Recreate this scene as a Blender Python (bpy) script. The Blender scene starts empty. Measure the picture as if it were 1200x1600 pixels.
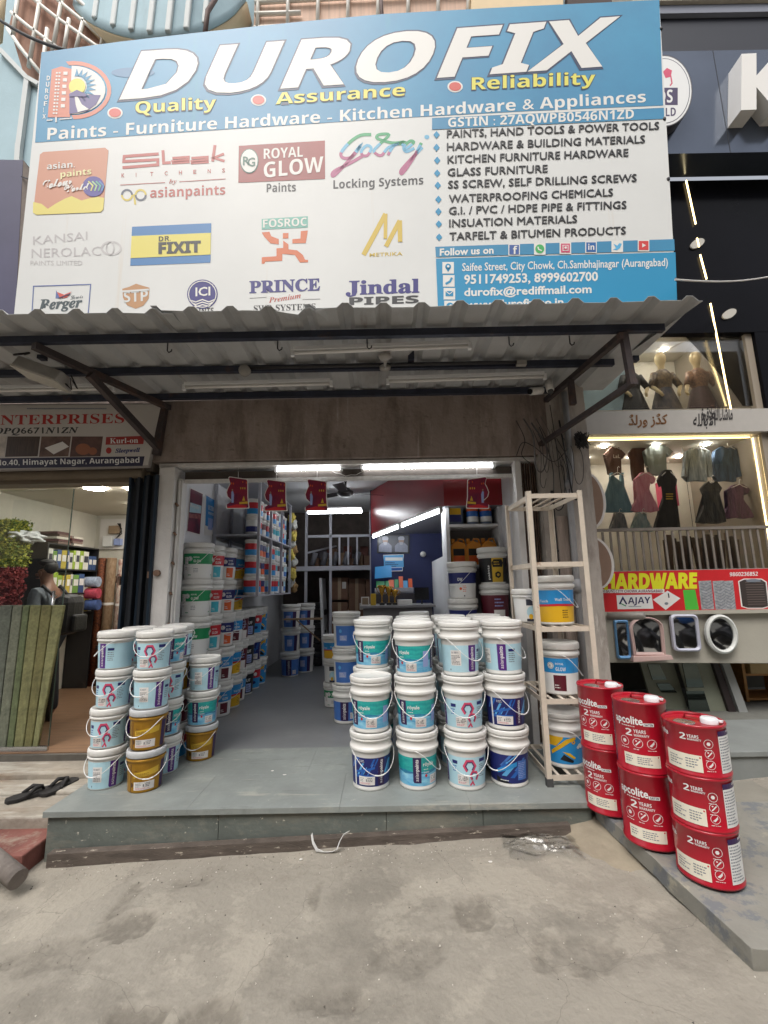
import bpy, bmesh, math, random
from mathutils import Vector as V, Matrix, noise
R = math.radians
random.seed(7)
SC = bpy.context.scene
COL = SC.collection
# ---------------------------------------------------------------- camera, world, sun, exposure
F = 690.0                     # focal length in photo pixels (photo 1200 x 1600)
TH, RO = R(9.5), 0.018        # pitch up, roll
EYE = V((0, 0, 1.39))         # the shop plinth is z = 0
cr, sr, ct, st = math.cos(RO), math.sin(RO), math.cos(TH), math.sin(TH)
cd = bpy.data.cameras.new('camera')
cam = bpy.data.objects.new('camera', cd); COL.objects.link(cam)
cd.sensor_fit = 'HORIZONTAL'; cd.sensor_width = 36; cd.lens = F / 1200 * 36
cd.clip_start = .05; cd.clip_end = 500
rx, up, bk = V((cr, sr*st, -sr*ct)), V((sr, -cr*st, cr*ct)), V((0, -ct, -st))
M = Matrix.Identity(4)
for i in range(3):
    M[i][0], M[i][1], M[i][2], M[i][3] = rx[i], up[i], bk[i], EYE[i]
cam.matrix_world = M
SC.camera = cam
SC.view_settings.view_transform = 'Standard'; SC.view_settings.look = 'None'
SC.view_settings.exposure = 0.62
SC.view_settings.gamma = 1
cy = SC.cycles
cy.use_denoising = True
cy.max_bounces = 7; cy.diffuse_bounces = 3; cy.glossy_bounces = 4; cy.transmission_bounces = 4; cy.transparent_max_bounces = 12
cy.caustics_reflective = False; cy.caustics_refractive = False
W = bpy.data.worlds.new('World'); SC.world = W; W.use_nodes = True
wn = W.node_tree; bg = wn.nodes['Background']
sky = wn.nodes.new('ShaderNodeTexSky'); sky.sky_type = 'NISHITA'; sky.sun_disc = False
SUN_EL, SUN_AZ = R(58), R(200)
sky.sun_elevation = SUN_EL; sky.sun_rotation = SUN_AZ
sky.air_density = 1.0; sky.dust_density = 5.0; sky.ozone_density = 1.0
hs = wn.nodes.new('ShaderNodeHueSaturation'); hs.inputs['Saturation'].default_value = .28
wn.links.new(sky.outputs[0], hs.inputs['Color']); wn.links.new(hs.outputs[0], bg.inputs[0])
bg.inputs[1].default_value = 0.14
sl = bpy.data.lights.new('sun', 'SUN'); sl.energy = 0.9; sl.angle = R(28); sl.color = (1, .95, .88)
sun = bpy.data.objects.new('sun', sl); COL.objects.link(sun)
sd = V((math.sin(SUN_AZ)*math.cos(SUN_EL), math.cos(SUN_AZ)*math.cos(SUN_EL), math.sin(SUN_EL)))
sun.rotation_euler = sd.to_track_quat('Z', 'Y').to_euler(); sun.location = sd*20

# ---------------------------------------------------------------- pixel -> point on a real plane
def ray(px, py):
    u, v = (px-600)/F, (800-py)/F
    u, v = u*cr + v*sr, -u*sr + v*cr
    return V((u, ct - v*st, v*ct + st))
def P(px, py, Y=None, Z=None, X=None, pl=None):
    d = ray(px, py)
    if pl is not None:
        t = (pl[0]-EYE).dot(pl[1]) / d.dot(pl[1])
    elif Y is not None: t = Y/d.y
    elif Z is not None: t = (Z-EYE.z)/d.z
    else: t = X/d.x
    return EYE + d*t

# ---------------------------------------------------------------- materials
MATS = {}
def mat(name, col, rough=.6, metal=0, var=0, scale=8, bump=0, bscale=40, col2=None, emit=0, coat=0, stretch=None, spec=None):
    if name in MATS: return MATS[name]
    m = bpy.data.materials.new(name); m.use_nodes = True; MATS[name] = m
    nt = m.node_tree; b = nt.nodes['Principled BSDF']
    c = (*col, 1)
    b.inputs['Base Color'].default_value = c
    b.inputs['Roughness'].default_value = rough; b.inputs['Metallic'].default_value = metal
    if coat: b.inputs['Coat Weight'].default_value = coat
    if spec is not None: b.inputs['Specular IOR Level'].default_value = spec
    if emit:
        b.inputs['Emission Color'].default_value = c; b.inputs['Emission Strength'].default_value = emit
    if var or col2 or bump:
        tc = nt.nodes.new('ShaderNodeTexCoord'); src = tc.outputs['Object']
        if stretch:
            mp = nt.nodes.new('ShaderNodeMapping'); mp.inputs['Scale'].default_value = stretch
            nt.links.new(src, mp.inputs[0]); src = mp.outputs[0]
    if var or col2:
        n = nt.nodes.new('ShaderNodeTexNoise'); n.inputs['Scale'].default_value = scale; n.inputs['Detail'].default_value = 7; n.inputs['Roughness'].default_value = .65
        nt.links.new(src, n.inputs['Vector'])
        r = nt.nodes.new('ShaderNodeValToRGB')
        r.color_ramp.elements[0].position = .34; r.color_ramp.elements[1].position = .66
        if col2: a, z = (*col, 1), (*col2, 1)
        else: a, z = tuple(x*(1-var) for x in col)+(1,), tuple(min(1, x*(1+var)) for x in col)+(1,)
        r.color_ramp.elements[0].color = a; r.color_ramp.elements[1].color = z
        nt.links.new(n.outputs['Fac'], r.inputs[0]); nt.links.new(r.outputs[0], b.inputs['Base Color'])
    if bump:
        n2 = nt.nodes.new('ShaderNodeTexNoise'); n2.inputs['Scale'].default_value = bscale; n2.inputs['Detail'].default_value = 5
        nt.links.new(src, n2.inputs['Vector'])
        bp = nt.nodes.new('ShaderNodeBump'); bp.inputs['Strength'].default_value = bump; bp.inputs['Distance'].default_value = .02
        nt.links.new(n2.outputs['Fac'], bp.inputs['Height']); nt.links.new(bp.outputs[0], b.inputs['Normal'])
    return m
def stain(m, col, scale, lo, hi, stretch=(1, 1, 1), amt=1.0, vor=False):
    """mix a second colour over a material's base colour through a noise (or crack) mask"""
    nt = m.node_tree; b = nt.nodes['Principled BSDF']
    tc = nt.nodes.new('ShaderNodeTexCoord'); mp = nt.nodes.new('ShaderNodeMapping'); mp.inputs['Scale'].default_value = stretch
    mp.inputs['Location'].default_value = (scale*1.7, scale*.9, 3.1)
    nt.links.new(tc.outputs['Object'], mp.inputs[0])
    if vor:
        nn = nt.nodes.new('ShaderNodeTexNoise'); nn.inputs['Scale'].default_value = scale*3; nn.inputs['Detail'].default_value = 6
        nt.links.new(mp.outputs[0], nn.inputs['Vector'])
        mx0 = nt.nodes.new('ShaderNodeMix'); mx0.data_type = 'RGBA'; mx0.inputs[0].default_value = .22
        nt.links.new(mp.outputs[0], mx0.inputs[6]); nt.links.new(nn.outputs['Color'], mx0.inputs[7])
        n = nt.nodes.new('ShaderNodeTexVoronoi'); n.feature = 'DISTANCE_TO_EDGE'; n.inputs['Scale'].default_value = scale
        nt.links.new(mx0.outputs[2], n.inputs['Vector']); out = n.outputs['Distance']
    else:
        n = nt.nodes.new('ShaderNodeTexNoise'); n.inputs['Scale'].default_value = scale; n.inputs['Detail'].default_value = 8; n.inputs['Roughness'].default_value = .7
        nt.links.new(mp.outputs[0], n.inputs['Vector']); out = n.outputs['Fac']
    mr = nt.nodes.new('ShaderNodeMapRange'); mr.inputs['From Min'].default_value = lo; mr.inputs['From Max'].default_value = hi
    mr.inputs['To Max'].default_value = amt
    nt.links.new(out, mr.inputs['Value'])
    mx = nt.nodes.new('ShaderNodeMix'); mx.data_type = 'RGBA'
    nt.links.new(mr.outputs[0], mx.inputs[0])
    s = b.inputs['Base Color']
    if s.links: nt.links.new(s.links[0].from_socket, mx.inputs[6])
    else: mx.inputs[6].default_value = s.default_value
    mx.inputs[7].default_value = (*col, 1)
    nt.links.new(mx.outputs[2], s)
    return m
def srgb(r, g, b):
    f = lambda c: (c/255/12.92) if c <= 10 else ((c/255+.055)/1.055)**2.4
    return (f(r), f(g), f(b))
def lamp(name, col, strength):
    if name in MATS: return MATS[name]
    m = bpy.data.materials.new(name); m.use_nodes = True; MATS[name] = m
    nt = m.node_tree; nt.nodes.remove(nt.nodes['Principled BSDF'])
    e = nt.nodes.new('ShaderNodeEmission'); e.inputs[0].default_value = (*col, 1); e.inputs[1].default_value = strength
    nt.links.new(e.outputs[0], nt.nodes['Material Output'].inputs[0]); return m
def glass(name, tint=(1, 1, 1), refl=.10, rough=.0, ref_col=(1, 1, 1)):
    if name in MATS: return MATS[name]
    m = bpy.data.materials.new(name); m.use_nodes = True; MATS[name] = m
    nt = m.node_tree; nt.nodes.remove(nt.nodes['Principled BSDF'])
    t = nt.nodes.new('ShaderNodeBsdfTransparent'); t.inputs[0].default_value = (*tint, 1)
    g = nt.nodes.new('ShaderNodeBsdfGlossy'); g.inputs['Roughness'].default_value = rough; g.inputs[0].default_value = (*ref_col, 1)
    fr = nt.nodes.new('ShaderNodeFresnel'); fr.inputs[0].default_value = 1.45
    ad = nt.nodes.new('ShaderNodeMath'); ad.operation = 'ADD'; ad.inputs[1].default_value = refl - .04; ad.use_clamp = True
    nt.links.new(fr.outputs[0], ad.inputs[0])
    mx = nt.nodes.new('ShaderNodeMixShader')
    nt.links.new(ad.outputs[0], mx.inputs[0]); nt.links.new(t.outputs[0], mx.inputs[1]); nt.links.new(g.outputs[0], mx.inputs[2])
    nt.links.new(mx.outputs[0], nt.nodes['Material Output'].inputs[0]); return m

# ---------------------------------------------------------------- things, parts, mesh builder
ORG = {}
def link(o): COL.objects.link(o); return o
def setp(o, label=None, cat=None, group=None, kind=None):
    for k, v in (('label', label), ('category', cat), ('group', group), ('kind', kind)):
        if v: o[k] = v
    return o
def thing(name, label, cat, loc=(0, 0, 0), group=None, kind=None):
    o = link(bpy.data.objects.new(name, None)); o.location = loc; o.empty_display_size = .05
    ORG[o.name] = V(loc)
    return setp(o, label, cat, group, kind)
class MB:
    def __init__(s): s.bm = bmesh.new(); s.m = 0; s.sm = False
    def f(s, vs):
        try: f = s.bm.faces.new(vs)
        except ValueError: return
        f.material_index = s.m; f.smooth = s.sm; return f
    def hexa(s, p):       # 8 corners: bottom 4 (ccw), top 4
        v = [s.bm.verts.new(q) for q in p]
        for a in ((3, 2, 1, 0), (4, 5, 6, 7), (0, 1, 5, 4), (1, 2, 6, 5), (2, 3, 7, 6), (3, 0, 4, 7)): s.f([v[i] for i in a])
        return s
    def box(s, x0, x1, y0, y1, z0, z1):
        return s.hexa([(x0, y0, z0), (x1, y0, z0), (x1, y1, z0), (x0, y1, z0), (x0, y0, z1), (x1, y0, z1), (x1, y1, z1), (x0, y1, z1)])
    def bar(s, a, b, w, h=None, upv=(0, 0, 1)):   # rectangular bar from a to b
        a, b = V(a), V(b); h = h or w; d = (b-a).normalized(); u = V(upv)
        if abs(d.dot(u)) > .95: u = V((0, 1, 0))
        x = d.cross(u).normalized()*w/2; y = x.cross(d).normalized()*h/2
        return s.hexa([a-x-y, a+x-y, b+x-y, b-x-y, a-x+y, a+x+y, b+x+y, b-x+y])
    def tube(s, pts, r, n=8, cap=True):
        pts = [V(p) for p in pts]; rings = []
        rr = r if isinstance(r, (list, tuple)) else [r]*len(pts)
        pn = None
        for i, p in enumerate(pts):
            d = (pts[min(i+1, len(pts)-1)] - pts[max(i-1, 0)]).normalized()
            if pn is None:
                u = V((0, 0, 1)) if abs(d.z) < .9 else V((1, 0, 0)); pn = (u - d*u.dot(d)).normalized()
            else: pn = (pn - d*pn.dot(d)).normalized()
            q = d.cross(pn)
            rings.append([s.bm.verts.new(p + (pn*math.cos(2*math.pi*k/n) + q*math.sin(2*math.pi*k/n))*rr[i]) for k in range(n)])
        for a, b in zip(rings, rings[1:]):
            for k in range(n):
                f = s.f([a[k], a[(k+1) % n], b[(k+1) % n], b[k]])
                if f: f.smooth = True
        if cap: s.f(rings[0][::-1]); s.f(rings[-1])
        return s
    def lathe(s, prof, n=32, c=(0, 0, 0), smooth=True, sx=1, sy=1, rot=0):  # prof [(r,z)]
        rings = []
        for r, z in prof:
            if r < 1e-6: rings.append([s.bm.verts.new((c[0], c[1], c[2]+z))]); continue
            rings.append([s.bm.verts.new((c[0]+r*sx*math.cos(2*math.pi*k/n+rot), c[1]+r*sy*math.sin(2*math.pi*k/n+rot), c[2]+z)) for k in range(n)])
        for a, b in zip(rings, rings[1:]):
            for k in range(n):
                k2 = (k+1) % n
                if len(a) == 1 and len(b) == 1: continue
                if len(a) == 1: f = s.f([a[0], b[k2], b[k]])
                elif len(b) == 1: f = s.f([a[k], a[k2], b[0]])
                else: f = s.f([a[k], a[k2], b[k2], b[k]])
                if f: f.smooth = smooth
        return s
    def prism(s, poly, fn, d):     # polygon (2-D) -> fn(x,y) 3-D, extruded by vector d
        a = [s.bm.verts.new(fn(*p)) for p in poly]; b = [s.bm.verts.new(V(v.co)+V(d)) for v in a]
        s.f(a); s.f(b[::-1])
        for i in range(len(a)): s.f([a[i], b[i], b[(i+1) % len(a)], a[(i+1) % len(a)]])
        return s
    def grid(s, fn, nu, nv):
        vs = [[s.bm.verts.new(fn(i/nu, j/nv)) for j in range(nv+1)] for i in range(nu+1)]
        for i in range(nu):
            for j in range(nv): s.f([vs[i][j], vs[i+1][j], vs[i+1][j+1], vs[i][j+1]])
        return s
    def blob(s, c, r, seed=0, amp=.3, sub=2, fr=3):
        g = bmesh.ops.create_icosphere(s.bm, subdivisions=sub, radius=1)
        for v in g['verts']:
            k = 1 + amp*noise.noise(v.co*fr + V((seed*3.1, seed*1.7, seed)))
            v.co = V(c) + V((v.co.x*r[0], v.co.y*r[1], v.co.z*r[2]))*k
            for f in v.link_faces: f.material_index = s.m; f.smooth = True
        return s
def part(name, mb, mats, parent=None, bevel=0, norm=True, solid=0, sub=0, smooth_angle=None):
    bm = mb.bm
    if parent is not None:
        o0 = ORG[parent.name]
        if o0.length > 0: bmesh.ops.translate(bm, verts=bm.verts, vec=-o0)
    if norm: bmesh.ops.recalc_face_normals(bm, faces=bm.faces)
    me = bpy.data.meshes.new(name); bm.to_mesh(me); bm.free()
    for m in (mats if isinstance(mats, (list, tuple)) else [mats]): me.materials.append(m)
    o = link(bpy.data.objects.new(name, me))
    if parent is not None: o.parent = parent; ORG[o.name] = ORG[parent.name]
    else: ORG[o.name] = V((0, 0, 0))
    if solid: md = o.modifiers.new('s', 'SOLIDIFY'); md.thickness = solid; md.offset = 0
    if bevel: md = o.modifiers.new('b', 'BEVEL'); md.width = bevel; md.segments = 2; md.limit_method = 'ANGLE'
    if sub: md = o.modifiers.new('u', 'SUBSURF'); md.levels = sub; md.render_levels = sub
    return o
def solo(name, mb, mats, label, cat, group=None, loc=None, kind=None, **k):
    """a thing that is one mesh, with its origin at loc"""
    if loc is not None: bmesh.ops.translate(mb.bm, verts=mb.bm.verts, vec=-V(loc))
    o = part(name, mb, mats, **k)
    if loc is not None: o.location = loc
    return setp(o, label, cat, group, kind)
def shell(name, mb, mats, **k):
    o = part(name, mb, mats, **k); o['kind'] = 'structure'; return o

# ---------------------------------------------------------------- flat artwork (signs, wraps): 2-D shapes in layers
def tr(s, base_up, base_lo, dig=None):
    r = ''
    for ch in s:
        if 'A' <= ch <= 'Z': r += chr(base_up + ord(ch) - 65)
        elif 'a' <= ch <= 'z': r += chr(base_lo + ord(ch) - 97)
        elif dig and '0' <= ch <= '9': r += chr(dig + ord(ch) - 48)
        else: r += ch
    return r
def SB(s): return tr(s, 0x1D5D4, 0x1D5EE, 0x1D7EC)     # bold sans
def SR(s): return tr(s, 0x1D400, 0x1D41A, 0x1D7CE)     # bold serif
def SI(s): return tr(s, 0x1D468, 0x1D482)              # bold serif italic
def SC_(s): return tr(s, 0x1D4D0, 0x1D4EA)             # bold script
_tc = {}
def glyphs(s, off):
    if (s, off) in _tc: return _tc[(s, off)]
    c = bpy.data.curves.new('t', 'FONT'); c.body = s; c.size = 1; c.offset = off; c.resolution_u = 2
    o = bpy.data.objects.new('t', c)
    me = bpy.data.meshes.new_from_object(o)
    vs = [(v.co.x, v.co.y) for v in me.vertices]; ps = [tuple(p.vertices) for p in me.polygons]
    bpy.data.objects.remove(o); bpy.data.curves.remove(c); bpy.data.meshes.remove(me)
    _tc[(s, off)] = (vs, ps); return vs, ps
class Art:
    def __init__(s, ysign=1): s.bm = bmesh.new(); s.mats = []; s.ys = ysign
    def mi(s, m):
        if m not in s.mats: s.mats.append(m)
        return s.mats.index(m)
    def poly(s, pts, m, L=0):
        f = s.bm.faces.new([s.bm.verts.new((p[0], p[1], L)) for p in pts]); f.material_index = s.mi(m); return f
    def rect(s, x0, y0, x1, y1, m, L=0): return s.poly([(x0, y0), (x1, y0), (x1, y1), (x0, y1)], m, L)
    def ell(s, x, y, a, b, m, L=0, n=20, t0=0, t1=360):
        return s.poly([(x+a*math.cos(R(t0+(t1-t0)*k/n)), y+b*math.sin(R(t0+(t1-t0)*k/n))) for k in range(n if t1-t0 == 360 else n+1)], m, L)
    def stroke(s, pts, w, m, L=0, closed=False):
        n = len(pts); ps = [V((*p, 0)) for p in pts]; A = []; B = []
        for i, p in enumerate(ps):
            a = ps[i-1] if (i or closed) else p; b = ps[(i+1) % n] if (i < n-1 or closed) else p
            d1 = (p-a).normalized() if (p-a).length else (b-p).normalized(); d2 = (b-p).normalized() if (b-p).length else d1
            d = (d1+d2).normalized(); nr = V((-d.y, d.x, 0)); k = w/2/max(.4, nr.dot(V((-d1.y, d1.x, 0))))
            A.append(p+nr*k); B.append(p-nr*k)
        for i in range(n if closed else n-1):
            j = (i+1) % n; s.poly([A[i][:2], A[j][:2], B[j][:2], B[i][:2]], m, L)
    def text(s, t, A, B, h, m, L=0, off=.0, h1=None, up=None, up1=None, bands=None):
        vs, ps = glyphs(t, off)
        if not vs: return
        ref = t[0]; hv, _ = glyphs('\U0001D5DB' if ord(t[0]) > 0x1D000 else 'H', 0); cap = max(v[1] for v in hv)
        x0 = min(v[0] for v in vs); x1 = max(v[0] for v in vs)
        A, B = V(A), V(B); h1 = h1 or h
        up = V(up) if up else V((0, s.ys)); up1 = V(up1) if up1 else up
        bv = []
        for x, y in vs:
            k = (x-x0)/(x1-x0); u = up.lerp(up1, k)
            q = A.lerp(B, k) + u*(y/cap*(h + (h1-h)*k)); bv.append(s.bm.verts.new((q.x, q.y, L)))
        k = s.mi(m); fs = []
        for p in ps:
            try: f = s.bm.faces.new([bv[i] for i in p]); f.material_index = k; fs.append(f)
            except ValueError: pass
        if bands:
            for yv, mm in bands:   # recolour whatever lies beyond y (in art units, in the direction of ysign)
                g = bmesh.ops.bisect_plane(s.bm, geom=fs+list({e for f in fs for e in f.edges})+list({v for f in fs for v in f.verts}), plane_co=(0, yv, 0), plane_no=(0, 1, 0))
                fs = [f for f in list(set(fs)) + [x for x in g['geom'] if isinstance(x, bmesh.types.BMFace)] if f.is_valid]; fs = list(set(fs))
                for f in fs:
                    if (f.calc_center_median().y - yv)*s.ys < 0: f.material_index = s.mi(mm)
    def build(s, name, fn, parent=None, cut=None, shade=False):
        bm = s.bm
        if cut:
            xs = [v.co.x for v in bm.verts]; lo, hi = min(xs), max(xs); x = math.ceil(lo/cut)*cut
            while x < hi:
                bmesh.ops.bisect_plane(bm, geom=bm.verts[:]+bm.edges[:]+bm.faces[:], plane_co=(x, 0, 0), plane_no=(1, 0, 0)); x += cut
        for v in bm.verts: v.co = fn(v.co.x, v.co.y, v.co.z)
        o0 = ORG[parent.name] if parent is not None else V((0, 0, 0))
        for v in bm.verts: v.co -= o0
        me = bpy.data.meshes.new(name); bm.to_mesh(me); bm.free()
        for m in s.mats: me.materials.append(m)
        o = link(bpy.data.objects.new(name, me)); ORG[o.name] = o0
        if parent is not None: o.parent = parent
        return o
# ================================================================ SETTING: ground, plinth, floor
def gz(x, y): return -.21 + .042*max(-4, min(3, x)) + (0 if y < 3 else 0)
m_ground = mat('street_concrete', srgb(147, 141, 130), .92, var=.09, scale=1.1, bump=.45, bscale=34)
stain(m_ground, srgb(114, 109, 100), .8, .50, .60, amt=.6)
stain(m_ground, srgb(166, 159, 146), 1.9, .53, .57, amt=.5)
stain(m_ground, srgb(120, 113, 103), 3.1, .57, .68, amt=.4)
stain(m_ground, srgb(116, 108, 98), 45, .58, .72, amt=.4)
stain(m_ground, srgb(188, 180, 166), 90, .62, .72, amt=.3)
stain(m_ground, srgb(74, 69, 63), 1.15, .0020, .0004, amt=.35, vor=True)
stain(m_ground, srgb(202, 196, 184), 11, .69, .72, amt=.55, stretch=(1, 2.2, 1))
b = MB(); b.sm = True
xs = [-40, -20, -12, -8, -6] + [-5, -4.5, -4, -3.5] + [-3 + .03*i for i in range(194)] + [3, 4, 5, 6, 8, 12, 20, 40]
ys = [-40, -20, -10, -5, -2, -1, 0] + [.3, .6, .9] + [1.0 + .03*i for i in range(74)] + [3.3, 3.6, 4.2, 5, 7, 10, 20, 40]
SPALL = []
for px, py, rx_, ry_, dp in ((205, 1425, .16, .10, .016), (195, 1385, .05, .20, .010), (742, 1432, .12, .10, .014), (205, 1578, .13, .10, .022), (325, 1578, .12, .10, .024), (640, 1490, .20, .13, .008), (495, 1390, .035, .13, .010), (900, 1500, .22, .14, .009), (90, 1460, .25, .12, .008), (520, 1555, .16, .07, .010), (300, 1360, .14, .06, .007)):
    p_ = P(px, py, Z=-.2); SPALL.append((p_.x, p_.y, rx_, ry_, dp))
def spall(x, y):
    h = 0
    for i, (cx, cy_, a, c, dp) in enumerate(SPALL):
        d = math.hypot((x-cx)/a, (y-cy_)/c)
        if d < 1.6:
            d += .30*noise.noise(V((x*9, y*9, i*3.3))); e = max(0, min(1, (1.0-d)/.15)); h -= 1.3*dp*e*(.75+.5*noise.noise(V((x*20, y*20, i))))
            h += dp*.5*max(0, 1-abs(d-1.06)/.12)
    return h
vv = [[b.bm.verts.new((x, y, gz(x, y) + (spall(x, y) + .016*noise.noise(V((x*1.3, y*1.3, 0))) + .009*noise.noise(V((x*4, y*4, 5))) + .003*noise.noise(V((x*11, y*11, 9))) if abs(x) < 5 and 0 < y < 4 else 0))) for y in ys] for x in xs]
for i in range(len(xs)-1):
    for j in range(len(ys)-1): b.f([vv[i][j], vv[i+1][j], vv[i+1][j+1], vv[i][j+1]])
o = shell('ground', b, m_ground)
at_ = o.data.attributes.new('wear', 'FLOAT', 'POINT')          # where the top skin of the concrete has broken away
for i, v in enumerate(o.data.vertices): at_.data[i].value = min(1, max(0, -spall(v.co.x, v.co.y)/.014)) if abs(v.co.x) < 3 and .9 < v.co.y < 3.3 else 0
nt = m_ground.node_tree; an = nt.nodes.new('ShaderNodeAttribute'); an.attribute_name = 'wear'
nz = nt.nodes.new('ShaderNodeTexNoise'); nz.inputs['Scale'].default_value = 26; nz.inputs['Detail'].default_value = 6
tcx = nt.nodes.new('ShaderNodeTexCoord'); nt.links.new(tcx.outputs['Object'], nz.inputs['Vector'])
ml = nt.nodes.new('ShaderNodeMath'); ml.operation = 'MULTIPLY'; nt.links.new(an.outputs['Fac'], ml.inputs[0]); nt.links.new(nz.outputs['Fac'], ml.inputs[1])
mr = nt.nodes.new('ShaderNodeMapRange'); mr.inputs['From Min'].default_value = .06; mr.inputs['From Max'].default_value = .5; mr.inputs['To Max'].default_value = .6; nt.links.new(ml.outputs[0], mr.inputs['Value'])
mx = nt.nodes.new('ShaderNodeMix'); mx.data_type = 'RGBA'; bs = nt.nodes['Principled BSDF'].inputs['Base Color']; nt.links.new(bs.links[0].from_socket, mx.inputs[6]); mx.inputs[7].default_value = (*srgb(96, 90, 81), 1); nt.links.new(mr.outputs[0], mx.inputs[0]); nt.links.new(mx.outputs[2], bs)
rg = random.Random(44); b = MB()
for i in range(1500):          # loose grit lying on the concrete
    x, y = rg.uniform(-2.6, 2.4), 1.1+2.0*rg.random()
    if i % 3 == 0: y = 3.05 - abs(rg.gauss(0, .10)); x = rg.uniform(-2.1, 1.1)
    r_ = rg.choice((.002, .0025, .003, .004, .006)); z = gz(x, y) + .016*noise.noise(V((x*1.3, y*1.3, 0))) + .009*noise.noise(V((x*4, y*4, 5)))
    a = rg.uniform(0, 6); b.m = rg.randrange(3)
    vs_ = [b.bm.verts.new((x+r_*math.cos(a+k*2.1)*rg.uniform(.7, 1.4), y+r_*math.sin(a+k*2.1)*rg.uniform(.7, 1.4), z-.001)) for k in range(3)]; tp = b.bm.verts.new((x, y, z+r_*.9))
    for k in range(3): b.f([vs_[k], vs_[(k+1) % 3], tp])
o = part('grit', b, [mat('grit_dark', srgb(92, 86, 80), .95), mat('grit_mid', srgb(150, 142, 130), .95), mat('grit_pale', srgb(196, 190, 180), .95)]); o['kind'] = 'stuff'; o['label'] = 'loose grit and chips scattered over the street concrete'

m_slate = mat('slate_slab', srgb(134, 139, 136), .5, var=.10, scale=2.2, bump=.10, bscale=22)
stain(m_slate, srgb(166, 168, 160), 3.5, .55, .72, amt=.5)
stain(m_slate, srgb(104, 108, 106), 1.1, .5, .7, amt=.5)
stain(m_slate, srgb(204, 200, 188), 26, .66, .72, amt=.6)
stain(m_slate, srgb(92, 94, 90), 5, .60, .70, amt=.5, stretch=(.5, 2, 1))
stain(m_slate, srgb(176, 172, 160), 3.3, .60, .66, amt=.5, stretch=(.35, 2.6, 1))
m_riser = mat('slate_riser', srgb(98, 104, 99), .65, var=.14, scale=3, bump=.25, bscale=25)
stain(m_riser, srgb(140, 138, 126), 4, .56, .68, amt=.6)
stain(m_riser, srgb(215, 208, 192), 15, .64, .69, amt=.85, stretch=(1, 1, 1.6))
stain(m_riser, srgb(150, 142, 126), 1.4, .50, .72, amt=.6, stretch=(1, 1, 4))
stain(m_riser, srgb(206, 202, 190), 5.5, .655, .675, amt=.75, stretch=(1, 1, .7))
stain(m_riser, srgb(70, 74, 72), 1.7, .55, .72, amt=.6)
m_lipwood = mat('step_base_wood', srgb(88, 79, 72), .85, var=.3, scale=6, bump=.3, bscale=40, stretch=(1, 1, 5))
stain(m_lipwood, srgb(196, 186, 170), 16, .61, .66, amt=.8, stretch=(.5, 1, 2))
m_floor = mat('shop_floor_screed', srgb(122, 124, 126), .38, var=.06, scale=1.5, bump=.05, bscale=18)
stain(m_floor, srgb(150, 150, 150), 1.3, .55, .75, amt=.4)
b = MB()
for x0, x1 in ((-2.22, -1.3), (-1.2992, -.32), (-.3192, .52), (.5208, 1.33)):      # top slabs with fine joints
    b.box(x0, x1, 3.10, 3.62, -.035, 0); 
for x0, x1 in ((-2.22, -1.62), (-1.6192, -.62), (-.6192, .33), (.3308, 1.33)):
    b.box(x0, x1, 3.6208, 4.17, -.035, 0)
shell('plinth_paving', b, m_slate, bevel=.0015)
b = MB()
for x0, x1 in ((-2.2, -1.1), (-1.098, -.02), (-.018, .6), (.603, 1.3)): b.box(x0, x1, 3.125, 4.1, -.45, -.037)
shell('plinth', b, m_riser, bevel=.003)
b = MB()
b.hexa([(-2.14, 3.06, gz(-2.1, 3)-.05), (1.14, 3.06, gz(1.1, 3)-.05), (1.14, 3.12, gz(1.1, 3)-.05), (-2.14, 3.12, gz(-2.1, 3)-.05), (-2.14, 3.06, -.222), (1.14, 3.075, -.115), (1.14, 3.12, -.115), (-2.14, 3.12, -.222)])
shell('step_strip', b, m_lipwood, bevel=.004)
b = MB(); b.box(-2.6, 2.0, 4.173, 9.4, -.3, -.002); shell('floor', b, m_floor)
# mortar ramp at the right end of the plinth, and the sloping stone slab carrying the drums
m_mortar = mat('mortar', srgb(152, 142, 124), .95, var=.12, scale=3, bump=.5, bscale=14)
stain(m_mortar, srgb(118, 108, 94), 2.2, .5, .7, amt=.5)
b = MB(); b.sm = True
def mort(u, v):
    y = 3.16 - v*1.1
    xr = 1.35 + .11*v + .03; xl = (1.02 + .27*v) + .04*noise.noise(V((v*6, 0, 0)))
    x = xl + (xr-xl)*u
    top = -.03 - .11*v
    g = gz(x, y) - .03
    h = (math.sin(min(1, u*1.15)*math.pi/2))**.8
    return V((x, y, g + (top - .080 - g)*h + .012*noise.noise(V((x*7, y*7, 2))) + .005*noise.noise(V((x*22, y*22, 2)))))
b.grid(mort, 16, 30); shell('mortar_kerb', b, m_mortar)
m_slab2 = mat('ramp_stone', srgb(136, 134, 126), .75, var=.12, scale=4, bump=.25, bscale=25)
stain(m_slab2, srgb(104, 109, 116), 4.2, .50, .55, amt=.75)
stain(m_slab2, srgb(172, 166, 146), 5, .58, .66, amt=.7)
SA, SBv = V((1.33, 3.14, -.03)), V((1.44, 2.04, -.068))          # left edge of the slab, back to front
def slabz(y): return SA.z + (SBv.z-SA.z)*(SA.y-y)/(SA.y-SBv.y)
b = MB(); n = 12; top = []; 
poly = []
for i in range(n+1):
    t = i/n; q = SA.lerp(SBv, t); poly.append((q.x + .012*noise.noise(V((t*9, 3, 0))), q.y))
poly += [(1.9, 1.97), (2.62, 2.2), (2.56, 3.14)]
b.prism(poly, lambda x, y: V((x, y, slabz(y))), (0, 0, -.09))
shell('ramp_slab', b, m_slab2, bevel=.004)
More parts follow.
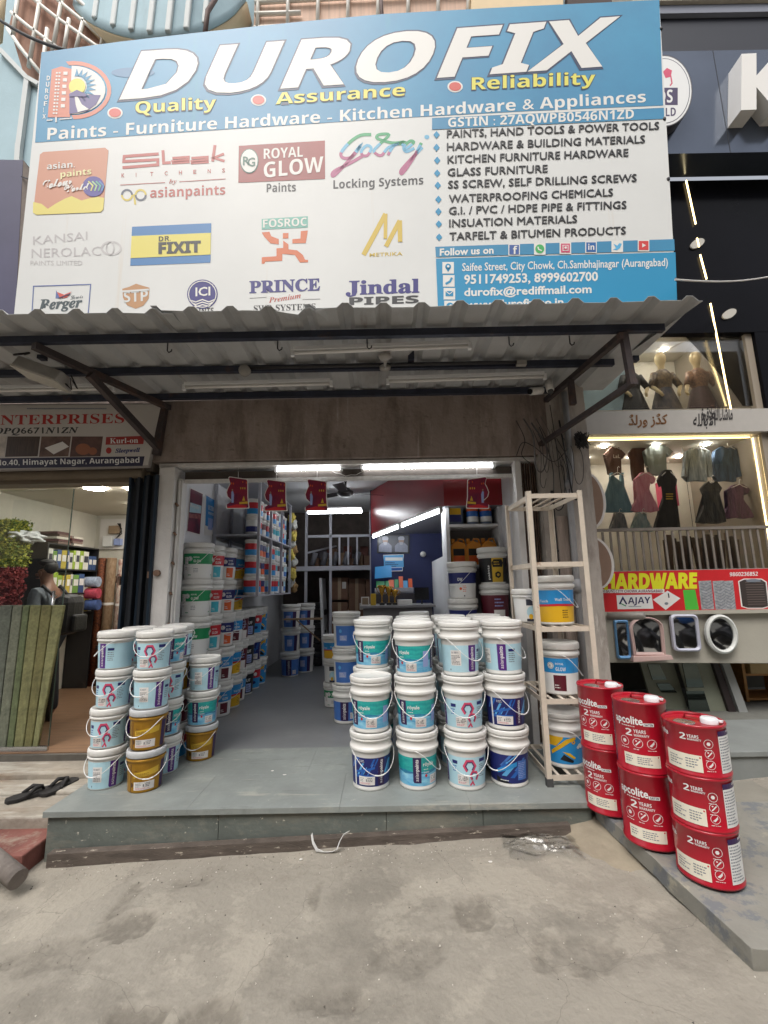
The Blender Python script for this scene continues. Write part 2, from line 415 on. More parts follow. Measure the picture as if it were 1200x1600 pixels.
# neighbour's ground on the right and its stone step
m_rpave = mat('right_paving', srgb(134, 130, 120), .85, var=.15, scale=2.5, bump=.25)
b = MB(); b.box(1.36, 6, 3.18, 3.62, -.4, -.10); b.box(2.63, 6, 2.2, 3.178, -.4, -.105)
shell('right_pavement', b, m_rpave, bevel=.01)
b = MB(); b.box(1.9, 6, 3.64, 4.36, -.3, .055); b.box(1.96, 6, 3.62, 4.4, .058, .10); shell('right_step', b, mat('right_step_stone', srgb(128, 132, 130), .6, var=.1, scale=3, bump=.1), bevel=.006)
# left neighbour: broken step, red painted patch
m_lconc = mat('left_step_cement', srgb(150, 142, 130), .9, var=.15, scale=4, bump=.5, bscale=18)
stain(m_lconc, srgb(190, 186, 176), 2.4, .5, .62, amt=.7, stretch=(.4, 2, 1))
stain(m_lconc, srgb(120, 98, 78), 3, .54, .66, amt=.6, stretch=(.4, 2, 1))
b = MB(); b.sm = False
b.box(-6, -2.223, 3.3, 3.62, -.4, -.115); b.box(-6, -2.224, 3.62, 3.86, -.4, -.095); b.box(-6, -2.222, 3.86, 4.16, -.4, -.055)
shell('left_steps', b, m_lconc, bevel=.012)
b = MB(); b.box(-6, -2.23, 2.98, 3.298, -.42, -.185); shell('red_step', b, stain(mat('red_oxide', srgb(122, 76, 68), .8, var=.2, scale=5, bump=.3), srgb(150, 140, 126), 2.6, .56, .66, amt=.8), bevel=.01)
b = MB(); b.box(-6, -2.3, 4.163, 9, -.2, .0); shell('left_floor', b, mat('left_floor_wood', srgb(128, 98, 74), .5, var=.2, scale=3, stretch=(1, 12, 1), bump=.05))
b = MB(); b.box(-6, -2.24, 4.12, 4.16, -.06, -.006); shell('left_threshold', b, mat('threshold_stone', srgb(86, 82, 76), .7, var=.2))

# ================================================================ THE PAINT SHOP
shop = thing('shop_building', 'open fronted paint shop with a stained grey concrete lintel over the entrance', 'shop', (0, 4.15, 0))
m_wall = mat('white_paint_wall', (.72, .72, .74), .7, var=.04, scale=2, bump=.05)
m_lint = mat('stained_concrete', srgb(150, 136, 128), .92, var=.13, scale=2.5, bump=.45, bscale=22)
stain(m_lint, srgb(104, 90, 82), 1.9, .46, .64, amt=.75, stretch=(2.2, 1, .6))
stain(m_lint, srgb(196, 186, 178), 5, .60, .72, amt=.55, stretch=(3.5, 1, .25))
stain(m_lint, srgb(92, 78, 70), 9, .60, .70, amt=.6, stretch=(1, 1, 1.8))
def rough_box(x0, x1, y0, y1, z0, z1, nx, nz, amp, seed=0):
    bb = MB(); bb.sm = True
    bb.grid(lambda u, v: V((x0+(x1-x0)*u, y0 + amp*noise.noise(V((u*nx*.6, v*nz*.6, seed))), z0+(z1-z0)*v + (amp*1.3*noise.noise(V((u*nx, 9, seed))) if v == 0 else 0))), nx, nz)
    bb.sm = False
    bb.box(x0, x1, y0+.012, y1, z0+.006, z1)
    return bb
part('lintel', rough_box(-2.24, 1.60, 4.10, 4.40, 2.61, 3.22, 60, 12, .007), m_lint, shop)
b = MB(); b.box(-2.18, 1.52, 4.16, 4.40, 2.565, 2.603); b.box(-1.98, 1.30, 4.22, 4.27, 2.42, 2.455); part('lintel_soffit', b, mat('white_chipped', (.62, .60, .58), .7, var=.12, scale=14, bump=.3), shop)
b = MB(); b.box(-1.96, 1.28, 4.24, 4.40, 2.46, 2.535); part('shutter_slot', b, mat('slot_dark', srgb(72, 64, 58), .8, var=.2, scale=9), shop)
m_jamb = stain(mat('jamb_white_paint', (.66, .64, .62), .55, var=.05, bump=.2, bscale=30), srgb(110, 80, 62), 9, .67, .72, amt=.8)
b = MB(); b.box(-2.16, -2.01, 4.13, 4.36, 0, 2.56); b.box(-2.008, -1.96, 4.2, 4.30, 0, 2.46); b.tube([(-1.985, 4.19, 0), (-1.985, 4.19, 2.44)], .012, 6)
part('jamb', b, m_jamb, shop, bevel=.004)
m_rs = mat('rusty_steel', srgb(130, 104, 88), .6, .4, var=.3, scale=30)
for k in range(7): b = MB(); b.tube([(-2.0+.004*k, 4.17, .5+.28*k), (-2.0, 4.165, .53+.28*k)], .012, 6); part('latch_stud', b, m_rs, shop)
b = MB(); b.tube([(-2.11, 4.10, 1.545), (-2.11, 4.13, 1.545)], .03, 10); part('padlock', b, m_rs, shop)
b = MB(); b.box(-2.20, -2.155, 4.115, 4.128, 1.50, 1.56); part('lock_plate', b, mat('rusty_steel', srgb(130, 104, 88), .6, .4, var=.3, scale=30), shop)
b = MB(); b.box(1.27, 1.33, 4.14, 4.36, 0, 2.56); b.box(1.36, 1.50, 4.26, 4.40, 0, 2.58); part('jamb', b, m_jamb, shop, bevel=.004)
b = MB(); b.box(-2.22, -2.12, 4.363, 9.2, 0, 3.0); b.box(-2.12, 1.7, 9.0, 9.2, 0, 3.0); part('wall', b, m_wall, shop)
b = MB(); b.box(1.30, 1.40, 4.41, 7.2, 0, 3.0); part('wall', b, m_wall, shop)
b = MB(); b.box(-2.2, 1.7, 4.405, 9.2, 2.92, 3.06); part('ceiling', b, mat('ceiling_paint', (.55, .55, .56), .8, var=.04), shop)
m_navy = mat('navy_wall_paint', srgb(34, 42, 86), .6, var=.06)
b = MB(); b.box(-.22, 1.30, 7.0, 7.15, 0, 2.92); part('wall', b, m_navy, shop)['label'] = 'navy blue painted partition wall behind the counter'
# red bulkhead running back above the counter, grey underneath
m_red = mat('red_laminate', srgb(140, 38, 44), .28, var=.06, scale=3)
ra, rb = V((.66, 4.75, 0)), V((-.21, 6.98, 0))
b = MB(); b.hexa([(ra.x, ra.y, 2.24), (1.298, ra.y, 2.24), (1.298, 6.98, 2.2), (rb.x, rb.y, 2.2), (ra.x, ra.y, 2.90), (1.298, ra.y, 2.90), (1.298, 6.98, 2.90), (rb.x, rb.y, 2.90)])
b.bm.faces.ensure_lookup_table()
for i in (0,): b.bm.faces[i].material_index = 1
part('bulkhead', b, [m_red, mat('bulkhead_underside', (.16, .16, .18), .5)], shop)
# store room mezzanine at the back left (white steel frame)
m_wsteel = mat('white_steel', (.40, .40, .45), .5, var=.04)
b = MB()
for x in (-1.42, -.98, -.25): b.bar((x, 8.0, 0), (x, 8.0, 2.75), .045)
b.bar((-2.0, 8.0, 1.72), (-.22, 8.0, 1.72), .06, .08); b.bar((-1.42, 8.0, 2.3), (-.22, 8.0, 2.3), .045); b.bar((-1.42, 8.0, 2.0), (-.98, 8.9, 2.2), .03)
for k in range(4): b.bar((-.98+.16*k, 8.01, 1.78), (-.98+.16*k, 8.01, 2.3), .03)
b.box(-2.0, -.22, 8.04, 8.98, 1.70, 1.76); part('mezzanine', b, m_wsteel, shop)
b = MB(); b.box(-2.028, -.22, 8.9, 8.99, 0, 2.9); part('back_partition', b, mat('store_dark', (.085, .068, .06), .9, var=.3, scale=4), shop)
# sunk white side panel (fridge / almirah) by the navy wall
b = MB(); b.box(.74, .80, 5.6, 7.0, .0, 1.75); b.box(.745, 1.29, 5.58, 5.61, 1.75, 1.80); part('cabinet_panel', b, m_wall, shop)

# tube lights
T_LIGHT = lamp('tube_glow', (.93, .97, 1.0), 17)
m_tubebody = mat('tube_fitting', (.8, .8, .8), .4)
def tube_light(a, c, label, w=.05, r=.014, group='fluorescent tubes in the paint shop', lit=True, nm='tube_light'):
    a, c = V(a), V(c); t = thing(nm, label, 'light', tuple((a+c)/2), group)
    bb = MB(); off = V((0, 0, r*2.2)); bb.bar(a+off, c+off, w, .025); d = (c-a).normalized()*.02
    bb.bar(a-d, a+d*.2, .03, .05); bb.bar(c-d*.2, c+d, .03, .05)
    part('batten', bb, m_tubebody, t)
    bb = MB(); bb.tube([a, c], r, 10); part('tube', bb, T_LIGHT if lit else mat('tube_off', (.75, .73, .70), .3), t)
    return t
tube_light((-1.05, 4.22, 2.54), (-.42, 4.22, 2.54), 'lit white tube light under the lintel above the red hanging cards')
tube_light((-.20, 4.22, 2.54), (1.08, 4.22, 2.54), 'long lit white tube light under the lintel right of centre')
tube_light((-1.22, 7.0, 2.58), (-.36, 7.0, 2.58), 'lit tube light below the ceiling fan at the back', w=.09, r=.028)
a0, a1 = V((.62, 4.78, 2.19)), V((-.17, 6.85, 2.15))
tube_light(a0.lerp(a1, .0), a0.lerp(a1, .48), 'nearer lit tube light along the lower edge of the red bulkhead', r=.018)
tube_light(a0.lerp(a1, .53), a0.lerp(a1, 1), 'farther lit tube light along the lower edge of the red bulkhead', r=.018)
# ceiling fan
t = thing('ceiling_fan', 'dark three bladed ceiling fan inside the paint shop', 'fan', (-.53, 6.0, 2.72))
b = MB(); b.tube([(-.53, 6, 2.92), (-.53, 6, 2.72)], .014, 8); b.lathe([(.02, 2.90), (.07, 2.90), (.02, 2.83)], 14, (-.53, 6, 0)); part('rod', b, mat('fan_brown', srgb(40, 34, 34), .4), t)
b = MB(); b.lathe([(0, 2.74), (.05, 2.74), (.11, 2.69), (.11, 2.65), (.06, 2.62), (0, 2.62)], 20, (-.53, 6, 0)); part('motor', b, mat('fan_brown', (0, 0, 0)), t)
for k in range(3):
    a = R(25+120*k); d = V((math.cos(a), math.sin(a), 0)); q = V((-d.y, d.x, 0)); o = V((-.53, 6, 2.66)); b = MB()
    b.hexa([o+d*.1-q*.05, o+d*.55-q*.07, o+d*.55+q*.07+V((0, 0, .03)), o+d*.1+q*.05+V((0, 0, .02)), o+d*.1-q*.05+V((0, 0, .006)), o+d*.55-q*.07+V((0, 0, .006)), o+d*.55+q*.07+V((0, 0, .036)), o+d*.1+q*.05+V((0, 0, .026))])
    part('blade', b, mat('fan_brown', (0, 0, 0)), t)

# ================================================================ PILLAR between the shops
m_pillar = mat('old_pillar', srgb(176, 168, 160), .9, var=.14, scale=4, bump=.5, bscale=20, stretch=(1, 1, .35))
stain(m_pillar, srgb(126, 114, 106), 3.5, .52, .68, amt=.7, stretch=(1.5, 1, .5))
stain(m_pillar, srgb(214, 208, 200), 5, .58, .66, amt=.7, stretch=(1.5, 1, .35))
pl = thing('pillar', 'weathered grey concrete pillar between the paint shop and the hardware shop', 'pillar', (1.9, 4.0, 0))
b = rough_box(1.74, 1.945, 4.02, 4.40, -.2, 3.3, 10, 60, .012, 3); part('shaft', b, m_pillar, pl)
b = rough_box(1.50, 1.742, 4.11, 4.40, -.1, 3.3, 8, 50, .010, 8); part('side_pier', b, m_pillar, pl)
b = MB(); b.box(1.60, 1.70, 4.06, 4.115, .3, 2.0); part('plank', b, mat('old_wood', srgb(160, 146, 136), .85, var=.3, scale=6, stretch=(3, 3, .3), bump=.5), pl)
m_pvc = mat('grey_pvc', srgb(150, 150, 152), .45, var=.08)
t = thing('drain_pipe', 'grey plastic drain pipe with a coupling on the weathered pillar', 'pipe', (1.72, 4.0, 0))
b = MB(); b.tube([(1.76, 4.02, 3.2), (1.76, 4.02, 2.46), (1.715, 4.0, 2.30), (1.705, 4.0, 0)], .028, 12); part('pipe', b, m_pvc, t)
b = MB(); b.tube([(1.705, 4.0, 1.30), (1.705, 4.0, 1.42)], .038, 12); part('coupling', b, m_pvc, t)
b = MB(); b.tube([(1.71, 4.0, 2.24), (1.712, 4.0, 2.32)], .036, 12); part('coupling', b, m_pvc, t)
m_dk = mat('dark_steel', srgb(52, 50, 52), .5, .3, var=.2)
m_cable = mat('black_cable', srgb(38, 36, 36), .6)
# folded shutter grille right (brown bars between jamb and pillar)
b = MB()
for k in range(6):
    x = 1.352 + .024*k
    b.bar((x, 4.20+.01*(k % 2), 0), (x, 4.20+.01*(k % 2), 2.55), .010, .03)
b.box(1.35, 1.48, 4.205, 4.215, 1.3, 1.34); b.box(1.35, 1.48, 4.205, 4.215, 2.1, 2.14)
solo('folding_grille', b, mat('rusty_brown', srgb(92, 72, 60), .7, .2, var=.35, scale=14), 'rust brown folding gate bars bunched at the right door jamb', 'gate', loc=(1.41, 4.2, 0))
b = MB(); b.box(1.58, 1.60, 4.08, 4.1, 1.2, 2.25); b.tube([(1.56, 4.075, 1.68), (1.62, 4.075, 1.68)], .012, 8); part('bolt', b, m_dk, pl)
# tangle of cables on the pillar
rc = random.Random(17); nthw = ['leftmost', 'second', 'third', 'fourth', 'fifth', 'sixth', 'seventh', 'eighth', 'ninth', 'tenth', 'eleventh', 'twelfth']
def smooth(pts, k=6):
    o = []; n = len(pts)
    for i in range(n-1):
        p0, p1, p2, p3 = [V(pts[max(0, min(n-1, i+q))]) for q in (-1, 0, 1, 2)]
        for j in range(k): t_ = j/k; o.append(.5*((2*p1)+(p2-p0)*t_+(2*p0-5*p1+4*p2-p3)*t_**2+(3*p1-p0-3*p2+p3)*t_**3))
    return o + [V(pts[-1])]
for k in range(9):
    x = 1.38 + .045*k; y0 = 4.07; z1 = rc.uniform(2.75, 3.15); zl = rc.uniform(2.0, 2.5); w = rc.uniform(.05, .14); yy = 3.98 - .006*(k % 4)
    pts = [(x+rc.uniform(-.03, .03), y0, z1), (x+rc.uniform(-.02, .05), yy, (z1+zl)/2+rc.uniform(0, .1)), (x+w*.25, yy-.01, zl+.06), (x+w*.6, yy-.01, zl), (x+w, yy, zl+.09)]
    if k % 3 != 1: pts += [(x+w*1.05+rc.uniform(-.03, .03), yy+.02, zl+rc.uniform(.25, .4)), (x+w*.8+rc.uniform(-.06, .06), 4.05, zl+rc.uniform(.45, .6))]
    b = MB(); b.tube(smooth(pts), rc.choice((.003, .004, .005, .008)), 6)
    solo('cable', b, m_cable if k % 4 else mat('grey_cable', srgb(92, 88, 86), .6), f'black cable looping down beside the lintel end, {nthw[k]} from the left of the tangle' if k else 'grey cable looping down beside the lintel end, leftmost of the tangle', 'cable', 'cables tangled on the pillar', loc=pts[0])
for k, (pts, l) in enumerate(([[(1.28, 4.09, 2.60), (1.34, 4.07, 2.72), (1.44, 4.03, 2.66), (1.58, 3.99, 2.50), (1.72, 3.96, 2.62)], 'thin wire swagged across the tangle from the right jamb to the pipe'], [(1.30, 4.09, 2.85), (1.36, 4.06, 2.70), (1.33, 4.06, 2.58), (1.40, 4.08, 2.52)], ) if False else (([(1.28, 4.09, 2.60), (1.34, 4.07, 2.72), (1.44, 4.03, 2.66), (1.58, 3.97, 2.50), (1.72, 3.96, 2.62)], 'thin wire swagged across the tangle from the jamb to the pipe'), ([(1.30, 4.09, 2.95), (1.36, 4.06, 2.75), (1.32, 4.06, 2.60), (1.40, 4.08, 2.52)], 'thin wire curling down the right end of the concrete lintel'))):
    b = MB(); b.tube(smooth(pts), .004, 6); solo('wire', b, m_cable, l, 'wire', loc=pts[0])
random.seed(11)
b = MB()
pts = []
for k in range(90): pts.append((1.86+.05*math.sin(k*1.9)+.02*math.sin(k*.37), 3.97+.03*math.sin(k*1.3), 2.70+.08*math.cos(k*1.7+.5*math.sin(k*.21))))
b.tube(pts, .004, 5); solo('cable_coil', b, m_cable, 'small tangled coil of thin black wire hanging on the pillar', 'cable', loc=(1.86, 3.97, 2.7))

# ================================================================ AWNING
m_sheet = mat('galvanised_sheet', srgb(180, 181, 181), .5, .1, var=.08, scale=3, bump=.08, bscale=12)
stain(m_sheet, srgb(132, 126, 120), 1.6, .52, .7, amt=.6, stretch=(1, .35, 1))
aw = thing('awning', 'corrugated metal awning on a dark steel frame above the shop entrance', 'awning', (0, 3.4, 3.2))
def prof(x):
    p = (x*1.0/.262) % 1.0
    if p < .16: return .036
    if p < .30: return .036*(1-(p-.16)/.14)
    if p < .86: return 0
    return .036*(p-.86)/.14
x = -4.6; cuts = []
while x < 2.24:
    k = math.floor(x/.262)*.262
    for q in (0, .16, .30, .58, .86): cuts.append(k+q*.262)
    x += .262
cuts = sorted(set(round(c, 4) for c in cuts if -4.6 <= c <= 2.2)) + [2.2]
def sheets(x0, x1, dz, seed):
    bb = MB(); c = [q for q in cuts if x0 <= q <= x1]; ny = 10; rows = []
    for q in c:
        col = []
        for j in range(ny+1):
            v = j/ny; sk = .02*q*(1-v)
            y = 2.74 + v*1.36 + (.018*noise.noise(V((q*1.1, seed, 0))) if j == 0 else 0)
            z = 3.245 + .012*(1-v) + prof(q) + dz + .010*noise.noise(V((q*1.2, y*1.5, seed))) + (.02*noise.noise(V((q*2.3, 5, seed))) if j == 0 else 0)
            if j == 0 and seed == 1: z -= .035*max(0, 1-abs(q+.55)/.16)          # dented corner
            col.append(bb.bm.verts.new((q + (0 if q < 2.19 else -.28*v), y, z)))
        rows.append(col)
    for a, c2 in zip(rows, rows[1:]):
        for j in range(ny): bb.f([a[j], c2[j], c2[j+1], a[j+1]])
    return bb
for x0, x1, dz, sd_ in ((-4.7, -1.35, 0, 0), (-1.60, -.25, .004, 1), (-.55, .90, .008, 2), (.60, 2.3, .012, 3)):
    part('roof_sheet', sheets(x0, x1, dz, sd_), m_sheet, aw, solid=.0022, norm=False)
stain(m_sheet, srgb(110, 82, 64), 3.2, .60, .74, amt=.6, stretch=(2, .25, 1))
m_frame = mat('frame_dark_blue', srgb(44, 48, 62), .5, .25, var=.25, scale=6, bump=.1)
stain(m_frame, srgb(92, 66, 52), 5, .60, .72, amt=.6)
for a, c in (((-4.6, 2.96, 3.195), (2.06, 2.96, 3.205)), ((-4.6, 3.46, 3.205), (1.95, 3.46, 3.205)), ((-4.6, 3.98, 3.21), (1.60, 3.98, 3.21))):
    b = MB(); b.bar(a, c, .045, .055); part('purlin', b, m_frame, aw, bevel=.003)
m_rust = stain(mat('frame_rust', srgb(66, 58, 58), .6, .2, var=.25, scale=8, bump=.1), srgb(104, 74, 58), 4, .5, .7, amt=.7)
b = MB(); b.bar((1.74, 2.93, 3.14), (1.60, 4.08, 3.15), .045); part('rafter', b, m_rust, aw)
b = MB(); b.bar((1.765, 2.96, 3.17), (1.785, 2.96, 2.77), .045); part('post', b, m_rust, aw)
b = MB(); b.bar((1.64, 3.6, 3.13), (1.645, 3.6, 2.90), .045); part('post', b, m_rust, aw)
b = MB(); b.bar((1.80, 2.94, 2.79), (1.52, 4.12, 2.71), .04); part('brace', b, m_rust, aw)
b = MB(); b.bar((-2.50, 2.93, 3.14), (-2.08, 4.08, 3.14), .05, .05); part('rafter', b, m_rust, aw)
b = MB(); b.bar((-2.34, 3.3, 3.10), (-2.14, 4.05, 2.72), .05, .06); part('brace', b, m_rust, aw)
b = MB(); b.bar((-2.16, 4.06, 2.66), (-2.12, 4.06, 3.12), .06); part('post', b, m_rust, aw)
for x in (-1.55, -.75, -.1, .93, 1.37, -2.9):
    b = MB(); y = 2.96; b.tube([(x, y, 3.16), (x, y, 3.10), (x+.012, y, 3.085), (x+.03, y, 3.095), (x+.032, y, 3.11)], .005, 6); part('hook', b, m_dk, aw)
# unlit tube battens, conduit, lamp holder under the awning
for a, c, l in (((-.66, 3.08, 3.13), (.66, 3.08, 3.16), 'unlit white tube fitting just behind the front purlin of the awning'),
                ((-1.72, 3.62, 3.13), (-.45, 3.62, 3.14), 'unlit white tube fitting under the awning left of centre'),
                ((.06, 3.62, 3.15), (1.42, 3.62, 3.17), 'unlit white tube fitting under the awning right of centre'),
                ((-3.4, 3.62, 3.13), (-2.35, 3.62, 3.13), 'unlit tube fitting beside the flood lamp under the awning')):
    tube_light(a, c, l, w=.045, r=.013, group='unlit tubes under the awning', lit=False)
t = thing('conduit', 'dark conduit pipe with a round junction box along the middle purlin', 'pipe', (0, 3.42, 3.18))
b = MB(); b.tube([(-1.15, 3.41, 3.19), (1.2, 3.41, 3.20)], .014, 8); part('pipe', b, m_dk, t)
b = MB(); b.lathe([(0, -.02), (.045, -.02), (.05, .015), (0, .02)], 16, (0, 0, 0))
for v in b.bm.verts: v.co = V((-1.13 + v.co.x, 3.40 + v.co.z, 3.165 + v.co.y))
part('junction_box', b, mat('grey_bakelite', srgb(150, 146, 140), .5), t)
b = MB(); b.tube([(.03, 3.10, 3.15), (.03, 3.12, 3.10), (.03, 3.40, 3.165)], .012, 8); b.blob((.03, 3.1, 3.10), (.05, .04, .03), 2, .4); b.blob((.03, 3.40, 3.165), (.05, .03, .03), 4, .3)
part('bracket', b, mat('grey_bakelite', (0, 0, 0)), t)
b = MB(); b.box(1.12, 1.20, 3.39, 3.43, 3.17, 3.21); part('switch_box', b, mat('grey_bakelite', (0, 0, 0)), t)
# flood lamp on the left
fl = thing('flood_lamp', 'grey rectangular flood lamp tilted under the left end of the awning', 'lamp', (-2.5, 3.3, 3.1))
c0, c1 = P(35, 572, Y=3.15), P(103, 596, Y=3.25); d = (c1-c0).normalized(); q = V((0, 1, -.1)).normalized(); u = d.cross(q).normalized()
if u.z < 0: u = -u
b = MB(); b.hexa([c0-q*.09-u*.04, c1-q*.09-u*.04, c1+q*.09-u*.04, c0+q*.09-u*.04, c0-q*.07+u*.05, c1-q*.07+u*.05, c1+q*.07+u*.05, c0+q*.07+u*.05]); part('housing', b, mat('lamp_grey', srgb(168, 164, 158), .5, .3, var=.15), fl, bevel=.01)
b = MB(); b.hexa([c0-q*.095-u*.055, c1-q*.095-u*.055, c1+q*.095-u*.055, c0+q*.095-u*.055, c0-q*.095-u*.041, c1-q*.095-u*.041, c1+q*.095-u*.041, c0+q*.095-u*.041]); part('lens', b, mat('lamp_lens', srgb(188, 184, 174), .25), fl)
b = MB(); b.tube([c0+u*.03-q*.1, c0+u*.12, V((c0.x, c0.y, 3.2))], .008, 6); b.tube([c1+V((.0, 0, -.02)), c1+V((.05, 0, -.07)), c1+V((.03, 0, .03)), c1+V((.08, .02, -.05)), c1+V((.02, .02, .06))], .006, 6); part('bracket', b, m_dk, fl)
# bullet cameras
for (px, py, l, dx) in ((838, 612, 'white bullet security camera pointing left beside the lintel end', -1), (858, 604, 'small white security camera mounted under the awning corner', 1)):
    o = P(px, py, Y=3.85); t = thing('security_camera', l, 'camera', tuple(o), 'security cameras under the awning')
    b = MB(); b.tube([o+V((-.07*dx*-1, -.05, -.02)), o+V((.05*dx*-1, 0, .01))] if dx < 0 else [o+V((0, -.02, -.05)), o+V((0, 0, .05))], .034, 14); part('body', b, mat('camera_white', (.72, .70, .66), .4), t)
    b = MB()
    b.tube([o+V((-.082*dx*-1, -.055, -.022)), o+V((-.071*dx*-1, -.05, -.02))] if dx < 0 else [o+V((0, -.028, -.062)), o+V((0, -.02, -.051))], .026, 14); part('lens', b, mat('lens_black', (.01, .01, .01), .1), t)
    b = MB(); b.tube([o, o+V((.04, .06, .05)), o+V((.05, .12, .06))], .014, 8); part('mount', b, mat('camera_white', (0, 0, 0)), t)
# ================================================================ PAINT BUCKETS
m_white = mat('bucket_white', (.70, .69, .66), .35, var=.03, scale=6, bump=.02)
m_greyl = mat('bucket_lid_grey', (.50, .51, .52), .38, var=.04, scale=6)
m_wire = mat('handle_white', (.74, .74, .73), .35)
c_ = lambda n, rgb, **k: mat(n, srgb(*rgb), k.pop('rough', .38), **k)
K = dict(
 pale=c_('print_pale_blue', (176, 212, 224), var=.05, scale=9), purple=c_('print_purple', (84, 38, 124)), dpurple=c_('print_dark_purple', (52, 30, 78)),
 white=c_('print_white', (226, 226, 224)), stick=c_('print_sticker', (226, 222, 218)), grey=c_('print_grey', (120, 126, 136)), ink=c_('print_ink', (54, 56, 70)),
 pink=c_('print_pink', (206, 72, 104)), hexnavy=c_('print_hex_navy', (78, 52, 98)), gold=c_('print_gold', (166, 122, 34), var=.18, scale=5, rough=.3, metal=.35), gold2=c_('print_gold_light', (206, 168, 52)), brown=c_('print_brown', (92, 60, 30)),
 teal=mat('print_teal', srgb(22, 142, 146), .35, col2=srgb(50, 176, 168), scale=14, stretch=(1, 1, 4)), sea=mat('print_sea', srgb(74, 160, 208), .35, col2=srgb(150, 208, 230), scale=11, stretch=(1, 1, 3)), deep=mat('print_deep_water', srgb(30, 92, 140), .35, col2=srgb(60, 150, 180), scale=20, stretch=(1, 1, 5)),
 navy=c_('print_navy', (30, 38, 104)), blue=c_('print_blue', (36, 96, 178)), cyan=c_('print_cyan', (96, 170, 222)), mid=c_('print_mid_blue', (70, 116, 190), var=.1, scale=6), lav=c_('print_lavender', (150, 166, 214)),
 green=c_('print_green', (26, 136, 82)), red=c_('print_red', (196, 40, 50)), orange=c_('print_orange', (222, 96, 42)), maroon=c_('print_maroon', (92, 26, 40)), yellow=c_('print_yellow', (224, 176, 36)), black=c_('print_black', (24, 24, 28)), aqua=c_('print_aqua', (66, 176, 196)), sky=c_('print_sky', (44, 142, 206)))
HW = .42
def lines(A, x0, x1, y0, y1, n, m, L, seed=0):
    rnd = random.Random(seed); h = (y1-y0)/n
    for i in range(n):
        y = y1 - h*(i+.5); x = x0
        e = x0 + (x1-x0)*rnd.uniform(.55, 1)
        while x < e-.004:
            w = rnd.uniform(.004, .014); A.rect(x, y-h*.2, min(x+w, e), y+h*.2, m, L); x += w+.003
def sticker(A, x0, y0, x1, y1, L, seed=1):
    A.rect(x0, y0, x1, y1, K['stick'], L)
    w, h = x1-x0, y1-y0
    lines(A, x0+w*.08, x0+w*.4, y0+h*.35, y1-h*.12, 3, K['grey'], L+1, seed); lines(A, x0+w*.55, x1-w*.08, y0+h*.35, y1-h*.12, 3, K['ink'], L+1, seed+1)
    A.rect(x0+w*.46, y0+h*.4, x0+w*.5, y0+h*.7, K['ink'], L+1); lines(A, x0+w*.08, x1-w*.1, y0+h*.1, y0+h*.3, 2, K['pink'], L+1, seed+2)
def band(A, x, w, y0, y1, L, col='purple'):
    H = y1-y0; A.poly([(x, y1), (x, y0+.012), (x+.008, y0+.002), (x+w, y0+.002), (x+w, y1)], K[col], L)
    cap = w*.36
    A.text('asian', (x+w*.5+cap*.42, y0+H*.08), (x+w*.5+cap*.42, y0+H*.46), cap*1.15, K['white'], L+1, up=(-1, 0))
    A.text('paints', (x+w*.5+cap*.42, y0+H*.475), (x+w*.5+cap*.42, y0+H*.93), cap*1.15, K['white'], L+1, up=(-1, 0), off=.022)
def d_light(A, y0, y1):
    H = y1-y0; A.rect(-HW, y0, HW, y1, K['pale']); band(A, .045, .062, y0, y1, 1)
    A.rect(-.085, y0+H*.25, -.01, y0+H*.82, K['stick'], 1); A.text(SB('DL MATT'), (-.078, y0+H*.70), (-.028, y0+H*.70), .012, K['grey'], 2)
    lines(A, -.08, -.014, y0+H*.28, y0+H*.64, 7, K['ink'], 2, 5); A.rect(-.095, y0+H*.06, -.089, y0+H*.12, K['ink'], 1)
    A.rect(.125, y0+H*.72, .175, y0+H*.82, K['navy'], 1); lines(A, .125, .2, y0+H*.3, y0+H*.68, 5, K['grey'], 1, 8); band(A, -.30, .06, y0, y1, 1)
def hexo(A, x, y, r, L, open_=True):
    p = [(x+r*math.cos(R(a)), y+r*math.sin(R(a))) for a in (240, 180, 120, 60, 0, 300)]
    A.stroke(p if open_ else p+[p[0]], r*.36, K['pink'], L)
    p = [(x+r*.72*math.cos(R(a)), y+r*.72*math.sin(R(a))) for a in (240, 180, 120, 60, 0, 300)]
    A.stroke(p if open_ else p+[p[0]], r*.2, K['hexnavy'], L+1)
def d_hex(A, y0, y1):
    H = y1-y0; A.rect(-HW, y0, HW, y1, K['pale']); hexo(A, .0, y0+H*.70, .040, 1); hexo(A, .030, y0+H*.36, .030, 1)
    p = [(.0, y0+.006), (.018, y0+.03), (.03, y0+.006)]; A.stroke(p, .011, K['pink'], 1)
    sticker(A, -.088, y0+H*.05, -.008, y0+H*.40, 3, 4)
    A.rect(.07, y0+H*.82, .125, y0+H*.94, K['navy'], 1); lines(A, .07, .125, y0+H*.3, y0+H*.76, 7, K['grey'], 1, 3)
    A.rect(-.125, y0+H*.74, -.085, y0+H*.86, K['navy'], 1); lines(A, -.125, -.08, y0+H*.45, y0+H*.7, 3, K['blue'], 1, 9); band(A, .19, .06, y0, y1, 1); band(A, -.24, .06, y0, y1, 1)
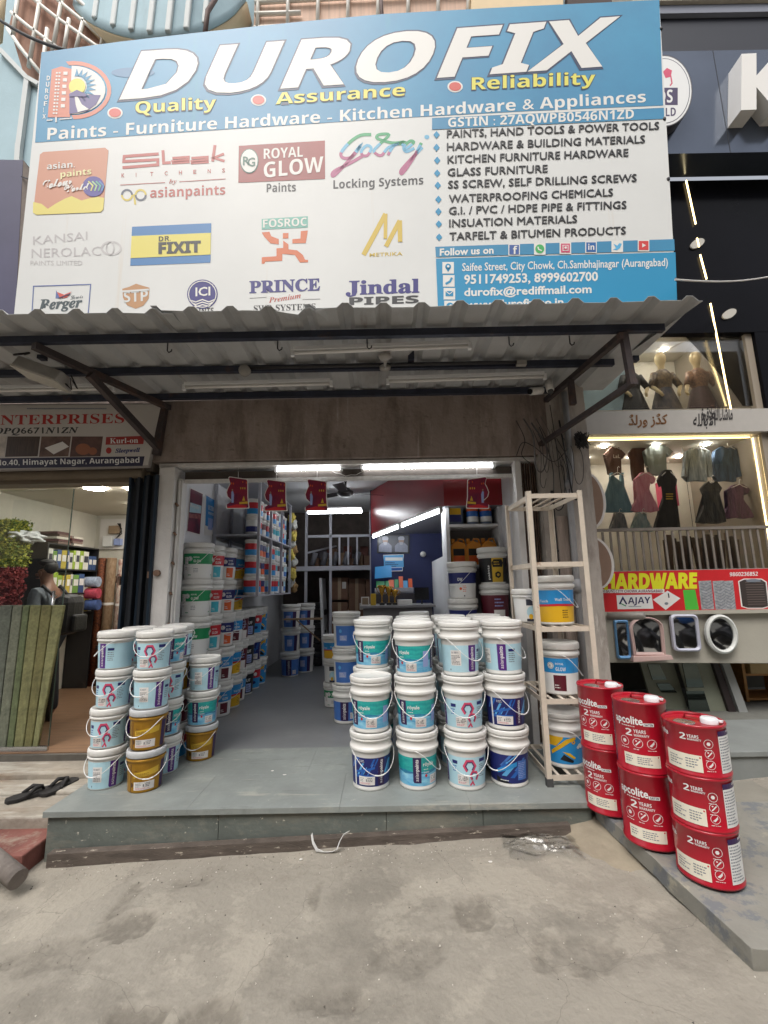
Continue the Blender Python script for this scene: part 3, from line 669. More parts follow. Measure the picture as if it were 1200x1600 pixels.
def d_roy(A, y0, y1):
    H = y1-y0; A.rect(-HW, y0+H*.5, HW, y1, K['teal']); A.rect(-HW, y0, HW, y0+H*.5, K['sea'])
    A.poly([(-HW, y0+H*.46)] + [(-HW+.042*i, y0+H*(.50+.04*math.sin(i*1.3))) for i in range(21)] + [(HW, y0+H*.44)] + [(HW-.042*i, y0+H*(.43+.025*math.sin(i*1.7))) for i in range(21)], K['deep'], 1)
    band(A, -.105, .058, y0+H*.10, y1, 2, 'dpurple'); A.text('röyale', (-.035, y1-H*.30), (.05, y1-H*.30), .024, K['white'], 2, off=.02)
    lines(A, -.03, .03, y1-H*.45, y1-H*.39, 1, K['white'], 2, 3); A.text(SB('SHINE'), (-.03, y1-H*.55), (.012, y1-H*.55), .009, K['white'], 3)
    A.ell(-.012, y0+H*.36, .009, .010, K['red'], 3, 10); sticker(A, .02, y0+H*.05, .10, y0+H*.36, 2, 7)
    A.rect(.15, y0+H*.2, .20, y0+H*.8, K['lav'], 2); band(A, .22, .058, y0+H*.10, y1, 2, 'dpurple')
def d_gold(A, y0, y1):
    H = y1-y0; A.rect(-HW, y0, HW, y1, K['gold']); A.rect(-.11, y0, -.102, y1, K['brown'], 1); A.rect(.135, y0, .19, y1, K['dpurple'], 1)
    A.poly([(-.08, y0+H*.50), (.115, y0+H*.62), (.115, y0+H*.86), (-.08, y0+H*.68)], K['gold2'], 1); lines(A, -.07, .05, y0+H*.55, y0+H*.68, 4, K['brown'], 2, 6)
    lines(A, -.07, -.03, y0+H*.74, y0+H*.80, 1, K['brown'], 2, 3); sticker(A, -.075, y0+H*.06, .085, y0+H*.36, 2, 6); A.ell(-.095, y0+H*.25, .012, .016, K['brown'], 2, 8)
def d_navy(A, y0, y1):
    H = y1-y0; A.rect(-HW, y0, HW, y1, K['navy'])
    rnd = random.Random(5)
    for i in range(13):
        x = -.16+.026*i; w = rnd.uniform(.006, .022); l = rnd.uniform(.2, .5); b0 = rnd.uniform(.3, .8-l*.3)
        A.poly([(x, y0+H*b0), (x+w, y0+H*b0), (x+w+.05*l*2, y0+H*min(1, b0+l)), (x+.05*l*2, y0+H*min(1, b0+l))], K[rnd.choice(('blue', 'cyan', 'mid'))], 1+i % 2)
    A.rect(-.13, y0+H*.30, .03, y0+H*.40, K['blue'], 3); A.poly([(-.13, y0+H*.42), (.03, y0+H*.62), (.03, y0+H*.70), (-.13, y0+H*.50)], K['blue'], 3); band(A, .052, .052, y0+H*.02, y1, 4, 'dpurple'); lines(A, -.08, -.03, y1-H*.16, y1-H*.06, 2, K['white'], 4, 3)
    sticker(A, -.085, y0+H*.06, .03, y0+H*.36, 5, 9); A.rect(-.125, y0, -.112, y1, K['white'], 4)
def d_navyb(A, y0, y1):   # the back panel of the navy design turned to the front
    H = y1-y0; A.rect(-HW, y0, HW, y1, K['navy'])
    for x, w, cl, q in ((-.13, .03, 'blue', .35), (-.09, .035, 'cyan', .25), (-.03, .03, 'blue', .2), (-.1, .02, 'mid', .6), (-.06, .012, 'cyan', .7), (.0, .02, 'mid', .45)):
        A.poly([(x, y0+H*q), (x+w, y0+H*q), (x+w+.07, y0+H*min(1, q+.42)), (x+.07, y0+H*min(1, q+.42))], K[cl], 1)
    A.poly([(-.12, y0+H*.32), (.02, y0+H*.62), (.02, y0+H*.78), (-.12, y0+H*.46)], K['sky'], 2)
    A.poly([(-.13, y0), (-.02, y0), (-.13, y0+H*.22)], K['black'], 2); lines(A, -.1, -.04, y0+H*.06, y0+H*.14, 1, K['white'], 3, 2)
    A.rect(.025, y0+H*.12, .10, y0+H*.80, K['mid'], 3); lines(A, .03, .095, y0+H*.18, y0+H*.74, 9, K['lav'], 4, 2)
def d_rg(col, low):
    def d(A, y0, y1):
        H = y1-y0; A.rect(-HW, y0+H*.56, HW, y1, K[col]); A.rect(-HW, y0, HW, y0+H*.56, K['white'])
        for X in (-.02, .24, -.27):
            A.ell(X-.035, y0+H*.78, .024, .024, K['white'], 1); A.ell(X-.035, y0+H*.78, .020, .020, K['ink'], 2, 18); A.ell(X-.035, y0+H*.78, .018, .018, K['white'], 3, 18)
            A.text('R', (X-.042, y0+H*.74), (X-.030, y0+H*.74), .016, K['ink'], 4)
            A.text(SB('ROYAL'), (X, y0+H*.81), (X+.055, y0+H*.81), .014, K['white'], 1); A.text(SB('GLOW'), (X, y0+H*.63), (X+.07, y0+H*.63), .026, K['white'], 1)
            if low: A.rect(X-.02, y0+H*.04, X+.07, y0+H*.5, K[low], 1); lines(A, X-.012, X+.03, y0+H*.1, y0+H*.24, 2, K['white'], 2, 3)
            else: lines(A, X-.0, X+.05, y0+H*.2, y0+H*.4, 3, K['grey'], 1, 5); lines(A, X-.06, X-.02, y0+H*.06, y0+H*.16, 1, K['green'], 1, 6)
        if not low: A.rect(-.125, y0+H*.28, -.075, y0+H*.86, K['stick'], 2); lines(A, -.12, -.08, y0+H*.32, y0+H*.82, 8, K['grey'], 3, 4)
    return d
def d_wall(A, y0, y1):
    H = y1-y0; A.rect(-HW, y0+H*.5, HW, y1, K['sky']); A.rect(-HW, y0, HW, y0+H*.5, K['yellow'])
    A.poly([(-HW, y0+H*.44), (0, y0+H*.50), (HW, y0+H*.44), (HW, y0+H*.52), (0, y0+H*.57), (-HW, y0+H*.52)], K['red'], 1)
    A.text(SR('Wall Touch'), (-.02, y0+H*.66), (.11, y0+H*.66), .022, K['white'], 1); A.text(SR('Touch'), (-.14, y0+H*.62), (-.07, y0+H*.62), .02, K['white'], 1); lines(A, .03, .08, y0+H*.12, y0+H*.4, 4, K['brown'], 1, 2)
def d_blue(A, y0, y1):
    H = y1-y0; A.rect(-.11, y0, .11, y1, K['mid']); A.rect(.052, y0, .11, y1, K['dpurple'], 1); A.rect(-.06, y0+H*.3, .02, y0+H*.75, K['lav'], 1); lines(A, -.055, .015, y0+H*.36, y0+H*.7, 4, K['stick'], 2, 3)
def d_bluetall(A, y0, y1):
    H = y1-y0; A.rect(-.10, y0, .16, y1+.02, K['mid']); A.rect(-.05, y0+H*.28, .03, y0+H*.58, K['lav'], 1); lines(A, -.04, .02, y0+H*.32, y0+H*.54, 3, K['stick'], 2, 3); A.ell(-.04, y0+H*.82, .016, .02, K['cyan'], 1, 12)
def d_purp(A, y0, y1):
    A.rect(-HW, y0, HW, y1, K['mid']); band(A, -.075, .085, y0, y1, 1, 'dpurple'); sticker(A, .03, y0+.02, .09, y0+.08, 1, 3)
def d_mar(A, y0, y1):
    H = y1-y0; A.rect(-HW, y0, HW, y1, K['maroon']); A.rect(-.04, y0, .08, y0+H*.4, K['stick'], 1); lines(A, -.03, .07, y0+H*.5, y0+H*.9, 3, K['lav'], 1, 3)
def d_blk(A, y0, y1):
    H = y1-y0; A.rect(-HW, y0, HW, y1, K['black']); A.text(SB('UF'), (-.03, y0+H*.6), (.03, y0+H*.6), .04, K['white'], 1); A.rect(-.03, y0+H*.06, .05, y0+H*.5, K['lav'], 1); lines(A, -.02, .04, y0+H*.1, y0+H*.44, 3, K['ink'], 2, 3)
def d_rb(A, y0, y1):
    H = y1-y0; A.rect(-HW, y0, HW, y0+H*.55, K['sky']); A.rect(-HW, y0+H*.55, HW, y1, K['red']); A.ell(0, y0+H*.75, .025, .025, K['white'], 1); A.ell(-.02, y0+H*.3, .03, .02, K['navy'], 1)
def d_yb(A, y0, y1):
    H = y1-y0; A.rect(-HW, y0, HW, y1, K['sky']); A.poly([(-HW, y1-H*.36), (-.09, y1-H*.36), (-.04, y1-H*.05), (-.04, y1), (-HW, y1)], K['yellow'], 1)
    A.poly([(-.13, y0+H*.30), (.0, y0+H*.80), (.05, y0+H*.92), (.05, y1), (.03, y1), (-.02, y0+H*.92), (-.13, y0+H*.44)], K['yellow'], 2)
    A.ell(.03, y0+H*.82, .014, .014, K['yellow'], 3); A.ell(.03, y0+H*.82, .006, .006, K['blue'], 4, 8)
    A.poly([(-.07, y0+H*.16), (.02, y0+H*.06), (.03, y0+H*.14), (-.04, y0+H*.36)], K['black'], 2); A.poly([(-.05, y0+H*.46), (.03, y0+H*.2), (.045, y0+H*.24), (.0, y0+H*.42)], K['yellow'], 3)
    for x, y, r in ((.07, .62, .014), (.085, .67, .018), (.10, .62, .013)): A.ell(x, y0+H*y, r, r*.8, K['white'], 2, 12)
def d_wh(A, y0, y1):
    H = y1-y0; A.rect(-HW, y0+H*.55, HW, y1, K['navy']); A.rect(-HW, y0, HW, y0+H*.55, K['white']); A.text(SB('OW'), (-.08, y0+H*.66), (-.03, y0+H*.66), .03, K['white'], 1); A.ell(-.05, y0+H*.34, .014, .014, K['orange'], 1, 10); lines(A, -.03, .02, y0+H*.2, y0+H*.48, 4, K['orange'], 1, 3); A.rect(-.02, y0+.004, -.008, y0+.018, K['ink'], 1)
def d_bg(A, y0, y1):
    H = y1-y0; A.rect(-HW, y0, HW, y1, K['black']); A.rect(-.03, y0, .09, y1, K['gold2'], 1)
    A.poly([(.03+.035*math.cos(R(a)), y0+H*.3+.035*math.sin(R(a))) for a in (30, 90, 150, 210, 270, 330)], K['black'], 2); A.ell(.03, y0+H*.3, .014, .014, K['gold2'], 3, 10)
    A.poly([(-.02, y0+H*.62), (.08, y0+H*.62), (.09, y0+H*.8), (.07, y0+H*.94), (-.01, y0+H*.94), (-.03, y0+H*.8)], K['black'], 2); lines(A, -.01, .07, y0+H*.68, y0+H*.88, 2, K['gold2'], 3, 1)
    A.text('paints', (-.055, y0+H*.1), (-.055, y0+H*.7), .02, K['white'], 1, up=(-1, 0), off=.02)
def d_pl(A, y0, y1):
    H = y1-y0; A.rect(-HW, y0, HW, y1, K['white']); A.rect(-.06, y0+H*.72, .06, y1, K['ink'], 1); A.rect(-.06, y0, .06, y0+H*.12, K['ink'], 1); A.ell(0, y0+H*.42, .058, .05, K['pale'], 1); A.ell(-.02, y0+H*.22, .02, .022, K['yellow'], 2, 12); A.rect(.02, y0+H*.2, .04, y0+H*.34, K['ink'], 2)
DES = dict(light=d_light, hex=d_hex, roy=d_roy, gold=d_gold, navy=d_navy, navyb=d_navyb, rgg=d_rg('green', None), rgr=d_rg('red', 'aqua'), rgn=d_rg('navy', 'orange'), rgb=d_rg('sky', 'maroon'), wall=d_wall, blue=d_blue, bluetall=d_bluetall, purp=d_purp, mar=d_mar, blk=d_blk, rb=d_rb, yb=d_yb, wh=d_wh, bg=d_bg, pl=d_pl)
LOOK = dict(light='pale blue bucket, purple band', hex='pale blue bucket, pink hexagons', roy='teal labelled bucket', gold='grey lidded gold bucket', navy='navy striped bucket', navyb='navy bucket with blue diagonals', rgg='green banded white bucket', rgr='red banded white bucket', rgn='navy and orange banded bucket', rgb='sky blue banded white bucket', wall='blue and yellow bucket', blue='mid blue panelled bucket', bluetall='tall blue panelled bucket', purp='blue and purple bucket', mar='maroon bucket', blk='black printed bucket', rb='red over blue bucket', yb='blue bucket with yellow crane', wh='navy banded plain white bucket', bg='black and gold bucket', pl='white bucket with dark label')
# size: (pitch, profile of body, lid profile, wall radius function, label bottom, label top, handle radius, handle height, drop)
P20 = .372
SZ = {
 20: dict(p=P20, body=[(0, .004), (.118, .004), (.124, 0), (.129, .004), (.129, .016), (.1275, .020), (.140, .246), (.141, .250), (.151, .254), (.1535, .259), (.1535, .272), (.151, .277), (.1435, .279), (.1435, .318), (.1495, .321), (.151, .326), (.151, .334), (.146, .338), (.12, .338)],
          lid=[(.1435, .339), (.1515, .3395), (.154, .344), (.154, .366), (.151, .372), (.144, .374), (.141, .371), (.139, .366), (.06, .367), (.055, .365), (0, .365)], r=lambda z: .1275+(z-.02)*.0553, y0=.030, y1=.215, hr=.157, hz=.262, drop=.155),
 21: dict(p=P20, body=[(0, .004), (.118, .004), (.123, 0), (.128, .004), (.129, .014), (.1275, .018), (.1425, .268), (.143, .274), (.152, .278), (.1545, .282), (.1545, .300), (.152, .304), (.146, .306), (.146, .322), (.14, .322)],
          lid=[(.145, .323), (.1535, .3235), (.156, .327), (.156, .360), (.154, .369), (.149, .374), (.144, .374), (.142, .368), (.06, .369), (0, .368)], r=lambda z: .1275+(z-.018)*.06, y0=.020, y1=.262, hr=.160, hz=.29, drop=.165),
 10: dict(p=.272, body=[(0, .004), (.100, .004), (.104, 0), (.108, .004), (.109, .012), (.1195, .196), (.120, .202), (.128, .204), (.1295, .209), (.1295, .216), (.126, .219), (.119, .220), (.1185, .226), (.11, .226)],
          lid=[(.118, .227), (.1285, .2275), (.131, .231), (.131, .256), (.129, .266), (.124, .272), (.119, .272), (.117, .265), (.04, .266), (0, .266)], r=lambda z: .109+(z-.012)*.057, y0=.010, y1=.188, hr=.1335, hz=.21, drop=.115)}
PRO = {}
def cup(fn, r0=.135):
    def m(x, y, L): a = x/r0; r = fn(y)+.0006+.0006*L; return V((r*math.sin(a), -r*math.cos(a), y))
    return m
for s_, d in SZ.items():
    n = 40
    b = MB(); b.lathe(d['body'], n); PRO[s_, 'body'] = part('body', b, m_white)
    b = MB(); b.lathe(d['lid'], n)
    for k in range(16):    # grip tabs round the lid skirt
        a = 2*math.pi*k/16; r = d['lid'][2][0]; z0, z1 = d['lid'][2][1], d['lid'][3][1]
        c, s = math.cos(a), math.sin(a); e = .0045
        b.hexa([(c*r - s*e, s*r + c*e, z0+.002), (c*(r+.0012) - s*e, s*(r+.0012) + c*e, z0+.002), (c*(r+.0012) + s*e, s*(r+.0012) - c*e, z0+.002), (c*r + s*e, s*r - c*e, z0+.002), (c*r - s*e, s*r + c*e, z1-.003), (c*(r+.0012) - s*e, s*(r+.0012) + c*e, z1-.003), (c*(r+.0012) + s*e, s*(r+.0012) - c*e, z1-.003), (c*r + s*e, s*r - c*e, z1-.003)])
    PRO[s_, 'lid'] = part('lid', b, m_white)
    b = MB(); h = d['hr']; pts = []
    for k in range(25):
        a = math.pi*k/24; sn = math.sin(a)
        pts.append((h*math.cos(a)*(1.0 if 0 < k < 24 else .97), -(h+.004)*sn**.75, d['hz'] - d['drop']*sn**1.25))
    b.tube(pts, .0025, 6); PRO[s_, 'handle'] = part('handle', b, m_wire)
    b = MB(); b.tube(pts[10:15], .0046, 8); PRO[s_, 'grip'] = part('grip', b, m_wire)
def wrap(s_, dn):
    if (s_, dn) not in PRO:
        A = Art(); d = SZ[s_]; DES[dn](A, d['y0'], d['y1']); PRO[s_, dn] = A.build('label_wrap', cup(d['r']), None, cut=.02)
    return PRO[s_, dn]
ORD = ['lowest', 'second from floor', 'third from floor', 'fourth from floor', 'fifth from floor']
USED = set()
def bucket(x, y, z, s_, dn, rot, label, group, lid=None, hrot=0, hide_handle=False):
    t = thing('paint_bucket', label, 'bucket', (x, y, z), group)
    t.rotation_euler = (R(rnd.uniform(-.5, .5)), R(rnd.uniform(-.5, .5)), R(rot))
    for nm in ('body', 'lid', 'label_wrap') + (() if hide_handle else ('handle',)):
        o = (wrap(s_, dn) if nm == 'label_wrap' else PRO[s_, nm]).copy(); COL.objects.link(o); o.parent = t; o.name = nm
        if nm == 'handle':
            o.rotation_euler.z = R(hrot - rot); g = PRO[s_, 'grip'].copy(); COL.objects.link(g); g.parent = o; g.name = 'grip'
        if nm in ('lid', 'body') and lid == 'gold':
            o.data = PRO['gold', s_, nm]
    return t
for s_ in (10, 20, 21):
    for nm, m in (('lid', m_greyl), ('body', K['gold'])):
        me = PRO[s_, nm].data.copy(); me.materials.clear(); me.materials.append(m); PRO['gold', s_, nm] = me
rnd = random.Random(3)
stain(m_white, (.52, .49, .44), 7, .56, .78, amt=.45)
stain(m_white, (.40, .37, .33), 30, .66, .74, amt=.35)
def stack(x, y, s_, des, rots, where, group, hr=None, z0=0, handles=True):
    z = z0
    n = len(des)
    for i, dn in enumerate(des):
        pos = ORD[i] if i < n-1 or n == 1 else 'topmost'
        if n > 5: pos = ORD[i]
        s1 = s_[i] if isinstance(s_, list) else s_
        r = rots[i] if isinstance(rots, (list, tuple)) else rots
        hrot = (hr[i] if hr else rnd.uniform(-55, 55))
        lab = f'{LOOK[dn]}, {pos} in {where}' if n > 1 else f'{LOOK[dn]} {where}'
        bucket(x + rnd.uniform(-.006, .006), y + rnd.uniform(-.006, .006), z, s1, dn, r + rnd.uniform(-4, 4), lab, group, lid='gold' if dn == 'gold' else None, hrot=hrot, hide_handle=not handles)
        z += SZ[s1]['p']
GA, GB, GC = 'paint buckets stacked at the left of the entrance', 'paint buckets stacked along the left wall', 'paint buckets stacked at the right of the entrance'
# front left pile (small buckets); rotation turns the label: + brings what is printed on the left to the front
stack(-2.065, 3.50, 10, ['light', 'hex', 'hex', 'light'], [22, 10, 8, -52], 'the outer front left stack', GA, [-14, -10, -8, -60], handles=True)
stack(-1.755, 3.45, 10, ['gold', 'gold', 'light', 'hex'], [20, 17, 22, 14], 'the gold based front stack', GA, [35, -16, -16, 2])
stack(-1.775, 3.735, 10, ['light', 'roy', 'hex', 'roy'], [24, 73, 20, 60], 'the stack just behind the gold ones', GA, [20, 24, 30, 25])
stack(-1.845, 4.045, 10, ['rb', 'mar', 'gold', 'light'], [20, 20, 24, 26], 'the third stack behind the gold ones', GA, [30, 30, 20, 30])
stack(-2.07, 3.80, 10, ['hex', 'light', 'hex', 'hex'], [0, 0, 0, 0], 'the stack beside the left jamb', GA, [100]*4)
stack(-1.585, 4.00, 10, ['gold', 'roy', 'light'], [16, 24, 16], 'the inner stack on one gold bucket', GA, [-10, -95, -20])
# the long row along the left wall
row = [('rgg', 5), ('rgr', 5), ('rgn', 5), ('wall', 5), ('mar', 3), ('blk', 3), ('rb', 3), ('yb', 3)]
alt = {2: 'rgb', 1: 'rgn'}
nth = ['first', 'second', 'third', 'fourth', 'fifth', 'sixth', 'seventh', 'eighth']
for i, (dn, n) in enumerate(row):
    ds = [dn]*n
    if i == 2: ds = ['rgb', 'rgb', 'rgn', 'rgn', 'rgn']
    if i == 4: ds = ['rgb', 'mar', 'mar']
    if i == 3: ds = ['wall', 'wall', 'rgb', 'wall', 'wall']
    if i == 6: ds = ['rb', 'navy', 'rb']
    stack(-1.945 + (.03 if i in (2, 3) else 0), 4.62+.325*i, 21, ds, 48 if i else 12, f'the {nth[i]} wall stack from door', GB, handles=(i < 4))
stack(-1.56, 7.42, 21, ['purp', 'blue', 'blue'], [20, 10, 0], 'the blue stack ending the aisle', GB, handles=False)
stack(-1.37, 7.76, 21, ['blue', 'blue', 'blue'], [0, 10, 0], 'the last blue stack inside', GB, handles=False)
# front right block (large buckets)
stack(-.125, 3.43, 20, ['navy', 'roy'], [3, -22], 'the short front stack of two', GC, [26, 6])
stack(-.12, 3.775, 20, ['roy', 'roy', 'roy'], [-10, -10, -8], 'the stack behind the short one', GC, [0, 0, 4])
stack(.21, 3.425, 20, ['roy', 'roy', 'roy'], [28, -10, -38], 'the teal front stack', GC, [80, 2, -14])
stack(.548, 3.41, 20, ['hex', 'hex', 'light'], [0, 4, -6], 'the hexagon front stack', GC, [-2, -4, 40])
stack(.868, 3.44, 20, ['navyb', 'navy', 'light'], [0, -4, -40-8], 'the front stack beside the rack', GC, [-56, 40, 62])
tops = [['roy', 'roy', 'hex'], ['roy', 'roy', 'roy'], ['hex', 'light', 'hex'], ['navy', 'light', 'light']]
for j, y in enumerate((3.765, 4.11)):
    for i, x in enumerate((.222, .552, .872) if j == 0 else (-.09, .24, .56, .885)):
        w = ['middle row behind the teal stack', 'middle row behind the hexagons', 'middle row beside the rack'][i] if j == 0 else ['rear row nearest the aisle', 'rear row behind the teal stack', 'rear row behind the hexagons', 'rear row nearest the pillar'][i]
        stack(x, y, 20, tops[(i+1) % 4] if j == 0 else tops[i], 0, 'the ' + w, GC)
stack(-.435, 4.95, 20, ['purp', 'bluetall', 'bluetall'], [8, -6, -4], 'the tall blue stack by the aisle', GC, handles=False)
stack(-.64, 5.56, 10, ['rgg', 'pl', 'wall'], [-4, 0, 0], 'the small stack by the aisle', GC, handles=False)
stack(.30, 4.72, 21, ['wh', 'wh', 'wh'], 0, 'the white stack behind the block', GC, handles=False)
# ---- white wooden pallet and the two tall stacks at the right wall
b = MB()
for k in range(5): b.box(.60, 1.0, 4.45+.09*k, 4.52+.09*k, .10, .128)
for k in range(3): b.box(.61+.16*k, .66+.16*k, 4.45, 4.87, 0, .098)
solo('pallet', b, mat('pale_wood', srgb(150, 126, 100), .8, var=.2, scale=6), 'pale wooden pallet under the navy banded white buckets', 'pallet', loc=(.8, 4.66, 0))
stack(.80, 4.64, 21, ['wh', 'wh', 'wh', 'wh'], [0, 0, -4, 2], 'the white stack at the right wall', GC, [0, 0, -50, -50], z0=.13)
stack(1.12, 4.64, [10, 21, 21, 21, 21], ['mar', 'wh', 'mar', 'mar', 'bg'], [0, 0, 0, 0, 0], 'the stack topped by black and gold', GC, handles=False)

# ================================================================ WHITE RACK
m_rack = mat('rack_cream', srgb(206, 194, 178), .55, var=.08, scale=8, bump=.1)
stain(m_rack, srgb(138, 96, 66), 16, .64, .70, amt=.8, stretch=(1, 1, .5))
rk = thing('rack', 'tall cream painted angle iron rack on the right end of the plinth', 'rack', (1.32, 3.65, 0))
RX0, RX1, RY0, RY1 = 1.115, 1.505, 3.33, 3.95
RZ = [2.07, 1.545, P(841, 980, Y=3.33).z, P(851, 1093, Y=3.33).z, P(862, 1212, Y=3.33).z]
for x in (RX0, RX1):
    for y in (RY0, RY1): b = MB(); b.box(x-.018, x+.018, y-.004, y+.004, .0, 2.09); b.box(x-.018 if x == RX0 else x+.014, x-.014 if x == RX0 else x+.018, y, y+(.034 if y == RY0 else -.034), .0, 2.09); part('leg', b, m_rack, rk)
for x in (RX0, RX1):
    for y in (RY0, RY1): b = MB(); b.box(x-.022, x+.022, y-.012, y+.03, -.001, .05); part('foot', b, mat('rubber_foot', (.06, .06, .06), .8), rk)
for z in RZ:
    b = MB(); b.box(RX0, RX1, RY0+.005, RY0+.012, z-.035, z); b.box(RX0, RX1, RY1-.012, RY1-.005, z-.035, z)
    for x in (RX0+.004, RX1-.012): b.box(x, x+.008, RY0+.012, RY1-.012, z-.035, z)
    for k in range(4): x = RX0+.06+.08*k; b.box(x, x+.022, RY0+.012, RY1-.012, z-.010, z-.004)
    part('shelf', b, m_rack, rk)
GR = 'buckets on the cream rack'
def onrack(x, y, z, s_, dn, rot, where, hrot=0): bucket(x, y, z, s_, dn, rot, f'{LOOK[dn]} {where}', GR, hrot=hrot)
onrack(1.345, 3.58, RZ[2], 21, 'wall', -12, 'on the middle shelf of the cream rack', 60)
onrack(1.205, 3.82, RZ[2], 10, 'pl', 0, 'behind the yellow one on the rack', 60)
onrack(1.325, 3.56, RZ[3], 21, 'rgb', -22, 'on the fourth shelf of the cream rack', 75)
onrack(1.315, 3.56, RZ[4], 20, 'yb', -4, 'on the lowest shelf of the cream rack', 82)

# ================================================================ RED DRUMS
m_drum = mat('drum_red', srgb(168, 20, 40), .28, var=.05, scale=5, coat=.3)
m_dred = mat('drum_rim_red', srgb(140, 18, 32), .3)
cream = c_('print_cream', (232, 226, 208))
DR, DH = .138, {'tall': .374, 'low': .240}
def drum_art(A, h, low):
    w, k = K['white'], K['ink']
    if not low:
        A.rect(-.20, h*.06, -.145, h*.92, K['dpurple'], 0); A.text('asianpaints', (-.163, h*.12), (-.163, h*.86), .022, w, 1, up=(-1, 0), off=.02)
        A.text('apcolite', (-.112, h*.685), (.045, h*.685), .040, w, 1, off=.025); lines(A, -.07, .04, h*.635, h*.665, 1, w, 1, 3)
        A.rect(.046, h*.67, .10, h*.715, w, 1); A.text(SB('SATIN'), (.052, h*.678), (.094, h*.678), .011, K['ink'], 2)
        A.text(SB('2'), (-.05, h*.515), (-.015, h*.515), .036, w, 1); A.text(SB('YEARS'), (-.006, h*.565), (.055, h*.565), .018, w, 1); A.text(SB('WARRANTY'), (-.006, h*.515), (.07, h*.515), .012, w, 1)
        for i, x in enumerate((-.06, .01, .08)): icon(A, x, h*.425, .024, i)
        A.rect(-.07, h*.10, .115, h*.265, cream, 1); lines(A, -.06, -.01, h*.14, h*.24, 3, K['grey'], 2, 4); lines(A, .0, .08, h*.13, h*.24, 4, K['grey'], 2, 6); A.ell(.105, h*.245, .004, .004, K['red'], 2, 8)
        A.rect(.20, h*.08, .28, h*.80, w, 1); A.rect(.20, h*.76, .28, h*.86, K['dpurple'], 2); lines(A, .205, .275, h*.12, h*.74, 16, K['grey'], 2, 4)
    else:
        A.text('apcolite', (-.20, h*.70), (-.10, h*.70), .026, w, 1, off=.025)
        A.text(SB('2'), (-.035, h*.70), (-.008, h*.70), .030, w, 1); A.text(SB('YEARS'), (-.003, h*.75), (.046, h*.75), .015, w, 1); A.text(SB('WARRANTY'), (-.003, h*.70), (.056, h*.70), .009, w, 1)
        for i, y in enumerate((.66, .46, .26)): icon(A, .085, h*y, .020, i)
        A.rect(-.12, h*.10, .05, h*.42, cream, 1); lines(A, -.10, -.03, h*.16, h*.36, 4, K['grey'], 2, 4); lines(A, -.02, .04, h*.16, h*.36, 4, K['grey'], 2, 6); A.ell(.042, h*.38, .004, .004, K['red'], 2, 8)
        A.rect(.135, h*.10, .235, h*.84, w, 1); A.rect(.135, h*.80, .235, h*.90, K['dpurple'], 2); lines(A, .14, .23, h*.14, h*.78, 12, K['grey'], 2, 4); A.text('apcolite', (.20, h*.86), (.24, h*.86), .014, w, 3, off=.02)
        A.rect(-.33, h*.06, -.27, h*.92, K['dpurple'], 0)
def icon(A, x, y, r, i):
    w = K['white']; n = 16
    A.stroke([(x+r*math.cos(2*math.pi*k/n), y+r*math.sin(2*math.pi*k/n)) for k in range(n)], r*.10, w, 1, closed=True)
    if i == 2: A.poly([(x-r*.6, y-r*.4), (x-r*.1, y-r*.62), (x+r*.5, y), (x+r*.55, y+r*.7), (x, y+r*.1)], w, 1)
    elif i == 1: A.poly([(x-r*.6, y-r*.5), (x-r*.4, y-r*.65), (x+r*.65, y+r*.4), (x+r*.45, y+r*.6)], w, 1); A.ell(x-r*.3, y+r*.4, r*.2, r*.15, w, 1, 8)
    else: A.ell(x, y, r*.45, r*.45, w, 1, 6)
    lines(A, x-r, x+r, y-r*1.6, y-r*1.25, 1, w, 1, i)
DP = {}
for kd, h in DH.items():
    b = MB(); b.lathe([(0, .006), (DR-.006, .006), (DR-.004, 0), (DR+.003, 0), (DR+.004, .006), (DR+.003, .012), (DR, .015), (DR, h-.016), (DR+.003, h-.013), (DR+.004, h-.005), (DR+.002, h), (DR-.004, h), (DR-.007, h-.004), (DR-.008, h-.018)], 48); DP[kd, 'body'] = part('body', b, m_drum)
    b = MB(); b.lathe([(0, h-.017), (DR-.02, h-.017), (DR-.014, h-.014), (DR-.0075, h-.015)], 40); DP[kd, 'top'] = part('top', b, m_drum)
    b = MB(); b.lathe([(0, h-.016), (.047, h-.016), (.050, h-.013), (.047, h-.010), (.040, h-.0115), (0, h-.0115)], 28, (-.03, -.045, 0)); DP[kd, 'disc'] = part('pressed_disc', b, mat('bare_tin', (.62, .60, .58), .22, .9, var=.1))
    b = MB(); b.lathe([(0, h+.012), (.034, h+.012), (.040, h+.006), (.041, h-.016)], 26, (.066, .03, 0)); b.box(.095, .125, .02, .045, h-.004, h+.004); DP[kd, 'cap'] = part('spout_cap', b, mat('cap_white', (.74, .76, .78), .3))
    b = MB(); b.tube([(-.05, .05, h-.014), (-.045, .052, h+.008), (.02, .075, h+.010), (.025, .077, h-.014)], .006, 8); b.box(-.06, .03, .045, .085, h-.0165, h-.0145); DP[kd, 'handle'] = part('handle', b, m_dred)
    A = Art(); drum_art(A, h, kd == 'low'); DP[kd, 'label'] = A.build('label_wrap', cup(lambda z: DR+.0002, DR), None, cut=.02)
def drum(x, y, z, kd, rot, label, tilt):
    t = thing('metal_drum', label, 'drum', (x, y, z), 'red metal paint drums on the sloping slab')
    t.rotation_euler = (tilt[0], tilt[1], R(rot))
    for k in ('body', 'top', 'disc', 'cap', 'handle', 'label'):
        o = DP[kd, k].copy(); COL.objects.link(o); o.parent = t
slab_n = V((0, (SBv.z-SA.z), -(SBv.y-SA.y))).normalized()
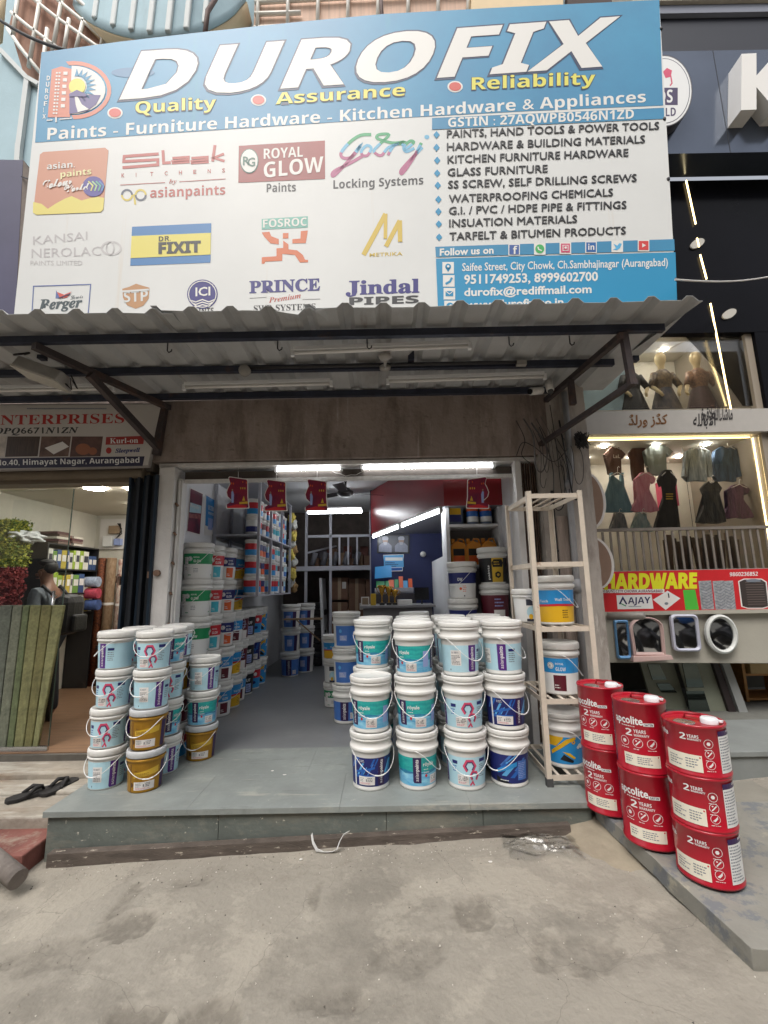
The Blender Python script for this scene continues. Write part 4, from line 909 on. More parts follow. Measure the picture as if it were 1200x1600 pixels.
for (px, py, kd, n, rot, nm) in ((955, 1279, 'tall', 2, -56, 'rear'), (1021, 1332, 'tall', 2, -45, 'middle'), (1113, 1391, 'low', 3, -52, 'front')):
    p = P(px, py, pl=(SA, slab_n)); dd = V((p.x, p.y, 0)).normalized()*.128; c = p+dd; z = slabz(c.y) + .010
    for k in range(n):
        w = ('upper ' if k else 'lower ') if n == 2 else ('lowest ', 'middle ', 'topmost ')[k]
        drum(c.x + .004*k, c.y, z + k*DH[kd], kd, rot + 3*k, f'{w}{"tall" if kd == "tall" else "short"} red metal drum in the {nm} drum stack on the slab', (0, 0))
# prototypes are only mesh holders: drop their scene objects
for o in list(PRO.values()) + list(DP.values()):
    if isinstance(o, bpy.types.Object): bpy.data.objects.remove(o)
# ================================================================ MAIN SIGN BOARD (a flex print; artwork laid out on the board)
sg_c = P(560, 300, Y=3.3); sg_n = V((math.sin(R(2.4)), -math.cos(R(2.4)), 0))
def SGN(x, y, L=0): return P(x, y, pl=(sg_c, sg_n)) + sg_n*(.0016*L)
S = lambda n, rgb, **k: mat('sign_'+n, srgb(*rgb), k.pop('rough', .45), **k)
s_blue = S('blue', (56, 132, 172), var=.05, scale=.8); stain(s_blue, srgb(62, 148, 186), .5, .45, .7, amt=.8); stain(s_blue, srgb(58, 150, 160), 1.2, .60, .75, stretch=(4, 1, .2), amt=.5)
s_white = S('white', (214, 215, 212), var=.03, scale=1.2); stain(s_white, srgb(206, 186, 158), 1.5, .62, .76, stretch=(5, 1, .12), amt=.5)
s_w, s_dk, s_blk = S('lettering_white', (224, 222, 216)), S('dark_blue', (34, 52, 84)), S('black', (52, 52, 54))
s_yel, s_red, s_or = S('yellow', (222, 214, 92)), S('red', (204, 84, 72)), S('orange', (206, 122, 96))
s_navy, s_cyan = S('navy', (52, 48, 120)), S('contact_blue', (36, 140, 184))
sg = thing('signboard', 'large blue and white shop signboard with a big white shop name above the awning', 'sign', tuple(sg_c))
A = Art(-1)
z4 = lambda x, y: (x/2.857, y/2.857)                  # helpers for artwork measured on enlarged crops
z5 = lambda x, y: (20+x/3.529, 210+y/3.529)
z6 = lambda x, y: (360+x/3.636, 200+y/3.636)
hdr_top = [(65, 82), (190, 65), (320, 50), (460, 35), (600, 22), (820, 10), (1030, 0)]
hdr_bot = [(1036, 165), (820, 174), (600, 186), (330, 204), (55, 223)]
A.poly([(65, 82), (190, 65), (320, 50), (460, 35), (600, 22), (820, 10), (1030, 0), (1058, 486), (540, 512), (19, 520), (22, 490)], s_white, 0)
A.poly(hdr_top+hdr_bot, s_blue, 1)
# big name: outline, shadow, face
T = SB('DUROFIX'); up0, up1 = (34/74, -1), (30/77, -1)
A.text(T, (184, 158), (944, 106), 77, s_dk, 2, off=.022, h1=80, up=up0, up1=up1)
A.text(T, (187, 156), (941, 104), 74, s_w, 3, off=.008, h1=77, up=up0, up1=up1)
for t, a, c, h in (('Quality', (212, 178), (338, 170), 18), ('Assurance', (431, 164), (633, 150), 18), ('Reliability', (737, 141), (930, 132), 19)):
    A.text(SB(t), (a[0]-1, a[1]+1), (c[0]+1, c[1]+1), h+1, s_dk, 2, off=.03); A.text(SB(t), a, c, h, s_yel, 3)
A.text(SB('Paints - Furniture Hardware - Kitchen Hardware & Appliances'), (74, 219), (1009, 160), 18.5, s_w, 2, h1=17, up=(.05, -1), up1=(-.04, -1))
for x, y in ((180, 177), (404, 157), (711, 136)): A.ell(x, y, 12, 9, s_w, 2); A.ell(x, y, 9.5, 6.8, s_red, 3)
# emblem
for i, ch in enumerate('DUROFIX'):
    x, y = 76 - i*1.1, 126 + i*10.0; A.text(SB(ch), (x-2.6, y), (x+2.6 if ch != 'I' else x-1.4, y), 7, s_w, 2)
A.poly([z4(*p) for p in ((232, 312), (275, 298), (322, 310), (314, 525), (214, 525))], s_or, 2)
for r in range(13):
    for cx in (256, 268): x, y = z4(cx - r*1.2, 328+r*15); A.rect(x-1.5, y-1.3, x+1.5, y+1.3, s_w, 3)
for r in range(6): x, y = z4(294 - r*2.4, 330+r*29); A.rect(x-3.2, y-2.6, x+3.2, y+2.6, s_w, 3)
arc = [(322+150*math.sin(R(a)), 404-108*math.cos(R(a))) for a in range(0, 181, 12)]
A.poly([z4(*p) for p in [(322, 296)]+arc+[(312, 512)]], s_w, 3)
A.poly([z4(*p) for p in ((312, 430), (340, 410), (370, 425), (452, 428), (430, 470), (390, 500), (312, 512))], S('purple', (84, 72, 130)), 4)
A.poly([z4(*p) for p in ((334, 420), (352, 440), (368, 470), (400, 492), (350, 505), (340, 470))], s_w, 5)
for a in range(-80, 91, 17):
    ca, sa = math.cos(R(a)), math.sin(R(a)); A.poly([z4(345+44*ca-10*sa, 388-44*sa-10*ca), z4(345+88*ca, 388-80*sa), z4(345+44*ca+10*sa, 388-44*sa+10*ca)], s_blue, 4)
A.ell(*z4(347, 390), 13, 12.5, s_yel, 5, 20); A.poly([z4(*p) for p in ((312, 424), (346, 406), (388, 425), (388, 436), (312, 436))], S('purple', (0, 0, 0)), 6)
A.poly([z4(330+168*math.sin(R(a)), 404-130*math.cos(R(a))) for a in range(-12, 185, 12)]+[z4(330+150*math.sin(R(a)), 404-112*math.cos(R(a))) for a in range(184, -13, -12)], s_or, 2)
A.stroke([z4(210, 540), z4(236, 538)], 1.6, s_w, 3); A.stroke([z4(252, 524), z4(252, 548)], 2.4, s_w, 3); A.stroke([z4(268, 535), z4(322, 530)], 1.6, s_w, 3)
A.ell(208, 114, 34, 8, S('stain_teal', (62, 118, 160)), 2, 20)
# tax number strip, list, contact panel
A.poly([(675, 185), (1037, 169), (1037.5, 186), (675, 203)], s_blue, 2); A.stroke([(676, 184), (1037, 168)], 1.4, s_w, 3)
A.text(SB('GSTIN : 27AQWPB0546N1ZD'), (700, 199.5), (990, 186), 14.5, s_w, 3)
for t, x0, y0, x1, y1 in (('PAINTS, HAND TOOLS & POWER TOOLS', 698, 216, 1029, 203), ('HARDWARE & BUILDING MATERIALS', 698, 236, 1007, 224), ('KITCHEN FURNITURE HARDWARE', 699, 256, 981, 245), ('GLASS FURNITURE', 699, 276, 855, 270), ('SS SCREW, SELF DRILLING SCREWS', 700, 295, 994, 284.5), ('WATERPROOFING CHEMICALS', 701, 317, 957, 307), ('G.I. / PVC / HDPE PIPE & FITTINGS', 701, 336, 978, 326.5), ('INSUATION MATERIALS', 701.5, 355.5, 901, 348.5), ('TARFELT & BITUMEN PRODUCTS', 702, 376, 977, 366.5)):
    A.text(t, (x0, y0), (x1, y1), 11.5, s_blk, 2); A.text(t, (x0+.7, y0), (x1+.7, y1), 11.5, s_blk, 3); A.text(t, (x0+.35, y0-.35), (x1+.35, y1-.35), 11.5, s_blk, 4)
    x, y = x0-16, y0-5; A.poly([(x-5, y), (x, y-6), (x+5, y), (x, y+6)], s_cyan, 2)
A.poly([(680, 386), (1053, 374), (1054, 392), (681, 402)], s_blue, 2); A.poly([(681, 404.5), (1055, 394.5), (1058, 485), (685, 502)], s_cyan, 2)
A.text('Follow us on', (687, 400), (771, 396.5), 10.5, s_w, 3, off=.03)
ic = lambda n, rgb: S('icon_'+n, rgb)
for i, x in enumerate((803, 843, 883, 923, 964, 1005)):
    y = 391 - (x-803)*.033; A.rect(x-9, y-9, x+9, y+9, s_w, 3)
    if i == 0: A.rect(x-7.5, y-7.5, x+7.5, y+7.5, ic('dblue', (62, 92, 156)), 4); A.text(SB('f'), (x-2, y+7), (x+5, y+7), 12, s_w, 5)
    if i == 1: A.ell(x, y, 7, 7, ic('green', (66, 170, 92)), 4); A.stroke([(x-3, y-3), (x-2, y+1), (x+3, y+3)], 2, s_w, 5)
    if i == 2: A.rect(x-7, y-7, x+7, y+7, ic('pink', (202, 70, 108)), 4); A.rect(x-4.6, y-4.6, x+4.6, y+4.6, s_w, 5); A.rect(x-3.4, y-3.4, x+3.4, y+3.4, ic('pink', (0, 0, 0)), 6); A.ell(x, y, 2, 2, s_w, 7, 10)
    if i == 3: A.rect(x-7.5, y-7.5, x+7.5, y+7.5, ic('lblue', (38, 96, 160)), 4); A.text(SB('in'), (x-4.6, y+4.5), (x+4.8, y+4.5), 9, s_w, 5)
    if i == 4: A.poly([(x-7, y+5), (x-2, y+3), (x-6, y-4), (x, y-1), (x+3, y-5), (x+7, y-4), (x+4, y+3), (x-1, y+6)], ic('tw', (86, 172, 216)), 4)
    if i == 5: A.rect(x-7.5, y-7, x+7.5, y+7, ic('yt', (206, 60, 56)), 4); A.poly([(x-2.5, y-3.5), (x+3.5, y), (x-2.5, y+3.5)], s_w, 5)
for i, (x, y) in enumerate(((700, 419), (701, 439.5), (702, 459.5), (703, 479.5))):
    A.rect(x-9, y-9, x+9, y+9, s_w, 3)
    if i == 0: A.ell(x, y-1.5, 4.6, 4.8, s_cyan, 4, 14); A.poly([(x-4, y), (x+4, y), (x, y+7)], s_cyan, 4); A.ell(x, y-1.8, 2, 2, s_w, 5, 10)
    if i == 1: A.stroke([(x+5, y-5), (x+2, y+1), (x-5, y+5)], 3.4, s_cyan, 4)
    if i == 2: A.rect(x-6, y-4, x+6, y+4, s_cyan, 4); A.stroke([(x-6, y-4), (x, y+1), (x+6, y-4)], 1.2, s_w, 5)
    if i == 3: A.ell(x, y, 6, 6, s_cyan, 4, 14); A.ell(x+1, y, 2.6, 3, s_w, 5, 10)
A.text('Saifee Street, City Chowk, Ch.Sambhajinagar (Aurangabad)', (722, 424), (1043, 416), 12, s_w, 3, off=.012)
A.text('9511749253, 8999602700', (725, 444), (934, 439), 13.5, s_w, 3, off=.025)
A.text('durofix@rediffmail.com', (725, 463), (924, 458), 12, s_w, 3, off=.025)
A.text('www.durofix.co.in', (728, 483), (880, 478), 12, s_w, 3, off=.025)
# ---- logos
q = lambda pts, f: [f(*p) for p in pts]
asp = S('asian_orange', (200, 142, 116)); lem = S('asian_lemon', (222, 208, 112))
A.poly(q([(150, 112), (168, 98), (510, 74), (528, 90), (500, 415), (485, 430), (130, 445), (112, 432)], z5), asp, 1)
A.poly(q([(114, 374), (160, 385), (195, 412), (235, 385), (290, 355), (325, 342), (380, 366), (430, 352), (470, 345), (506, 352), (500, 415), (485, 430), (130, 445), (112, 432)], z5), lem, 2)
A.text(SB('asian.'), z5(190, 196), z5(345, 184), 9.5, s_w, 3); A.text(SB('paints'), z5(265, 240), z5(435, 222), 9.5, S('pale_yellow', (232, 226, 170)), 3)
A.text(SC_('Colour'), z5(168, 305), z5(330, 278), 14, s_w, 4, off=.03); A.text(SC_('World'), z5(285, 322), z5(425, 308), 12, s_w, 4, off=.03)
A.ell(*z5(446, 290), 17, 16, S('ball_purple', (86, 78, 150)), 3)
for k, (dx, cc) in enumerate(((-6, (214, 210, 120)), (0, (168, 204, 150)), (6, (110, 180, 150)), (11, (96, 140, 190)))):
    x, y = z5(440, 262); A.stroke([(x+dx, y), (x+dx+7, y+7), (x+dx+4, y+15)], 2.2, S('ball%d' % k, cc), 4)
slk = S('sleek_red', (178, 92, 84)); thin = S('thin_grey', (120, 116, 116))
def stk(pts, w, m=slk, L=1, f=z5): A.stroke(q(pts, f), w, m, L)
stk([(805, 108), (615, 122), (612, 150), (800, 140), (800, 168), (605, 184)], 4.6); stk([(828, 88), (832, 158), (872, 156)], 4.6)
for x in (880, 985): stk([(x, 132), (x+88, 126), (x+88, 142), (x+2, 150), (x+4, 158), (x+96, 152)], 4.2)
stk([(1115, 60), (1102, 150)], 4.6); stk([(1165, 108), (1108, 130), (1168, 148)], 4.2)
for i, ch in enumerate('KITCHENS'): x, y = z5(608+80*i*.99, 238-i*4.0); A.text(ch, (x-2.4, y), (x+2.4 if ch != 'I' else x-1.6, y), 6, slk, 1, off=.02)
stk([(592, 280), (840, 266)], 1, slk); stk([(918, 262), (1174, 246)], 1, slk); A.text(SI('by'), z5(862, 272), z5(903, 270), 7, slk, 1)
for x, c1, c2 in ((630, (210, 190, 90), (90, 96, 110)), (705, (90, 96, 110), (210, 190, 90))):
    X, Y = z5(x, 335); A.stroke([(X+8*math.cos(R(a)), Y+8*math.sin(R(a))) for a in range(0, 181, 20)], 3, S('ap%d' % x, c1), 1); A.stroke([(X+8*math.cos(R(a)), Y+8*math.sin(R(a))) for a in range(180, 361, 20)], 3, S('apb%d' % x, c2), 1)
stk([(668, 330), (676, 388)], 3, S('ap630', (0, 0, 0)))
A.text(SB('asianpaints'), z5(757, 350), z5(1172, 332), 15, slk, 1)
rgm = S('royal_maroon', (150, 72, 68), var=.15, scale=1.4)
A.poly(q([(48, 102), (537, 72), (538, 290), (45, 312)], z6), rgm, 1); A.ell(*z6(108, 190), 14.5, 19.5, S('royal_green', (70, 110, 96)), 2); A.ell(*z6(108, 190), 13, 18, s_w, 3)
A.text('R', z6(72, 215), z6(112, 213), 13, S('royal_green', (0, 0, 0)), 4, off=.02); A.text('G', z6(98, 222), z6(142, 220), 13, S('royal_green', (0, 0, 0)), 4, off=.02)
A.text(SB('ROYAL'), z6(190, 178), z6(412, 165), 16, s_w, 2); A.text(SB('GLOW'), z6(190, 285), z6(528, 250), 24, s_w, 2); A.text(SB('Paints'), z6(206, 365), z6(372, 360), 13, s_blk, 1)
gg, gb, gp = S('godrej_green', (70, 160, 110)), S('godrej_blue', (110, 176, 208)), S('godrej_pink', (176, 98, 134))
def gst(pts, w=4.5):
    def cr_(P_):
        o = []
        for i in range(len(P_)-1):
            p0, p1, p2, p3 = [V(P_[max(0, min(len(P_)-1, i+k))]) for k in (-1, 0, 1, 2)]
            for k in range(5): t_ = k/5; v = .5*((2*p1)+(p2-p0)*t_+(2*p0-5*p1+4*p2-p3)*t_**2+(3*p1-p0-3*p2+p3)*t_**3); o.append((v.x, v.y))
        return o + [P_[-1]]
    f = cr_(pts); seg = [(f[i], f[i+1]) for i in range(len(f)-1)]
    cur = []; cm = None
    for a, c in seg:
        y = (a[1]+c[1])/2; m = gg if y < 92 else (gb if y < 140 else gp)
        if m is not cm and cur: A.stroke(q(cur, z6), w, cm, 1); cur = []
        if not cur: cur = [a]
        cur.append(c); cm = m
    A.stroke(q(cur, z6), w, cm, 1)
gst([(800, 38), (740, 42), (680, 80), (630, 140), (640, 170), (690, 165), (740, 100), (700, 150), (650, 210), (590, 270), (578, 262), (600, 240), (680, 200), (750, 160)], 5)
gst([(750, 160), (745, 130), (775, 100), (800, 115), (780, 155), (750, 158)]); gst([(830, 150), (815, 130), (840, 100), (900, 40), (845, 38), (835, 60), (920, 85), (985, 80), (900, 110), (860, 155), (830, 150)])
gst([(895, 155), (925, 105), (960, 90), (985, 100)]); gst([(985, 130), (1040, 85), (1020, 75), (985, 110), (1000, 135), (1045, 115)]); gst([(1085, 85), (1040, 170), (980, 255), (968, 245), (1000, 205), (1090, 110)], 5); A.ell(*z6(1116, 52), 4, 3.4, gb, 1, 10)
A.text(SB('Locking Systems'), z6(585, 345), z6(1096, 320), 13, s_blk, 1)
fnt = S('faded_grey', (188, 184, 184)); 
A.text('KANSAI', z5(112, 610), z5(412, 582), 13, fnt, 1); A.text('NEROLAC', z5(104, 682), z5(488, 668), 14, fnt, 1); A.text('PAINTS LIMITED', z5(98, 722), z5(384, 722), 7, S('faded_grey2', (196, 193, 192)), 1)
A.stroke([(174+15*math.cos(R(a)), 388+10*math.sin(R(a))) for a in range(0, 360, 24)], 3, S('faded_grey2', (0, 0, 0)), 1, closed=True); A.stroke([(172+6*math.cos(R(a)), 388+10*math.sin(R(a))) for a in range(0, 360, 30)], 1.5, S('faded_grey2', (0, 0, 0)), 2, closed=True)
fxb, fxy = S('fix_blue', (66, 122, 176)), S('fix_yellow', (220, 208, 104))
A.poly(q([(658, 510), (1095, 490), (1090, 708), (648, 725)], z5), fxb, 1); A.poly(q([(656, 562), (1093, 544), (1091, 664), (650, 684)], z5), fxy, 2)
A.text(SB('DR.'), z5(806, 592), z5(872, 588), 7.5, s_blk, 3); A.text(SB('FIXIT'), z5(804, 660), z5(1038, 650), 17, s_blk, 3, off=.03)
A.poly(q([(178, 518), (440, 502), (440, 566), (178, 578)], z6), S('fos_teal', (118, 178, 164)), 1); A.text(SB('FOSROC'), z6(186, 568), z6(434, 556), 12.5, s_w, 2)
fo = S('fos_orange', (206, 110, 66))
for pts in ([(298, 598), (330, 597), (330, 628), (298, 629)], [(178, 594), (222, 590), (232, 615), (275, 632), (275, 662), (228, 656), (192, 618)], [(400, 586), (440, 583), (438, 600), (428, 655), (352, 656), (352, 632), (398, 629)], [(300, 640), (330, 662), (330, 690), (380, 696), (412, 722), (424, 748), (441, 750), (441, 764), (395, 765), (366, 722), (295, 716), (295, 755), (198, 760), (193, 772), (178, 772), (178, 735), (262, 729), (262, 684), (300, 682)]): A.poly(q(pts, z6), fo, 1)
me_ = S('metrika_gold', (206, 178, 74)); stk([(756, 722), (882, 488)], 7.5, me_, 1, z6); stk([(882, 488), (880, 630)], 5.5, me_, 2, z6); stk([(884, 674), (962, 526)], 7, me_, 1, z6); stk([(962, 526), (964, 648)], 7, me_, 2, z6); A.text('METRIKA', z6(790, 732), z6(978, 724), 5.5, me_, 1, off=.01)
A.stroke(q([(415, 1000), (430, 828), (115, 838), (105, 1010)], z5), 1.6, S('berger_blue', (92, 108, 160)), 1)
A.text(SI('Berger'), z5(142, 968), z5(384, 952), 16.5, S('berger_grey', (72, 84, 88)), 1, off=.02); A.poly(q([(240, 860), (262, 905), (236, 905)], z5), S('berger_blue', (0, 0, 0)), 1); A.poly(q([(262, 905), (245, 870), (285, 885), (325, 868), (300, 900)], z5), s_red, 2); stk([(255, 905), (320, 880)], 1.5, s_dk, 3); A.text(SC_('Lewis'), z5(318, 912), z5(388, 902), 7, S('berger_grey', (0, 0, 0)), 1)
stp = S('stp_brown', (186, 140, 98)); A.poly(q([(604, 852), (640, 842), (680, 824), (720, 836), (754, 846), (750, 905), (720, 945), (678, 962), (630, 942), (608, 900)], z5), stp, 1)
A.text(SB('STP'), z5(612, 928), z5(746, 918), 17, s_white, 2); A.stroke(q([(606, 868), (752, 858)], z5), 3, s_white, 3)
A.ell(*z5(1046, 882), 24, 23, s_navy, 1, 28); A.stroke([(z5(1046, 882)[0]+21.5*math.cos(R(a)), z5(1046, 882)[1]+20.5*math.sin(R(a))) for a in range(0, 360, 15)], 1.4, s_w, 2, closed=True)
A.text('ICI', z5(1008, 893), z5(1090, 888), 13, s_w, 2, off=.02)
for k in range(3): stk([(975+14*k, 915+k*16), (1010, 925+k*14), (1046, 912+k*14), (1082, 925+k*12), (1118-14*k, 910+k*16)], 1.8, s_w, 2)
A.text(SB('PAINTS'), z5(980, 992), z5(1108, 986), 8.5, s_blk, 1)
A.text(SR('PRINCE'), z6(108, 938), z6(510, 922), 19, s_navy, 1, off=.02); A.text(SI('Premium'), z6(218, 994), z6(400, 966), 8.5, S('prince_red', (186, 84, 70)), 1); stk([(110, 968), (205, 962)], .7, thin, 1, z6); stk([(410, 975), (510, 972)], .7, thin, 1, z6)
A.text(SR('SWR SYSTEMS'), z6(132, 1044), z6(484, 1032), 10, s_blk, 1); A.text(SR('Jindal'), z6(655, 948), z6(1074, 934), 22, s_navy, 1, off=.02); A.text(SB('PIPES'), z6(675, 1006), z6(1070, 994), 11.5, s_blk, 1, off=.02)
A.build('printed_face', SGN, sg)
# board thickness: an edge frame and back bars
b = MB(); fr = [(65, 81), (320, 49.4), (600, 21.4), (1030, -.6), (1058, 486), (540, 512), (19, 520), (22, 490)]
b.prism(fr, lambda x, y: SGN(x, y, -1), -sg_n*.05); part('backing', b, mat('sign_edge', srgb(150, 144, 140), .6, var=.1), sg)
b = MB(); o = SGN(318, 48) - sg_n*.03
b.tube([o + V((0, 0, -.05)), o + V((-.01, .05, .35)), o + V((-.06, .3, .9)), o + V((-.05, .55, 1.6))], .022, 8); part('stay_rod', b, mat('rust_rod', srgb(82, 58, 50), .7, var=.3, scale=20), sg)
b = MB(); o2 = SGN(597, 22) - sg_n*.03; b.tube([o2 + V((0, 0, -.05)), o2 + V((0, .5, 1.2))], .02, 8); part('stay_rod', b, mat('rust_rod', (0, 0, 0)), sg)
for x in (70, 640, 985):
    b = MB(); o3 = SGN(x, 430) - sg_n*.075; b.bar((o3.x, o3.y, 3.22), (o3.x, o3.y, 5.2), .05); part('upright', b, m_frame, sg)
for px, py in ((1033, 45), (1038, 186), (1044, 280), (1056, 437)):
    b = MB(); o4 = SGN(px, py) ; b.blob(o4, (.016, .012, .02), px, .2); part('tie', b, m_dk, sg)
# ================================================================ INSIDE THE PAINT SHOP
def pp_(pts, o, k): return [(o[0]+x/k, o[1]+y/k) for x, y in pts]
def flat(name, quad, fn, base, label, cat, art=None, group=None, th=.006, nv=V((0, -1, 0))):
    """thin printed board: real thickness behind the print"""
    c = sum((fn(*p) for p in quad), V((0, 0, 0)))/len(quad); t = thing(name, label, cat, tuple(c), group)
    b = MB(); b.prism(quad, lambda x, y: fn(x, y) - nv*.001, -nv*th); part('board', b, base, t)
    A = Art(-1)
    if art: art(A)
    A.build('print', lambda x, y, L: fn(x, y) + nv*(.0008*L+.0004), t); return t
k7 = lambda pts: pp_(pts, (260, 720), 4.615)
XL = lambda x, y: P(x, y, X=-2.114)
pm, pb = mat('poster_maroon', srgb(134, 44, 70), .3, col2=srgb(60, 34, 52), scale=4), mat('poster_blue', srgb(44, 132, 200), .3, var=.15, scale=5)
def a1(A):
    A.poly(k7([(175, 200), (262, 240), (240, 530), (150, 505)]), pm, 0); A.poly(k7([(172, 300), (252, 325), (248, 380), (165, 370)]), K['pale'], 1); A.poly(k7([(162, 378), (248, 390), (245, 420), (160, 410)]), mat('poster_rose', srgb(150, 90, 90), .4, var=.4, scale=20), 1)
    A.text(SR('Royale'), k7([(170, 330)])[0], k7([(235, 350)])[0], 6, K['white'], 2)
def a2(A):
    A.poly(k7([(288, 250), (362, 292), (352, 488), (280, 466)]), pb, 0); A.poly(k7([(280, 466), (352, 488), (348, 540), (276, 530)]), K['stick'], 1); A.poly(k7([(300, 410), (335, 420), (330, 500), (298, 495)]), K['lav'], 2)
    A.text(SB('ULTIMA'), k7([(300, 350)])[0], k7([(350, 370)])[0], 7, K['white'], 2); A.text(SB('PROTEK'), k7([(302, 385)])[0], k7([(346, 400)])[0], 4, K['stick'], 2)
flat('poster', k7([(172, 190), (266, 236), (244, 540), (147, 512)]), XL, K['stick'], 'maroon poster on the white left wall above the green banded buckets', 'poster', a1, 'posters on the left wall', .004, V((1, 0, 0)))
flat('poster', k7([(286, 244), (366, 290), (354, 545), (274, 534)]), XL, K['stick'], 'bright blue poster on the left wall beside the maroon one', 'poster', a2, 'posters on the left wall', .004, V((1, 0, 0)))
# white steel shelf along the left wall with tins
sh = thing('wall_shelf', 'white steel wall shelf packed with small paint tins on the left wall', 'shelf', (-1.78, 6.2, 1.3))
SX0, SX1, SY0, SY1 = -2.11, -1.545, 5.40, 7.2
for y in (SY0, 5.98, 6.6, SY1):
    for x in (SX0+.02, SX1): b = MB(); b.bar((x, y, 1.30), (x, y, 2.74), .032, .032, (0, 1, 0)); part('upright', b, m_wsteel, sh)
for z in (1.31, 2.05, 2.73): b = MB(); b.box(SX0, SX1+.02, SY0-.02, SY1+.02, z-.018, z); part('board', b, m_wsteel, sh)
TINS = {}
for nm, top, low in (('red', 'red', 'sky'), ('orange', 'navy', 'orange'), ('navy', 'white', 'navy'), ('maroon', 'maroon', 'white'), ('teal', 'aqua', 'white'), ('pale', 'pale', 'mid')):
    b = MB(); r, h = .080, .225
    b.lathe([(0, 0), (r, 0), (r, .03)], 20); b.m = 2; b.lathe([(r, .03), (r, .10)], 20); b.m = 1; b.lathe([(r, .10), (r, .175)], 20); b.m = 0
    b.lathe([(r, .175), (r+.001, .19), (r+.005, .192), (r+.005, h-.006), (r, h), (r-.01, h), (r-.014, h-.006), (0, h-.006)], 20)
    TINS[nm] = part('tin_'+nm, b, [m_white, K[top], K[low]])
tn = ['red', 'orange', 'navy', 'maroon', 'teal', 'pale']
wrd = ['nearest', 'second', 'third', 'fourth', 'fifth', 'sixth', 'seventh', 'eighth', 'ninth', 'farthest']
col_ = ['red over blue', 'navy over orange', 'white over navy', 'maroon banded', 'aqua banded', 'pale blue banded']
rnd = random.Random(9)
for bay, z0 in (('lower', 1.31), ('upper', 2.05)):
    for tier in range(3 if bay == 'lower' else 2):
        for k in range(10):
            i = ([0, 1, 1, 5, 0, 0, 3, 4, 3, 5] if bay == 'lower' else [0, 0, 3, 0, 3, 0, 4, 5, 4, 5])[k] if rnd.random() < .8 else rnd.randrange(6)
            o = TINS[tn[i]].copy(); COL.objects.link(o); o.name = 'paint_tin'
            o.location = (-1.66+rnd.uniform(-.01, .01), SY0+.10+.176*k, z0+.001+.226*tier); o.rotation_euler.z = rnd.uniform(0, 6)
            setp(o, f'{col_[i]} small tin, {wrd[k]} in the {("bottom", "middle", "top")[tier]} tier, {bay} shelf bay', 'tin', 'small tins on the wall shelf')
for o in TINS.values(): bpy.data.objects.remove(o)
# yellow and white gloves and brushes hanging at the far end of the shelf
random.seed(5)
for i in range(12):
    z = 2.55 - .105*i; cl = [srgb(196, 176, 84), srgb(190, 190, 186), srgb(150, 120, 80)][i % 3]
    b = MB(); b.blob((-1.56+.03*(i % 2), 7.36+.05*(i % 3), z), (.06, .06, .09), i, .55, 3, 2.2)
    solo('glove_bundle', b, mat('cloth%d' % (i % 3), cl, .85, var=.25, scale=20), f'{["yellow", "white", "tan"][i % 3]} bundle, {ORD[0] if i == 11 else wrd[i] if i < 10 and i else ("topmost" if i == 0 else "last but one")} down the hanging column past the shelf', 'bundle', 'bundles hanging past the tin shelf', loc=(-1.55, 7.36, z))
# black folded sheets piled at the end of the aisle
m_blk = mat('black_plastic', (.02, .02, .022), .35, bump=.5, bscale=18)
for i in range(9):
    b = MB(); x, y, z = -1.30+.03*math.sin(i*2.1), 8.35, .02+.122*i
    g = bmesh.ops.create_cube(b.bm, size=1); 
    bmesh.ops.subdivide_edges(b.bm, edges=b.bm.edges[:], cuts=4, use_grid_fill=True)
    for v in b.bm.verts: v.co = V((x+v.co.x*.34, y+v.co.y*.30, z+.06+v.co.z*.115)) + .022*noise.noise_vector(v.co*3+V((i*3, 0, 0)))
    solo('folded_tarp', b, m_blk, f'black folded plastic sheet, {(ORD+["sixth from floor", "seventh from floor", "eighth from floor", "topmost"])[i]} in the pile ending the aisle', 'tarp', 'black folded sheets piled at the aisle end', loc=(x, y, z), sub=1)
b = MB(); b.box(-1.62, -1.02, 7.18, 7.30, .88, .905); b.bar((-1.42, 7.2, .88), (-1.05, 7.25, .55), .02); solo('plank', b, mat('pale_wood', (0, 0, 0)), 'pale wooden plank with a strut jutting out from the blue buckets', 'plank', loc=(-1.3, 7.2, .9))
b = MB(); b.hexa([V((-1.13, 8.1, .02)), V((-1.09, 8.1, .02)), V((-1.06, 8.5, .02)), V((-1.10, 8.5, .02)), V((-1.20, 8.1, 1.55)), V((-1.16, 8.1, 1.55)), V((-1.14, 8.5, 1.55)), V((-1.18, 8.5, 1.55))]); solo('white_board', b, m_wall, 'tall white board leaning near the store room doorway', 'board', loc=(-1.12, 8.3, .02))
# cartons in the store room
m_carton = mat('carton', srgb(112, 84, 68), .85, var=.12, scale=6)
m_tape = mat('carton_tape', srgb(150, 128, 104), .4)
m_cl = mat('carton_label', srgb(190, 186, 180), .6)
ci = 0
for cx in range(3):
    for cz in range(4):
        w, h = .30, (.38, .36, .34, .40)[(cx+cz) % 4]; x = -.99+.315*cx; z = .0 + .385*cz
        t = thing('carton', f'brown carton, {ORD[cz] if cz < 3 else "topmost"} in the {("left", "middle", "right")[cx]} carton stack of the dark store room', 'carton', (x+.15, 8.3, z), 'cartons stacked in the store room')
        b = MB(); b.box(x, x+w, 8.2+.03*((cx*cz) % 2), 8.6, z+.001, z+h); part('box', b, m_carton, t, bevel=.006)
        b = MB(); b.box(x+.12, x+.18, 8.197+.03*((cx*cz) % 2), 8.2+.03*((cx*cz) % 2), z+.002, z+h-.002); part('tape', b, m_tape, t)
        if (cx+cz) % 2: b = MB(); b.box(x+.20, x+.27, 8.196+.03*((cx*cz) % 2), 8.1995+.03*((cx*cz) % 2), z+h*.5, z+h*.8); part('sticker', b, m_cl, t)
